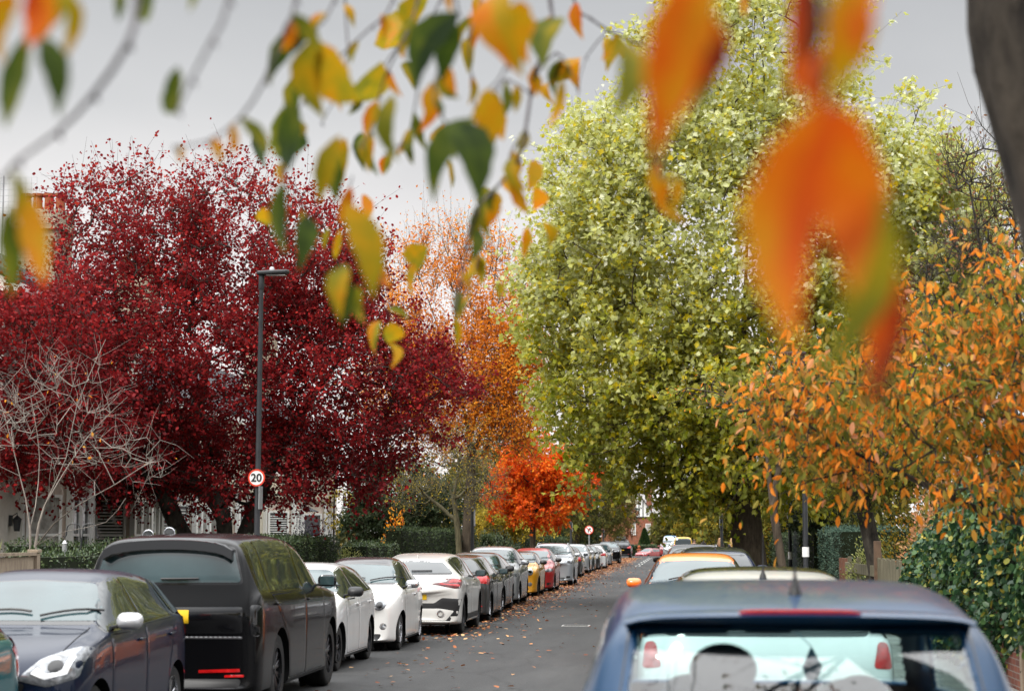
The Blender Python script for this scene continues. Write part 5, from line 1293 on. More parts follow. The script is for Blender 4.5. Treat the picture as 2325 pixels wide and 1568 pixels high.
# --- fallen leaves
n = 24000
u = rng.random(n); yy = 33 + 150 * u ** 1.15
edge = np.interp(yy, [33, 45, 60, 80, 110, 190], [-4.35, -3.95, -3.75, -3.45, -3.55, -3.9])
xx = np.minimum(-6.8 + rng.random(n) * 2.6, edge) + np.abs(rng.normal(size=n)) * .42
sel = rng.random(n) < np.interp(yy, [33, 44, 52, 190], [.25, .45, 1, 1]); xx, yy = xx[sel], yy[sel]
k = 1100; x2_ = rng.uniform(-4.6, 1.2, k); y2_ = 20 + 110 * rng.random(k) ** .95
x2_ = np.where(rng.random(k) < .6, -4.2 + np.abs(rng.normal(size=k)) * .8, x2_)
k3 = 700; x3_ = rng.uniform(-9, -6.9, k3); y3_ = rng.uniform(20, 140, k3)
X = np.concatenate([xx, x2_, x3_]); Yv = np.concatenate([yy, y2_, y3_]); Zv = np.where(X < XL, .14, .012) + rng.random(len(X)) * .025
PP = np.stack([X, Yv, Zv], 1); TT = np.stack([rng.normal(size=len(X)), rng.normal(size=len(X)), rng.normal(size=len(X)) * .18], 1)
lf = leaves('fallen_leaves', PP, TT, .08, 'round', leafmat('fallen_leaf', [(0, (.09, .025, .012)), (.4, (.26, .08, .03)), (.75, (.42, .17, .06)), (1, (.50, .33, .16))], .1, .7, .2), None, roll=.18)
tag(lf, kind='stuff')
# ------------------------------------------------------------------ houses
M_BUFF = brickmat('buff_stone', (.34, .27, .17), (.26, .20, .13), (.30, .27, .22), 1, 'SUM', .34, .14)
M_CREAMB = brickmat('cream_brick', (.50, .44, .33), (.42, .36, .27), (.20, .18, .15), 1, 'SUM', .225, .11)
M_RENDER = plain('pink_cream_render', (.58, .49, .42), .85, 0, .2, 0, .12, 4, .15)
M_CREAM = plain('cream_stone', (.56, .51, .41), .85, 0, .2, 0, .15, 3, .15)
M_WFRAME = plain('white_window_frame', (.78, .78, .76), .45, 0, .4, 0, .05, 3)
M_SLATE = brickmat('roof_slate', (.06, .065, .075), (.09, .095, .105), (.03, .03, .035), 1, 'SUM', .3, .2)
M_PANE = plain('window_pane', (.03, .034, .036), .04, 0, .5, 0, .3, .8, ior=1.6)
M_CURTAIN = plain('net_curtain', (.34, .33, .31), .9, 0, .1, 0, .35, 7)
M_REDB = brickmat('red_brick', (.33, .10, .05), (.24, .075, .04), (.26, .20, .16), 1, 'SUM', .225, .075)
M_TERRA = plain('terracotta', (.30, .085, .035), .8, 0, .2, 0, .2, 4)
def facebox(b, p0, p1, u0, u1, z0, z1, d0, d1):
    """box on the plan line p0-p1 between fractions u0,u1, heights z0,z1, standing d0..d1 proud of it (outwards = right of p0->p1)"""
    p0 = Vector((*p0, 0)); p1 = Vector((*p1, 0)); t = (p1 - p0); n = Vector((t.y, -t.x, 0)).normalized()
    a = p0 + t * u0; c = p0 + t * u1
    b.prism([a + n * d0 + Vector((0, 0, z0)), c + n * d0 + Vector((0, 0, z0)), c + n * d1 + Vector((0, 0, z0)), a + n * d1 + Vector((0, 0, z0))], (0, 0, z1 - z0))
def window(rt, p0, p1, u0, u1, z0, z1, sash=True, cover=None, sill=True, fw=.07):
    L = math.hypot(p1[0] - p0[0], p1[1] - p0[1]); f = fw / L
    b = MB()
    facebox(b, p0, p1, u0, u0 + f, z0, z1, .004, .07); facebox(b, p0, p1, u1 - f, u1, z0, z1, .004, .07)
    facebox(b, p0, p1, u0 + f, u1 - f, z0, z0 + fw, .004, .07); facebox(b, p0, p1, u0 + f, u1 - f, z1 - fw, z1, .004, .07)
    if sash: facebox(b, p0, p1, u0 + f, u1 - f, (z0 + z1) / 2 - .03, (z0 + z1) / 2 + .03, .004, .06)
    if sill: facebox(b, p0, p1, u0 - f * .6, u1 + f * .6, z0 - .08, z0 - .004, .004, .13)
    w = b.build('window', M_WFRAME, rt)
    b = MB(); facebox(b, p0, p1, u0 + f, u1 - f, z0 + fw, z1 - fw, .004, .02); b.build('pane', M_PANE, w)
    if cover == 'blind':
        b = MB(); k = int((z1 - z0 - 2 * fw) / .085)
        for i in range(k): facebox(b, p0, p1, u0 + f * 1.2, u1 - f * 1.2, z0 + fw + .01 + i * .085, z0 + fw + .045 + i * .085, .022, .032)
        b.build('blind', M_WFRAME, w)
    elif cover == 'curtain':
        b = MB(); k = 14
        for i in range(k):
            a0 = u0 + f + (u1 - u0 - 2 * f) * i / k; a1 = u0 + f + (u1 - u0 - 2 * f) * (i + 1) / k
            facebox(b, p0, p1, a0, a1, z0 + fw, z1 - fw, .022, .026 + .008 * (i % 2))
        b.build('curtain', M_CURTAIN, w)
    return w
def bay(rt, xf, yc, hw=1.5, d=.95, h=3.25, mat=None, covers=('blind', None, 'curtain'), front=.72):
    P0 = [(xf, yc - hw), (xf + d, yc - hw * front * .75), (xf + d, yc + hw * front * .75), (xf, yc + hw)]
    b = MB(); b.prism([(p[0], p[1], 0) for p in P0], (0, 0, h)); bo = b.build('bay', mat or M_RENDER, rt)
    b = MB(); g = [(P0[0][0], P0[0][1] - .12), (P0[1][0] + .12, P0[1][1] - .1), (P0[2][0] + .12, P0[2][1] + .1), (P0[3][0], P0[3][1] + .12)]
    b.prism([(p[0], p[1], h) for p in g], (0, 0, .12)); b.prism([(p[0] - .0, p[1], h + .12) for p in P0], (0, 0, .22))
    b.build('cornice', M_CREAM, bo)
    for i in range(3):
        p0, p1 = P0[i], P0[i + 1]
        m = (.10, .90) if i != 1 else (.08, .92)
        if i == 1:
            window(bo, p0, p1, .07, .49, .85, 2.75, True, covers[1]); window(bo, p0, p1, .51, .93, .85, 2.75, True, covers[1])
        else: window(bo, p0, p1, .14, .86, .85, 2.75, True, covers[0] if i == 0 else covers[2])
    b = MB()                                  # white corner posts
    for p in P0[:3]: b.box(p[0] - .02, p[0] + .12, p[1] - .09, p[1] + .09, 0, h - .004)
    b.build('corner_post', M_WFRAME, bo)
    return bo
def chimney(rt, x, y, z0, z1, w, d, mat, pots=4):
    b = MB(); b.box(x - w / 2, x + w / 2, y - d / 2, y + d / 2, z0, z1 - .55); b.box(x - w / 2 - .09, x + w / 2 + .09, y - d / 2 - .09, y + d / 2 + .09, z1 - .55, z1 - .40); b.box(x - w / 2 - .03, x + w / 2 + .03, y - d / 2 - .03, y + d / 2 + .03, z1 - .40, z1)
    c = b.build('chimney', mat, rt)
    for i in range(pots):
        b = MB(); b.lathe([(.15, 0), (.13, .08), (.12, .42), (.16, .45), (.16, .52), (.10, .52)], 12, 'Z', (x - w / 2 + w * (i + .5) / pots, y, z1)); b.build('chimney_pot', M_TERRA, c, True)
def townhouse(label, y0, y1, xf, wallm, bays, doors, chim=(), eave=6.0, ridge=9.3, ups=True, depth=9.0):
    rt = empty('terraced_house', (0, 0, .1), 0, label, 'house', 'houses behind the left gardens')
    b = MB(); b.box(xf - depth, xf, y0, y1, 0, eave); b.prism([(xf - depth, y0, eave), (xf, y0, eave), (xf - depth / 2 + .8, y0, ridge)], (0, y1 - y0, 0)); b.build('wall', wallm, rt)
    b = MB(); xr = xf - depth / 2 + .8
    b.prism([(xf + .35, y0 - .1, eave - .12), (xf + .35, y0 - .1, eave + .02), (xr, y0 - .1, ridge + .16), (xf - depth - .35, y0 - .1, eave + .02), (xf - depth - .35, y0 - .1, eave - .12), (xr, y0 - .1, ridge + .02)], (0, y1 - y0 + .2, 0))
    b.build('roof', M_SLATE, rt)
    b = MB(); b.box(xf + .004, xf + .36, y0, y1, eave - .32, eave - .13); b.build('fascia', M_WFRAME, rt)
    for yc, cov in bays:
        bay(rt, xf, yc, covers=cov)
        if ups: window(rt, (xf, yc - 1.2), (xf, yc + 1.2), .05, .48, 4.2, 6.0); window(rt, (xf, yc - 1.2), (xf, yc + 1.2), .52, .95, 4.2, 6.0)
    for yc in doors:
        b = MB(); b.box(xf + .004, xf + .05, yc - .75, yc + .75, 0, 2.75); pr = b.build('porch_panel', M_WFRAME, rt)
        b = MB(); b.box(xf + .054, xf + .085, yc - .46, yc + .46, .12, 2.15); d = b.build('door', plain('grey_door', (.36, .38, .40), .5), rt, False, .01)
        b = MB(); b.ball((xf + .11, yc + .36, 1.05), .035); b.build('handle', M_CHROME, d, True)
        b = MB(); b.box(xf + .054, xf + .075, yc - .46, yc + .46, 2.22, 2.62); b.build('fanlight', M_PANE, rt)
        b = MB(); b.prism([(xf + .004, yc - .95, 2.80), (xf + 1.0, yc - .95, 2.80), (xf + .004, yc - .95, 3.25)], (0, 1.9, 0)); b.build('porch_roof', M_SLATE, rt)
    for (x, y, z0, z1, w, d, m, n) in chim: chimney(rt, x, y, z0, z1, w, d, m, n)
    return rt
XF = -15.4
townhouse('cream house with white bay windows and a brick chimney behind the pale bare shrub', 41.6, 52.4, XF, plain('pale_render', (.66, .63, .57), .85, 0, .2, 0, .1, 3, .15), [(44.4, ('curtain', None, 'curtain')), (49.6, ('blind', 'curtain', None))], [46.9], [(-17.0, 48.6, 7.6, 10.45, 1.25, 1.25, M_CREAMB, 4)], eave=7.7, ridge=9.6)
townhouse('pale house with white doors and bay windows behind the crimson tree trunks', 52.5, 64.5, XF, M_RENDER, [(56.0, ('blind', 'curtain', 'curtain')), (61.5, ('curtain', None, None))], [52.9 + .7, 58.8], [(-17.2, 58.2, 7.6, 10.2, 1.1, 1.2, M_CREAMB, 3)])
townhouse('cream house with shuttered windows glimpsed under the right side of the crimson crown', 66.5, 84, XF, M_CREAM, [(70.5, ('blind', 'blind', None)), (77.0, (None, 'blind', None))], [73.8], [(-17.2, 76, 7.6, 10.0, 1.1, 1.2, M_CREAMB, 3)], eave=5.4, ridge=8.6)
# rotary aerial grid on the near roof and a wall lantern
rt = empty('roof_aerial', (-17.6, 47.2, 8.4), 0, 'fine wire aerial grid on the roof beside the cream chimney', 'aerial')
b = MB(); b.tube([(0, 0, 0), (0, 0, 2.9)], .02, 6); b.build('mast', M_GREYSTEEL, rt)
b = MB()
for i in range(13): b.tube([(-.9 + i * .15, 0, 2.05), (-.9 + i * .15, 0, 2.85)], .0035, 4)
for i in range(6): b.tube([(-.9, 0, 2.05 + i * .16), (.9, 0, 2.05 + i * .16)], .0035, 4)
b.build('grid', M_GREYSTEEL, rt)
wl = W(8, 1187, 42.5)
rt = empty('wall_lantern', (XF + .01, 42.25, 2.0), 0, 'black wall lantern on the cream house at the left edge', 'lantern')
b = MB(); b.box(0, .06, -.05, .05, .1, .35); b.tube([(.05, 0, .32), (.18, 0, .40), (.18, 0, .34)], .012, 6); b.build('bracket', M_POLE, rt)
b = MB(); b.lathe([(.07, 0), (.10, .26), (.12, .27), (.02, .36)], 6, 'Z', (.18, 0, -.02)); b.build('lamp', M_POLE, rt)

# far brick house with half-timbered gable
Yh = 300; X0, X1, XA = -12.2, W(1487, 1224, Yh).x, W(1437, 1224, Yh).x
rt = empty('brick_house', (0, 0, -2), 0, 'far red brick house with a black and white timbered gable closing the street', 'house')
ze, za = 7.4, 12.1
b = MB(); b.box(X0, X1, Yh, Yh + 10, 0, ze); b.build('wall', M_REDB, rt)
xl = XA - (X1 - XA)
b = MB(); b.prism([(xl, Yh - .06, ze), (X1, Yh - .06, ze), (XA, Yh - .06, za)], (0, .06, 0)); b.prism([(xl, Yh, ze), (X1, Yh, ze), (XA, Yh, za)], (0, 10, 0)); gb = b.build('gable', M_WHITEP, rt)
b = MB(); n = 11
for i in range(1, n):
    x = xl + (X1 - xl) * i / n; zt = ze + (za - ze) * (1 - abs(x - XA) / (X1 - XA)) - .15
    if zt > ze + .2: b.box(x - .07, x + .07, Yh - .12, Yh - .064, ze + .01, zt)
b.box(xl, X1, Yh - .14, Yh - .064, ze - .16, ze)
b.build('timber', plain('black_timber', (.015, .014, .013), .8), gb)
b = MB()
for sg in (1, -1):
    ex = XA + sg * (X1 - XA) * 1.12
    b.prism([(ex, Yh - .5, ze - .62), (XA, Yh - .5, za + .05), (XA, Yh - .5, za + .32), (ex, Yh - .5, ze - .35)], (0, 10.8, 0))
b.build('roof', plain('dark_tile', (.05, .04, .038), .8, var=.3), rt)
for (xa, xb, z0, z1) in ((-7.5, -6.75, 4.55, 6.45), (-7.35, -6.75, 7.7, 8.7), (-5.15, -4.6, 7.5, 8.6), (-5.2, -4.4, 4.6, 6.3)):
    window(rt, (xa, Yh - (.062 if z0 > 7 else 0)), (xb, Yh - (.062 if z0 > 7 else 0)), 0, 1, z0, z1, True, 'curtain', fw=.10)
chimney(rt, X1 - 1.0, Yh + 5, 8, 13, .9, .9, M_REDB, 2)
# brick gate pillar with a ball finial, and a white post
px = W(1450, 1224, 242).x
rt = empty('gate_pillar', (px, 242, -2), 0, 'small brick gate pillar with a ball finial left of the red estate car', 'pillar')
b = MB(); b.box(-.24, .24, -.24, .24, 0, 2.45); b.build('shaft', M_REDB, rt)
b = MB(); b.box(-.31, .31, -.31, .31, 2.454, 2.58); b.lathe([(.2, 2.58), (.08, 2.66), (.08, 2.70), (.18, 2.78), (.20, 2.88), (.14, 3.0), (.03, 3.06)], 14); b.build('finial', M_TERRA, rt)

# ------------------------------------------------------------------ street furniture
def text_mesh(txt, size, mat, parent, name, loc, rot=(R(90), 0, 0), ext=.004, bold=0):
    cu = bpy.data.curves.new(name, 'FONT'); cu.body = txt; cu.size = size; cu.align_x = 'CENTER'; cu.align_y = 'CENTER'; cu.extrude = ext; cu.offset = bold
    o = bpy.data.objects.new(name, cu); COL.objects.link(o)
    dg = bpy.context.evaluated_depsgraph_get(); dg.update()
    me = bpy.data.meshes.new_from_object(o.evaluated_get(dg)); bpy.data.objects.remove(o)
    me.materials.clear(); me.materials.append(mat)
    q = link(bpy.data.objects.new(name, me), parent); q.location = loc; q.rotation_euler = rot
    return q
M_SIGNW = plain('sign_white', (.80, .80, .79), .4, 0, .5, 0, .04); M_SIGNR = plain('sign_red', (.62, .045, .015), .4, 0, .5, 0, .05); M_SIGNK = plain('sign_black', (.012, .012, .014), .5)
M_SIGNBACK = plain('sign_back_grey', (.28, .29, .30), .5, .5)
def disc(b, r0, r1, y0, y1, n=40, c=(0, 0, 0)):
    """flat ring facing -y"""
    v = []; 
    for y in (y0, y1):
        for r in (r0, r1):
            for j in range(n): v.append((c[0] + r * math.cos(2 * math.pi * j / n), y, c[2] + r * math.sin(2 * math.pi * j / n)))
    f = []
    for j in range(n):
        k = (j + 1) % n
        f += [(j, k, n + k, n + j), (2 * n + j, 3 * n + j, 3 * n + k, 2 * n + k), (n + j, n + k, 3 * n + k, 3 * n + j)]
        if r0 > 0: f.append((j, 2 * n + j, 2 * n + k, k))
    b.add(v, f)
def round_sign(rt, r, z, y=-.10, yaw=0):
    b = MB(); b.lathe([(r * .97, y + .012), (r * .97, y), ], 40, 'Y', (0, 0, z)); b.mi = 0
    pl = b.build('sign_face', M_SIGNW, rt)
    b = MB(); disc(b, r * .82, r, y - .004, y + .016, 40, (0, 0, z)); b.build('sign_rim', M_SIGNR, rt)
    b = MB(); b.box(-.09, .09, y + .014, y + .06, z - .12, z - .07); b.box(-.09, .09, y + .014, y + .06, z + .07, z + .12); b.build('bracket', M_GREYSTEEL, rt)
    return pl
# the tall street lamp with its 20 sign
Z = 38.6; lx = W(582, 1224, Z).x
rt = empty('street_lamp', (lx, Z, .12), 0, 'tall black street lamp in front of the crimson tree', 'street lamp')
rt.rotation_euler = (0, R(.25), 0)
b = MB(); b.lathe([(.10, 0), (.10, .06), (.082, .10), (.082, 1.6), (.075, 1.7), (.062, 1.76), (.052, 5.0), (.046, 7.16), (.046, 7.2)], 20); b.build('pole', M_POLE, rt, True)
b = MB(); b.lathe([(.058, 6.92), (.062, 6.95), (.062, 7.2), (.05, 7.26)], 18); b.build('collar', M_POLE, rt, True)
b = MB(); b.prism([(-.09, -.10, 7.22), (-.09, .10, 7.22), (.10, .16, 7.22), (.56, .13, 7.24), (.60, 0, 7.25), (.56, -.13, 7.24), (.10, -.16, 7.22)], (0, 0, .085)); lh = b.build('lamp_head', M_POLE, rt, False, .03, 3)
b = MB(); b.box(.12, .52, -.10, .10, 7.205, 7.218); b.build('lens', plain('lamp_glass', (.4, .4, .4), .2), lh)
b = MB(); b.lathe([(.05, 7.305), (.055, 7.36), (.04, 7.39), (.01, 7.40)], 14, 'Z', (.22, 0, 0)); b.build('photocell', plain('photocell', (.5, .5, .52), .4), lh, True)
b = MB(); b.lathe([(.0835, 1.15), (.0835, 1.42)], 20); b.build('label_band', M_SIGNW, rt)
b = MB(); b.box(.055, .072, -.16, .16, 2.30, 2.78); b.build('side_plate', M_SIGNBACK, rt)
rs = empty('speed_sign', (lx + .005, Z, 3.07 - .0), 0, 'round 20 speed limit sign on the tall black street lamp', 'sign')
pl = round_sign(rs, .180, 0)
text_mesh('20', .23, M_SIGNK, rs, 'numerals', (-.002, -.108, -.004), bold=.004)
def post(label, x, Y, h, r, side, plate=True, band=1.05, name='sign_post', group='black posts along the pavements', headroom=None):
    X = W(x, 1224, Y).x
    rt = empty(name, (X, Y, .12), 0, label, 'post' if name == 'sign_post' else 'street lamp', group)
    b = MB(); b.lathe([(r * 1.25, 0), (r * 1.25, .9), (r, 1.0), (r * .92, h), (r * .5, h + .03)], 14); b.build('pole', M_POLE, rt, True)
    b = MB(); b.lathe([(r * 1.28, band), (r * 1.28, band + .24)], 14); b.build('label_band', M_SIGNW, rt)
    if plate: b = MB(); b.box(r + .004, r + .02, -.2, .2, h - .62, h - .05) if side > 0 else b.box(-r - .02, -r - .004, -.2, .2, h - .62, h - .05); b.build('plate', M_SIGNBACK, rt)
    if headroom:
        b = MB(); b.prism([(-.55, -.12, h), (.08, -.12, h), (.08, .12, h), (-.55, .12, h)], (0, 0, .08)); b.build('lamp_head', M_POLE, rt, False, .02)
    return rt
post('black sign post with an edge-on plate beside the grey twiggy tree', 1072, 64, 2.75, .062, 1)
post('thin black post right of the flame maple', 1296, 122, 2.8, .07, 1)
post('farthest thin black post on the left near the black off-roader', 1369, 172, 2.6, .07, 1)
post('thin black post with an edge-on plate beside the slim forked tree', 1793, 60, 2.95, .055, -1)
post('thick black lamp column with a pale band under the orange cherry', 1828, 46.5, 6.2, .066, 1, False, 1.25, 'street_lamp', None, True)
post('black post near the walkers left of the great maple trunk', 1638, 90, 2.85, .07, -1)
X = W(1337, 1224, 124).x
rt = empty('turn_sign', (X, 124, .12), 0, 'round no right turn sign on a grey pole in front of the willow tree', 'sign')
b = MB(); b.tube([(0, 0, 0), (0, 0, 2.6)], .04, 10); b.build('pole', M_GREYSTEEL, rt, True)
round_sign(rt, .29, 2.30)
b = MB()
b.prism([(-.07, -.105, 2.13), (-.02, -.105, 2.13), (-.02, -.105, 2.30), (.04, -.105, 2.335), (.04, -.105, 2.29), (.14, -.105, 2.37), (.04, -.105, 2.45), (.04, -.105, 2.40), (-.04, -.105, 2.36), (-.07, -.105, 2.30)], (0, -.004, 0)); b.build('arrow', M_SIGNK, rt)
b = MB(); d = Vector((.707, 0, -.707)); e = Vector((.707, 0, .707)); cc = Vector((0, -.112, 2.30)); b.prism([cc - d * .245 - e * .022, cc + d * .245 - e * .022, cc + d * .245 + e * .022, cc - d * .245 + e * .022], (0, -.004, 0)); b.build('slash', M_SIGNR, rt)

# wooden fences and gate
M_WOOD = barkmat('weathered_wood', (.17, .13, .095), (.33, .27, .20), 7, .3)
M_GREYWOOD = barkmat('mossy_wood', (.07, .065, .04), (.20, .18, .12), 7, .3)
rt = empty('wooden_fence', (-9.1, 23, .1), 0, 'low weathered wooden fence with a capped post at the left edge', 'fence')
b = MB()
for i in range(6): b.box(-.02, .02, -3, 2.95, .05 + i * .235, .05 + i * .235 + .225)
b.build('board', M_WOOD, rt, False, .006)
b = MB(); b.box(-.05, .06, -3, 2.95, 1.465, 1.51); b.build('rail', M_WOOD, rt)
for y in (-2.9, 0.1, 3.02):
    b = MB(); b.box(-.065, .065, y - .065, y + .065, 0, 1.50); b.box(-.08, .08, y - .08, y + .08, 1.504, 1.55); b.build('post', M_WOOD, rt, False, .008)
rt = empty('rail_fence', (3.9, 41, .1), 0, 'grey mossy fence of wide wooden rails left of the plank gate', 'fence')
for (z0, z1) in ((.95, 1.17), (.55, .77), (.2, .4)):
    b = MB(); b.box(-.025, .025, -3.2, 3.6, z0, z1); b.build('rail', M_GREYWOOD, rt, False, .008)
for y in (-3.1, -.9, 1.3, 3.5):
    b = MB(); b.box(.03, .12, y - .06, y + .06, 0, 1.42 if y < -3 else 1.3); b.build('post', M_GREYWOOD, rt, False, .008)
rt = empty('plank_gate', (3.9, 35.6, .1), 0, 'closed grey gate of upright planks between rail fence and ivy', 'gate')
b = MB()
for i in range(14): b.box(-.02, .02, -1.9 + i * .27, -1.9 + i * .27 + .262, .06, 1.32 + .02 * math.sin(i * 2.1))
b.build('planks', M_GREYWOOD, rt, False, .005)
b = MB(); b.box(-.07, .07, 1.92, 2.06, 0, 1.66); b.build('post', plain('brown_post', (.10, .06, .035), .8, var=.3), rt, False, .01)
rt = empty('white_post', (3.72, 31.5, .12), 0, 'short white post standing between the plank gate and the ivy', 'post')
b = MB(); b.box(-.09, .09, -.05, .05, 0, .98); b.build('box', M_SIGNW, rt, False, .01)
b = MB(); b.box(.16, .20, -.05, .05, 0, 1.30); b.box(.16, .30, -.05, .05, 1.304, 1.42); b.build('upright', M_SIGNW, rt, False, .006)
rt = empty('wooden_stake', (3.70, 20.9, .12), 0, 'old drilled wooden stake against the brick wall at the right edge', 'stake')
b = MB(); b.box(-.03, .03, -.06, .06, 0, 1.75); b.build('plank', M_WOOD, rt, False, .01)
b = MB()
for i in range(6): b.lathe([(.012, -.034), (.012, -.0305)], 8, 'X', (0, 0, .25 + i * .22))
b.build('bolt_hole', M_WELL, rt)
rt = empty('red_fence', (3.95, 46.0, .1), 0, 'short reddish brown fence beside the black lamp column', 'fence')
for y in (-1.0, -.2, .55):
    b = MB(); b.box(-.05, .05, y - .06, y + .06, 0, 1.25); b.build('post', plain('red_brown_wood', (.11, .045, .025), .85, var=.3), rt, False, .008)
b = MB(); b.box(.054, .09, -1.0, .6, .75, .9); b.box(.054, .09, -1.0, .6, .3, .45); b.build('rail', plain('red_brown_wood', (.11, .045, .025), .85), rt)
# shepherd's crook bird feeder
Z = 35.5; fx = W(184, 1224, Z).x
rt = empty('feeder_pole', (fx, Z, .1), 0, "black double hooked bird feeder pole in the left garden", 'bird feeder')
b = MB(); b.tube([(0, 0, 0), (0, 0, 1.72)], .014, 8); b.build('pole', M_POLE, rt, True)
for sg, dy in ((1, 0), (-1, .02)):
    b = MB(); b.tube([(0, dy, 1.55), (sg * .03, dy, 1.80)] + [(sg * (.16 - .13 * math.cos(q)), dy, 1.90 + .10 * math.sin(q)) for q in np.linspace(.2, math.pi, 9)] + [(sg * .30, dy, 1.78), (sg * .33, dy, 1.72), (sg * .36, dy, 1.76)], .011, 6); b.build('hook', M_POLE, rt, True)
b = MB(); b.lathe([(.05, 1.30), (.05, 1.52), (.06, 1.53), (.01, 1.60)], 10, 'Z', (-.33, .02, .08)); b.build('feeder', M_GREYSTEEL, rt)

# ------------------------------------------------------------------ people on the far right pavement
def person(label, X, Y, z0, h, hair, haircol, coat, legs, rz=0, longhair=True):
    rt = empty('person', (X, Y, z0), rz, label, 'person', None)
    k = h / 1.70
    J = {'pel': (0, 0, .93), 'wst': (0, 0, 1.08), 'chs': (0, .01, 1.28), 'nck': (0, .0, 1.42), 'hd0': (0, .015, 1.50), 'hd1': (0, .02, 1.60), 'hd2': (0, .01, 1.68)}
    V = [J[q] for q in ('pel', 'wst', 'chs', 'nck', 'hd0', 'hd1', 'hd2')]; E = [(i, i + 1) for i in range(6)]; Rr = [(.155, .11), (.13, .095), (.165, .11), (.055, .055), (.068, .075), (.078, .095), (.05, .06)]
    for sg in (1, -1):
        b0 = len(V); st = .16 * sg
        V += [(sg * .17, 0, 1.36), (sg * .22, -.02 + .05 * sg, 1.10), (sg * .21, .07 + .09 * sg, .88), (sg * .20, .09 + .10 * sg, .80)]; Rr += [(.06, .06), (.046, .046), (.036, .036), (.03, .04)]
        E += [(2, b0), (b0, b0 + 1), (b0 + 1, b0 + 2), (b0 + 2, b0 + 3)]
        b1 = len(V)
        V += [(sg * .09, .0, .86), (sg * .095, .08 * sg + .03, .48), (sg * .09, st - .02, .09), (sg * .09, st + .10, .035)]; Rr += [(.095, .10), (.062, .066), (.042, .045), (.036, .03)]
        E += [(0, b1), (b1, b1 + 1), (b1 + 1, b1 + 2), (b1 + 2, b1 + 3)]
        for j in range(5):                       # four fingers and a thumb on each hand
            f0 = len(V); hx, hy, hz = V[b0 + 3]
            if j < 4: V += [(hx, hy + .024 - .016 * j, hz - .045), (hx - sg * .008, hy + .026 - .017 * j, hz - .085 + .008 * abs(j - 1.3))]; Rr += [(.009, .009), (.007, .007)]
            else: V += [(hx - sg * .01, hy + .045, hz - .02), (hx - sg * .014, hy + .058, hz - .05)]; Rr += [(.010, .010), (.008, .008)]
            E += [(b0 + 3, f0), (f0, f0 + 1)]
    me = bpy.data.meshes.new('body'); me.from_pydata([(a * k, b * k, c * k) for a, b, c in V], E, [])
    o = bpy.data.objects.new('body', me); COL.objects.link(o)
    sk = o.modifiers.new('skin', 'SKIN'); sk.use_smooth_shade = True
    for i, r in enumerate(Rr): me.skin_vertices[0].data[i].radius = (r[0] * k, r[1] * k)
    me.skin_vertices[0].data[0].use_root = True
    ss = o.modifiers.new('s', 'SUBSURF'); ss.levels = 1; ss.render_levels = 1
    dg = bpy.context.evaluated_depsgraph_get(); dg.update()
    me2 = bpy.data.meshes.new_from_object(o.evaluated_get(dg)); bpy.data.objects.remove(o)
    me2.materials.clear()
    for m in (plain('skin_tone', (.48, .28, .20), .55), coat, legs, plain('shoe', (.03, .03, .03), .6)): me2.materials.append(m)
    for p in me2.polygons:
        z = p.center.z / k; x = abs(p.center.x) / k
        p.material_index = 3 if z < .09 else (0 if z > 1.40 or (x > .15 and z < .86) else (1 if z > .90 or x > .165 else 2))
    link(bpy.data.objects.new('body', me2), rt)
    b = MB(); b.ball((0, -.005 * k, 1.625 * k), (.098 * k, .118 * k, .105 * k), 16, 10)
    if longhair:
        b.tube([(0, -.055 * k, 1.64 * k), (0, -.085 * k, 1.50 * k), (0, -.125 * k, 1.34 * k), (0, -.135 * k, 1.20 * k)], [.10 * k, .105 * k, .105 * k, .05 * k], 14)
        for sg in (1, -1): b.tube([(sg * .07 * k, -.02 * k, 1.62 * k), (sg * .09 * k, -.02 * k, 1.48 * k), (sg * .10 * k, -.06 * k, 1.32 * k)], [.04 * k, .045 * k, .02 * k], 8)
    b.build('hair', haircol, rt, True)
    b = MB(); b.ball((0, .118 * k, 1.575 * k), (.014 * k, .02 * k, .024 * k), 8, 6)
    for sg in (1, -1): b.ball((sg * .086 * k, .01 * k, 1.58 * k), (.012 * k, .02 * k, .03 * k), 8, 6)
    b.build('nose_and_ears', plain('skin_tone', (.48, .28, .20), .55), rt, True)
    b = MB()
    for sg in (1, -1): b.ball((sg * .032 * k, .098 * k, 1.60 * k), (.014 * k, .008 * k, .008 * k), 8, 6)
    b.build('eyes', M_SIGNK, rt, True)
    b = MB(); b.ball((0, .103 * k, 1.535 * k), (.026 * k, .008 * k, .006 * k), 8, 6); b.build('mouth', plain('lips', (.35, .10, .09), .5), rt, True)
H1 = plain('fair_hair', (.42, .26, .12), .6, var=.35, scale=30); H2 = plain('light_brown_hair', (.26, .14, .065), .6, var=.35, scale=30); H3 = plain('dark_hair', (.02, .014, .012), .6)
C1 = plain('dark_coat', (.015, .016, .02), .8); C2 = plain('brown_coat', (.05, .035, .025), .8); J1 = plain('jeans', (.03, .04, .07), .8)
w1 = W(1634, 1224, 104); person('person with long light brown hair walking away on the right pavement', w1.x, 104, .12, 1.74, True, H2, C2, J1)
w2 = W(1662, 1224, 96); person('person with long fair hair walking away beside the great maple trunk', w2.x, 96, .12, 1.73, True, H1, C1, J1)
w3 = W(1594, 1224, 150); person('person in dark clothes with long dark hair left of the far black post', max(w3.x, 1.95), 150, .12, 1.70, True, H3, C1, C1)
w4 = W(1576, 1224, 138); person('person with short dark hair beside the yellow van', w4.x, 138, 0, 1.82, False, H3, C1, J1, R(180), False)
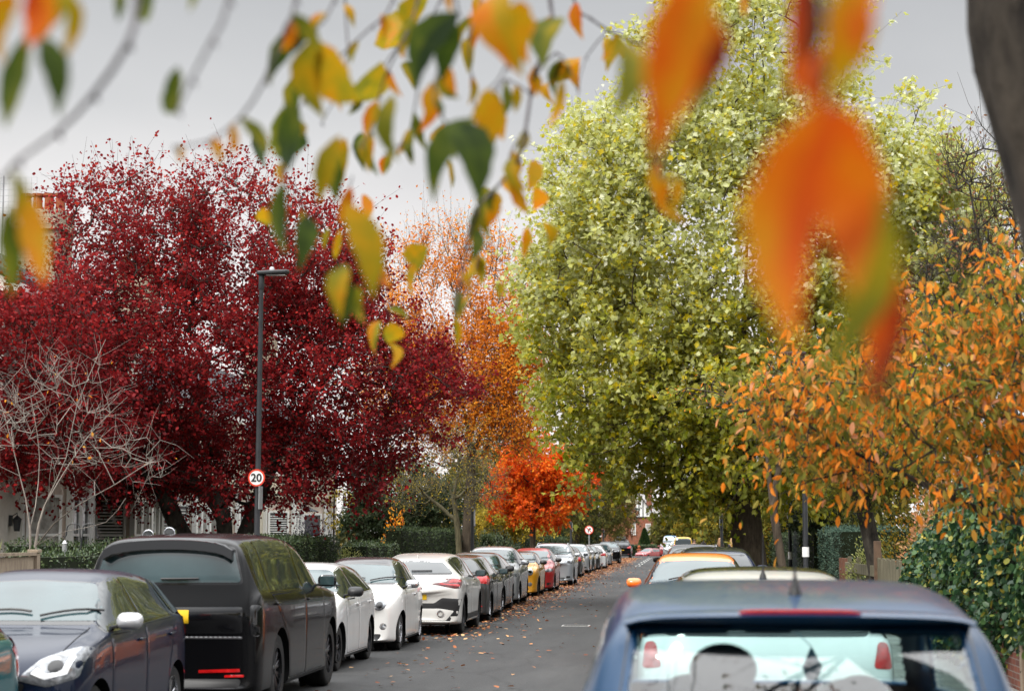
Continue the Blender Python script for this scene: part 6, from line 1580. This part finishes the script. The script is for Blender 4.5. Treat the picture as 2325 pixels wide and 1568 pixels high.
# ------------------------------------------------------------------ the blue car in front of the camera
SPECS['tall'] = [(s, zb, be * .97, tp, wf, we * (1.0 if tp < .85 else 1.18)) for (s, zb, be, tp, wf, we) in SPECS['hatch']]
DIMS['tall'] = (4.0, 1.70, 1.63, 2.5, .80, .31)
M_CLEAR = clearglass('clear_car_glass', (.60, .80, .80), 2.15); M_CLEAR2 = clearglass('clear_windscreen', (.84, .93, .92), 1.45)
bc = make_car('parked_car', 'royal blue hatchback with a red brake light strip filling the foreground', 'tall', BLUE, -.45, 6.12, True, left_row=False, group=GR, lvl=4, grid=.04, custom=True, crown=.965, plate=True, antenna=None, tlmat=M_REDLAMP, mirror=BLUE, mz=-.2,
              tl=[(.66, .80), (.83, .78), (.82, 1.12), (.72, 1.10)])
c = bc; L, H = c.L, c.H; hw = c.W / 2
# window openings cut through the shell, rubber frames over the cut edges, clear glass in them
REAR = [(-.60, 1.08), (.60, 1.08), (.535, 1.475), (0, 1.495), (-.535, 1.475)]
FRONT = [(-.66, 1.13), (.66, 1.13), (.55, 1.49), (0, 1.51), (-.55, 1.49)]
SIDE = None
def grown(P, g):
    cx = sum(p[0] for p in P) / len(P); cz = sum(p[1] for p in P) / len(P)
    return [(p[0] + math.copysign(g, p[0] - cx) * (abs(p[0] - cx) > .01), p[1] + math.copysign(g, p[1] - cz)) for p in P]
for o in list(c.root.children):
    if o.name.startswith(('window', 'windscreen', 'rear_window')):
        for q in list(o.children): bpy.data.objects.remove(q)
        bpy.data.objects.remove(o)
Yc = c.Y
SIDEP = [(Yc(.35), 1.13), (Yc(.44), 1.44), (Yc(.70), 1.475), (Yc(.85), 1.42), (Yc(.885), 1.16)]
bm = bmesh.new(); bm.from_mesh(c.body.data)
dead = []
for f in bm.faces:
    p = f.calc_center_median(); n = f.normal
    if p.y < -L * .30 and n.y < -.2 and inpoly(p.x, p.z, grown(REAR, .004)): dead.append(f)
    elif p.y > 0 and n.z > .05 and n.y > .1 and inpoly(p.x, p.z, grown(FRONT, .004)): dead.append(f)
    elif abs(n.x) > .45 and inpoly(p.y, p.z, grown(SIDEP, .004)): dead.append(f)
bmesh.ops.delete(bm, geom=dead, context='FACES'); bm.to_mesh(c.body.data); bm.free()
# thickness for the shell
so_ = c.body.modifiers.new('sheet', 'SOLIDIFY'); so_.thickness = .02; so_.offset = -1; so_.material_offset = 0
for view, P, nm in (('rear', REAR, 'rear_window'), ('front', FRONT, 'windscreen')):
    patch(c, view, grown(P, .035), M_GLOSSBLACK, nm + '_surround', c.root, .003, .002, .05, hole=round_poly(grown(P, -.03), .05))
    patch(c, view, grown(P, -.005), M_CLEAR if view == 'rear' else M_CLEAR2, nm, c.root, .006, .005, .05)
for side in ('left', 'right'):
    patch(c, side, grown(SIDEP, .03), M_GLOSSBLACK, 'window_surround', c.root, .003, .002, .04, hole=round_poly(grown(SIDEP, -.03), .04))
    patch(c, side, grown(SIDEP, -.005), M_CLEAR2, 'window', c.root, .006, .005, .04)
    patch(c, side, [(Yc(.575), 1.10), (Yc(.57), 1.5), (Yc(.555), 1.5), (Yc(.555), 1.10)], M_GLOSSBLACK, 'door_pillar', c.root, .009, .007, .005)
# roof spoiler with the brake light strip
b = MB(); xs = np.linspace(-.585, .585, 25); prof = []
for x in xs:
    h = c.bvh.ray_cast(Vector((x * .97, Yc(.885), 5)), Vector((0, 0, -1)))[0]
    u = abs(x / .585); q = u * u; dz = -.008 - .062 * u ** 5; yb = -L / 2 + .185 + .09 * q
    zt = h.z + .004; ztp = min(1.592 + dz, zt); zbt = min(1.512 + .006 * u ** 4, ztp - .016)
    fh = ztp - zbt
    prof.append([(x, h.y + .06, zt + .004), (x, (h.y + yb) / 2, (zt + ztp) / 2 + .006), (x, yb + .03, ztp + .002), (x, yb, ztp - .008), (x, yb + .003, ztp - .014), (x, yb + .003 + fh * .75, zbt), (x, yb + .10, zbt - .004), (x, h.y + .05, zbt - .012)])
v = [p for r in prof for p in r]; k = 8
b.add(v, [(i * k + j, i * k + (j + 1) % k, (i + 1) * k + (j + 1) % k, (i + 1) * k + j) for i in range(24) for j in range(k)] + [tuple(range(k)), tuple(range(24 * k, 25 * k))[::-1]])
sp_ = b.build('spoiler', BLUE, c.root)
b = MB(); vv = []
xs2 = np.linspace(-.20, .20, 17)
for x in xs2:
    u = abs(x / .585); q = u * u; dz = -.008 - .062 * u ** 5; yb = -L / 2 + .185 + .09 * q; e = .5 + .5 * math.sqrt(max(0, 1 - (x / .205) ** 6))
    zc = 1.543 + dz; hh = .021 * e
    ys = lambda z: yb + .003 + (1.592 + dz - .014 - z) * .82
    vv += [(x, ys(zc - hh) - .004, zc - hh), (x, ys(zc) - .010, zc), (x, ys(zc + hh) - .004, zc + hh), (x, yb + .08, zc + hh), (x, yb + .08, zc - hh)]
b.add(vv, [(i * 5 + j, i * 5 + (j + 1) % 5, (i + 1) * 5 + (j + 1) % 5, (i + 1) * 5 + j) for i in range(16) for j in range(5)] + [(0, 1, 2, 3, 4), (84, 83, 82, 81, 80)])
b.build('brake_light', plain('brake_lens', (.62, .010, .006), .4, 0, .3, 0, .2, 30), sp_, True)
h = c.bvh.ray_cast(Vector((.02, Yc(.80), 5)), Vector((0, 0, -1)))[0]
b = MB(); b.lathe([(.026, -.004), (.022, .012), (.012, .04), (.007, .065), (.006, .07)], 14, 'Z', h); b.tube([h + Vector((0, .0, .07)), h + Vector((0, -.05, .22))], [.005, .004], 8); b.build('antenna', M_BLACK, c.root, True)
# cabin: seats, dashboard, mirror
M_SEAT = plain('dark_seat_fabric', (.05, .065, .08), .9, 0, .2, 0, .3, 25)
def seat(x, y, zt, w=.26, head=True, nm='seat'):
    b = MB(); b.prism([(x - w, y, .45), (x + w, y, .45), (x + w * .86, y - .16, zt - .24), (x + w * .6, y - .18, zt - .19), (x - w * .6, y - .18, zt - .19), (x - w * .86, y - .16, zt - .24)], (0, .13, 0))
    b.box(x - w, x + w, y + .134, y + .55, .35, .52)
    s = b.build(nm, M_SEAT, c.root, True, .04, 3)
    if head:
        b = MB(); b.ball((x, y - .13, zt - .075), (.125, .055, .095), 20, 12); b.build('headrest', M_SEAT, s, True)
        b = MB()
        for sg in (1, -1): b.tube([(x + sg * .05, y - .13, zt - .25), (x + sg * .05, y - .13, zt - .12)], .007, 6)
        b.build('headrest_post', M_CHROME, s)
seat(-.36, .15, 1.20); seat(.36, .15, 1.20)
seat(-.24, -.95, 1.39, .30); seat(.40, -.95, 1.18, .30)
b = MB(); b.prism([(-.72, 1.02, .62), (-.72, .72, .70), (-.72, .70, .96), (-.72, .86, 1.04), (-.72, 1.10, 1.02)], (1.44, 0, 0)); b.build('dashboard', M_BLACK, c.root, False, .03, 3)
b = MB(); b.box(-.70, .70, -1.6, 1.1, .26, .32); b.build('cabin_floor', M_SEAT, c.root)
b = MB(); b.box(-.105, .105, .50, .53, 1.37, 1.44); b.tube([(0, .53, 1.42), (0, .60, 1.50)], .012, 6); b.build('rear_view_mirror', M_BLACK, c.root, False, .012, 2)
b = MB(); q = np.linspace(0, 2 * math.pi, 25); b.tube([(.36 + .18 * math.cos(a), .60 + .07 * math.sin(a), .98 + .165 * math.sin(a)) for a in q], .015, 8, False); b.build('steering_wheel', M_BLACK, c.root, True)
b = MB(); b.prism([(.17, .50, 1.16), (.215, .50, 1.16), (.24, .50, 1.22), (.20, .50, 1.30), (.19, .50, 1.31), (.15, .50, 1.22)], (0, .006, 0)); b.tube([(.195, .503, 1.31), (.10, .51, 1.40)], .002, 4); b.build('air_freshener', plain('blue_card', (.03, .08, .12), .7), c.root)

# ------------------------------------------------------------------ the near tree: trunk at the right, hanging twigs and leaves overhead
root = empty('near_cherry_tree', (2.45, 5.9, .12), 0, 'near cherry tree with a dark leaning trunk and drooping blurred leaves across the top', 'tree')
B0 = np.array((2.45, 5.9, .12))
Z = 5.6
tr_pts = [np.array(p) for p in stem((2.45, 5.9, .12), (2.15, 5.85, 1.0), (1.75, 5.75, 1.7), P_(2515, 640, Z), P_(2440, 470, Z), P_(2384, 300, Z), P_(2328, 140, Z), P_(2306, -40, Z), P_(2330, -300, Z), P_(2300, -620, Z))]
n = len(tr_pts); tt = np.linspace(0, 1, n)
rad = np.interp(tt, [0, .06, .3, .55, 1], [.30, .24, .185, .165, .12])
b = MB(); K = 40; V = []
for i in range(n):
    t = (tr_pts[min(i + 1, n - 1)] - tr_pts[max(i - 1, 0)]); t /= np.linalg.norm(t); a = np.cross(t, [0, 1, 0]); a /= np.linalg.norm(a); e = np.cross(t, a)
    for j in range(K):
        q = 2 * math.pi * j / K
        rr_ = rad[i] * (1 + .05 * math.sin(3 * q + i * .5) + .025 * math.sin(7 * q - i * .9) + .02 * rng.normal())
        V.append(tuple(tr_pts[i] + (a * math.cos(q) + e * math.sin(q)) * rr_ - B0))
b.add(V, [(i * K + j, i * K + (j + 1) % K, (i + 1) * K + (j + 1) % K, (i + 1) * K + j) for i in range(n - 1) for j in range(K)])
kp = np.array(P_(2216, 168, Z)) - B0
b.tube([kp + np.array((.10, 0, -.04)), kp + np.array((.045, 0, -.01)), kp + np.array((.012, -.01, .006)), kp + np.array((-.012, -.01, .010))], [.09, .045, .014, .006], 9)
b.build('trunk', barkmat('near_bark', (.016, .013, .011), (.115, .095, .075), 11, 1.0), root, True)
# limbs above the frame, twigs hanging into it (frame coordinates at their own depth)
limbs = [stem(P_(2330, -300, Z), P_(2000, -520, 5.0), P_(1500, -560, 4.5), P_(1000, -560, 4.4), P_(500, -620, 3.8), P_(100, -700, 3.0)),
         stem(P_(2300, -620, Z), (.9, 4.6, 4.6), (.2, 3.4, 4.7), (-.6, 2.2, 4.8)), stem(P_(2000, -520, 5.0), P_(1900, -700, 3.4), P_(1850, -900, 2.2)), stem((.9, 4.6, 4.6), (.3, 4.9, 4.9), (-.5, 5.3, 5.1), (-1.4, 5.2, 5.2)),
         stem((.5, 4.0, 4.65), (1.2, 3.2, 5.0), (1.6, 2.2, 5.2))]
sets = []
def addpath(pts, r0, r1, n=7):
    P = np.array(pts) - B0; k = len(P); r = np.linspace(r0, r1, k)
    sets.append((P[:-1], P[1:], r[:-1], r[1:], n))
for i, l in enumerate(limbs): addpath(l, .04 if i < 2 else .022, .008, 9)
TW = [([(318, -250), (312, 0), (290, 100), (212, 215), (130, 300), (40, 365), (-20, 440)], 2.5, .0065), ([(540, -250), (520, 0), (482, 90), (435, 180), (402, 250)], 2.6, .0045), ([(690, -250), (672, 0), (650, 60), (602, 180), (545, 268), (470, 322), (395, 333)], 3.2, .0048),
      ([(780, -250), (760, 0), (716, 66), (700, 110)], 4.0, .004), ([(905, -250), (892, 0), (845, 60), (760, 140), (690, 230), (640, 330), (648, 520)], 4.6, .004), ([(790, -200), (782, 0), (790, 110), (775, 190), (730, 280)], 5.0, .004),
      ([(960, -250), (948, 0), (915, 90), (880, 160), (860, 220), (842, 300), (820, 330)], 4.8, .0045), ([(1010, -200), (1000, 0), (960, 50), (900, 110), (850, 180), (800, 240)], 5.2, .004), ([(1100, -200), (1090, 0), (1065, 80), (1070, 170), (1080, 260)], 5.0, .004),
      ([(1250, -250), (1248, 0), (1255, 60), (1215, 160), (1205, 210), (1192, 300), (1176, 365), (1152, 400), (1112, 440), (1080, 480), (1060, 560), (1045, 640), (1030, 700)], 5.0, .0075), ([(1192, 300), (1160, 345), (1150, 400), (1172, 420)], 5.0, .004), ([(1220, 165), (1262, 120), (1290, 150), (1310, 200)], 5.0, .004),
      ([(1290, -200), (1302, 0), (1340, 42), (1382, 70), (1432, 92), (1480, 110)], 5.6, .006), ([(1382, 70), (1330, 130), (1310, 230), (1330, 300)], 5.6, .003), ([(1200, 210), (1150, 180), (1130, 200), (1120, 215)], 4.6, .004), ([(1005, -100), (1040, 30), (985, 190), (1000, 260), (1030, 300)], 4.0, .004),
      ([(950, 190), (930, 300), (905, 330), (870, 350)], 5, .003), ([(1160, -200), (1140, 0), (1150, 150), (1110, 205), (1078, 270)], 3.8, .004), ([(800, 400), (790, 470), (850, 560), (885, 720)], 4.6, .0025), ([(1080, 480), (1085, 580), (1060, 660)], 5, .003),
      ([(1620, -250), (1600, 0), (1560, 100), (1500, 250), (1490, 380)], 2.0, .003), ([(1880, -250), (1870, 0), (1890, 200), (1900, 400), (1960, 600)], 1.7, .0035), ([(1440, 100), (1480, 250), (1500, 400), (1545, 400)], 3.4, .0025), ([(90, -200), (95, 0), (90, 90)], 2.2, .003), ([(640, 380), (700, 500)], 4.4, .0025)]
for pts, d, r in TW:
    w = [P_(x, y, d * (1 + .01 * math.sin(i * 2.0))) for i, (x, y) in enumerate(pts)]
    r *= .55; addpath(stem(*w) if len(w) > 2 else w, r * 1.5, r * .7, 6)
    if pts[0][1] <= -190:                     # run up into the limb overhead
        u = W(pts[0][0] + 30, -640, d * 1.05); addpath([(u.x, u.y, u.z), w[0]], r * 1.8, r * 1.5, 6)
    for i in range(1, len(w)):                # buds along the twig
        p = np.array(w[i]); sets.append((np.array([p - B0]), np.array([p - B0 + np.array((.006, 0, -.010))]), np.array([r * 1.7]), np.array([r * .7]), 6))
g_, y_, o_ = .17, .52, .76
LV = [ # base x, y, tip x, y, width/length, colour, depth (0 = from size)
 (713, 69, 607, 193, .34, .17, 0), (716, 84, 737, 272, .42, .57, 0), (722, 92, 814, 233, .36, .50, 0), (866, 140, 815, 233, .55, .47, 0), (676, 170, 672, 282, .40, .15, 0), (646, 234, 652, 392, .52, .18, 0), (640, 245, 632, 360, .4, .22, 0),
 (584, 290, 602, 384, .18, .05, 0), (772, 306, 724, 462, .36, .58, 0), (784, 312, 778, 420, .3, .62, 0), (750, 345, 762, 462, .42, .30, 0), (819, 300, 828, 392, .3, .10, 0), (840, 303, 860, 402, .3, .14, 0), (885, 352, 868, 398, .4, .66, 0), (893, 213, 908, 370, .30, .28, 0),
 (897, 24, 909, 104, .5, .52, 0), (870, 37, 872, 114, .26, .54, 0), (946, -10, 946, 90, .5, .50, 0), (925, -20, 938, 60, .4, .55, 0), (1037, 28, 945, 206, .40, .16, 3.6), (1034, 50, 1001, 192, .36, .13, 3.6), (920, 140, 940, 205, .5, .42, 0),
 (978, 186, 947, 306, .34, .62, 0), (986, 200, 972, 284, .42, .70, 0), (1076, 78, 1064, 172, .22, .54, 0), (1084, -6, 1074, 44, .5, .55, 0), (1097, 5, 1109, 55, .4, .53, 0), (1135, -20, 1190, 178, .46, .62, 3.2), (1180, 0, 1200, 150, .5, .66, 3.2), (1214, 40, 1158, 156, .44, .78, 3.4),
 (1268, 40, 1236, 160, .46, .44, 4.2), (1296, 150, 1316, 208, .5, .58, 0), (1290, 152, 1252, 190, .5, .56, 0), (1275, 172, 1240, 294, .26, .64, 0), (1262, 180, 1258, 240, .4, .62, 0), (1378, 84, 1376, 165, .36, .42, 0), (1394, 78, 1410, 126, .36, .56, 0),
 (1075, 266, 985, 466, .34, .19, 3.6), (1036, 272, 1085, 468, .46, .10, 3.5), (1112, 200, 1108, 335, .46, .66, 3.7), (1122, 215, 1142, 322, .34, .60, 0), (1120, 272, 1098, 384, .40, .42, 0), (1026, 370, 1025, 430, .5, .56, 0), (1100, 424, 1088, 474, .5, .46, 0), (1130, 438, 1107, 516, .34, .62, 0),
 (1148, 396, 1172, 452, .4, .60, 0), (1216, 364, 1198, 436, .44, .60, 0), (1213, 425, 1208, 480, .28, .68, 0), (1000, 284, 985, 322, .4, .66, 0), (1198, 515, 1187, 592, .24, .66, 0), (1235, 505, 1244, 565, .4, .58, 0), (644, 412, 651, 580, .22, .14, 0), (702, 492, 678, 618, .38, .08, 0),
 (600, 470, 612, 512, .4, .58, 0), (783, 456, 846, 682, .36, .62, 3.3), (757, 612, 773, 746, .36, .20, 3.7), (786, 600, 772, 730, .36, .40, 3.7), (814, 648, 829, 738, .36, .30, 4), (771, 518, 760, 590, .3, .50, 0), (748, 516, 736, 568, .3, .55, 0), (824, 440, 829, 508, .26, .70, 0), (973, 558, 951, 616, .36, .52, 0),
 (941, 598, 935, 672, .22, .58, 0), (1086, 578, 1054, 636, .42, .56, 0), (1086, 582, 1093, 652, .34, .54, 0), (1127, 640, 1128, 682, .3, .54, 0), (1064, 668, 1045, 720, .6, .52, 0), (1034, 718, 1036, 786, .3, .58, 0), (880, 700, 932, 727, .3, .48, 0), (861, 727, 850, 806, .3, .52, 0), (888, 731, 880, 778, .5, .56, 0), (878, 776, 886, 838, .26, .58, 0),
 # the largest, most blurred ones close to the lens
 (1590, -60, 1484, 372, .26, .72, 1.55), (1612, 20, 1548, 215, .40, .88, 1.6), (1608, 100, 1582, 270, .30, .26, 1.7), (1560, 130, 1540, 275, .34, .80, 1.7), (1570, -60, 1600, 120, .5, .64, 1.6), (1428, 95, 1390, 272, .36, .30, 2.5), (1822, -60, 1784, 240, .22, .95, 1.6), (1922, -60, 1886, 224, .34, .70, 1.5), (1976, -60, 1952, 140, .34, .74, 1.5), (1880, 100, 1890, 290, .30, .82, 1.6),
 (1878, 215, 1806, 800, .26, .76, 1.25), (1900, 235, 1935, 670, .30, .74, 1.3), (1960, 380, 1870, 860, .22, .36, 1.45), (1985, 540, 1972, 945, .20, .90, 1.5), (1950, 300, 1990, 640, .20, .82, 1.5), (1790, 430, 1800, 700, .24, .76, 1.35),
 (1486, 382, 1498, 476, .42, .66, 3.5), (1538, 385, 1560, 506, .26, .58, 3.5), (28, -20, 8, 150, .46, .68, 2.1), (70, -60, 62, 110, .5, .72, 2.1), (160, -40, 88, 105, .44, .54, 2.2), (168, -10, 140, 142, .30, .60, 2.3), (64, 75, 12, 294, .26, .22, 2.4), (98, 84, 132, 270, .34, .18, 2.3), (14, 470, 24, 675, .24, .24, 2.3), (28, 385, -6, 525, .30, .44, 2.3), (58, 436, 102, 650, .30, .64, 2.3),
 (274, -30, 268, 52, .34, .20, 2.8), (344, -40, 330, 52, .30, .22, 2.8), (428, -50, 429, 30, .24, .2, 2.8), (404, 150, 387, 258, .30, .12, 2.8), (1692, -20, 1690, 40, .2, .75, 3.5)]
LB, LT, LW_, LC = [], [], [], []
for (bx, by, tx, ty, w, col, d) in LV:
    ln = math.hypot(tx - bx, ty - by)
    col -= .07 * (col > .4)
    if not d: d = float(np.clip(F * .125 / ln, 3.6, 6.5))
    p = np.array(P_(bx, by, d)); q = np.array(P_(tx, ty, d * (1 + .02 * rng.normal())))
    LB.append(p); LT.append(q); LW_.append(w); LC.append(col + .03 * rng.normal())
# small leaves hung along the twigs
for pts, d, r in TW:
    if d < 3: continue
    for (xa, ya), (xb, yb2) in zip(pts[:-1], pts[1:]):
        for _ in range(2 if yb2 > 0 else 0):
            if rng.random() < .42: continue
            t = rng.random(); x, y = xa + (xb - xa) * t, ya + (yb2 - ya) * t
            if y < -40: continue
            p = np.array(P_(x, y, d)); ln = rng.uniform(45, 95) / S(d); s0 = np.array([rng.normal() * .35, rng.normal() * .3, -1.0])
            LB.append(p); LT.append(p + s0 * ln); LW_.append(rng.uniform(.28, .42)); LC.append(float(rng.choice([.20, .36, .48, .54, .58, .64, .68], p=[.12, .16, .26, .22, .14, .07, .03])))
# the rest of the canopy, over and behind the camera
for l in limbs[1:]:
    l = np.array(l)
    for i in range(55):
        p = l[rng.integers(0, len(l))] + rng.normal(size=3) * np.array((.30, .30, .22)); p[2] = max(p[2], 2.3 + .34 * max(0, p[1]) + .1)
        LB.append(p); LT.append(p + np.array([rng.normal() * .04, rng.normal() * .04, -.10 - .04 * rng.random()])); LW_.append(.4); LC.append(float(rng.choice([.15, .3, .5, .6, .75])))
        if i % 5 == 0: s0 = l[np.argmin(np.linalg.norm(l - p, axis=1))]; sets.append((np.array([s0 - B0]), np.array([p - B0]), np.array([.006]), np.array([.003]), 4))
sticks('twigs', sets, barkmat('near_twig', (.05, .042, .045), (.14, .125, .13), 30, .3), root)
m_ = 11; V = []; FS = []; Cc = []
for p, q, w, col in zip(LB, LT, LW_, LC):
    ax = q - p; Ln = np.linalg.norm(ax); ax /= Ln; w *= .88 * (1.3 if np.linalg.norm(p - np.array(CAM)) < 2.0 else 1.0); dl, dr_, dt_ = rng.normal() * .06, rng.normal() * .06, rng.normal() * .09; kp_ = rng.uniform(.7, 1.0)
    vd = np.array(CAM) - p; vd /= np.linalg.norm(vd); vd = vd + rng.normal(size=3) * .28
    s_ = np.cross(ax, vd); s_ /= np.linalg.norm(s_); nn = np.cross(s_, ax)
    bend = rng.normal() * .14; curl = rng.normal() * .09; b0 = len(V)
    for i in range(m_):
        t = i / (m_ - 1); ww = w * Ln * .5 * ((math.sin(math.pi * t ** kp_) ** .9 * (1.25 - .5 * t)) if 0 < t < 1 else 0) * (1 + .07 * math.sin(t * 23 + b0))
        c0 = p + ax * Ln * t + nn * Ln * bend * math.sin(math.pi * t) + s_ * Ln * curl * math.sin(math.pi * t)
        V += [c0 - s_ * ww + nn * ww * .25, c0, c0 + s_ * ww + nn * ww * .25]
    for i in range(m_ - 1):
        a = b0 + i * 3; FS += [(a, a + 1, a + 4, a + 3), (a + 1, a + 2, a + 5, a + 4)]; Cc += [col + dl + dt_ * (i / m_ - .5), col + dr_ + dt_ * (i / m_ - .5)]
m, nt_, out_ = newmat('near_leaf')
at = N(nt_, 'ShaderNodeAttribute', attribute_name='rnd'); tcn = N(nt_, 'ShaderNodeTexCoord'); nz = N(nt_, 'ShaderNodeTexNoise'); nz.inputs['Scale'].default_value = 16; nz.inputs['Detail'].default_value = 4
nt_.links.new(tcn.outputs['Object'], nz.inputs['Vector'])
mr = N(nt_, 'ShaderNodeMapRange'); mr.inputs[1].default_value = .3; mr.inputs[2].default_value = .7; mr.inputs[3].default_value = -.09; mr.inputs[4].default_value = .09; nt_.links.new(nz.outputs['Fac'], mr.inputs[0])
ad = N(nt_, 'ShaderNodeMath', operation='ADD'); nt_.links.new(at.outputs['Fac'], ad.inputs[0]); nt_.links.new(mr.outputs[0], ad.inputs[1])
rmp = ramp(nt_, [(0, (.016, .032, .008)), (.16, (.055, .085, .010)), (.30, (.13, .14, .014)), (.42, (.26, .21, .010)), (.54, (.44, .24, .007)), (.66, (.52, .17, .005)), (.78, (.52, .085, .004)), (.88, (.36, .035, .006)), (.96, (.08, .025, .013))])
nt_.links.new(ad.outputs[0], rmp.inputs[0])
pb = N(nt_, 'ShaderNodeBsdfPrincipled'); pb.inputs['Roughness'].default_value = .6; pb.inputs['Specular IOR Level'].default_value = .10; tl_ = N(nt_, 'ShaderNodeBsdfTranslucent'); mx_ = N(nt_, 'ShaderNodeMixShader'); mx_.inputs[0].default_value = .5
nt_.links.new(rmp.outputs[0], pb.inputs['Base Color']); nt_.links.new(rmp.outputs[0], tl_.inputs['Color']); nt_.links.new(pb.outputs[0], mx_.inputs[1]); nt_.links.new(tl_.outputs[0], mx_.inputs[2]); nt_.links.new(mx_.outputs[0], out_.inputs[0])
npmesh('crown', np.array(V) - B0, [np.array(FS)], m, root, np.array(Cc), True)
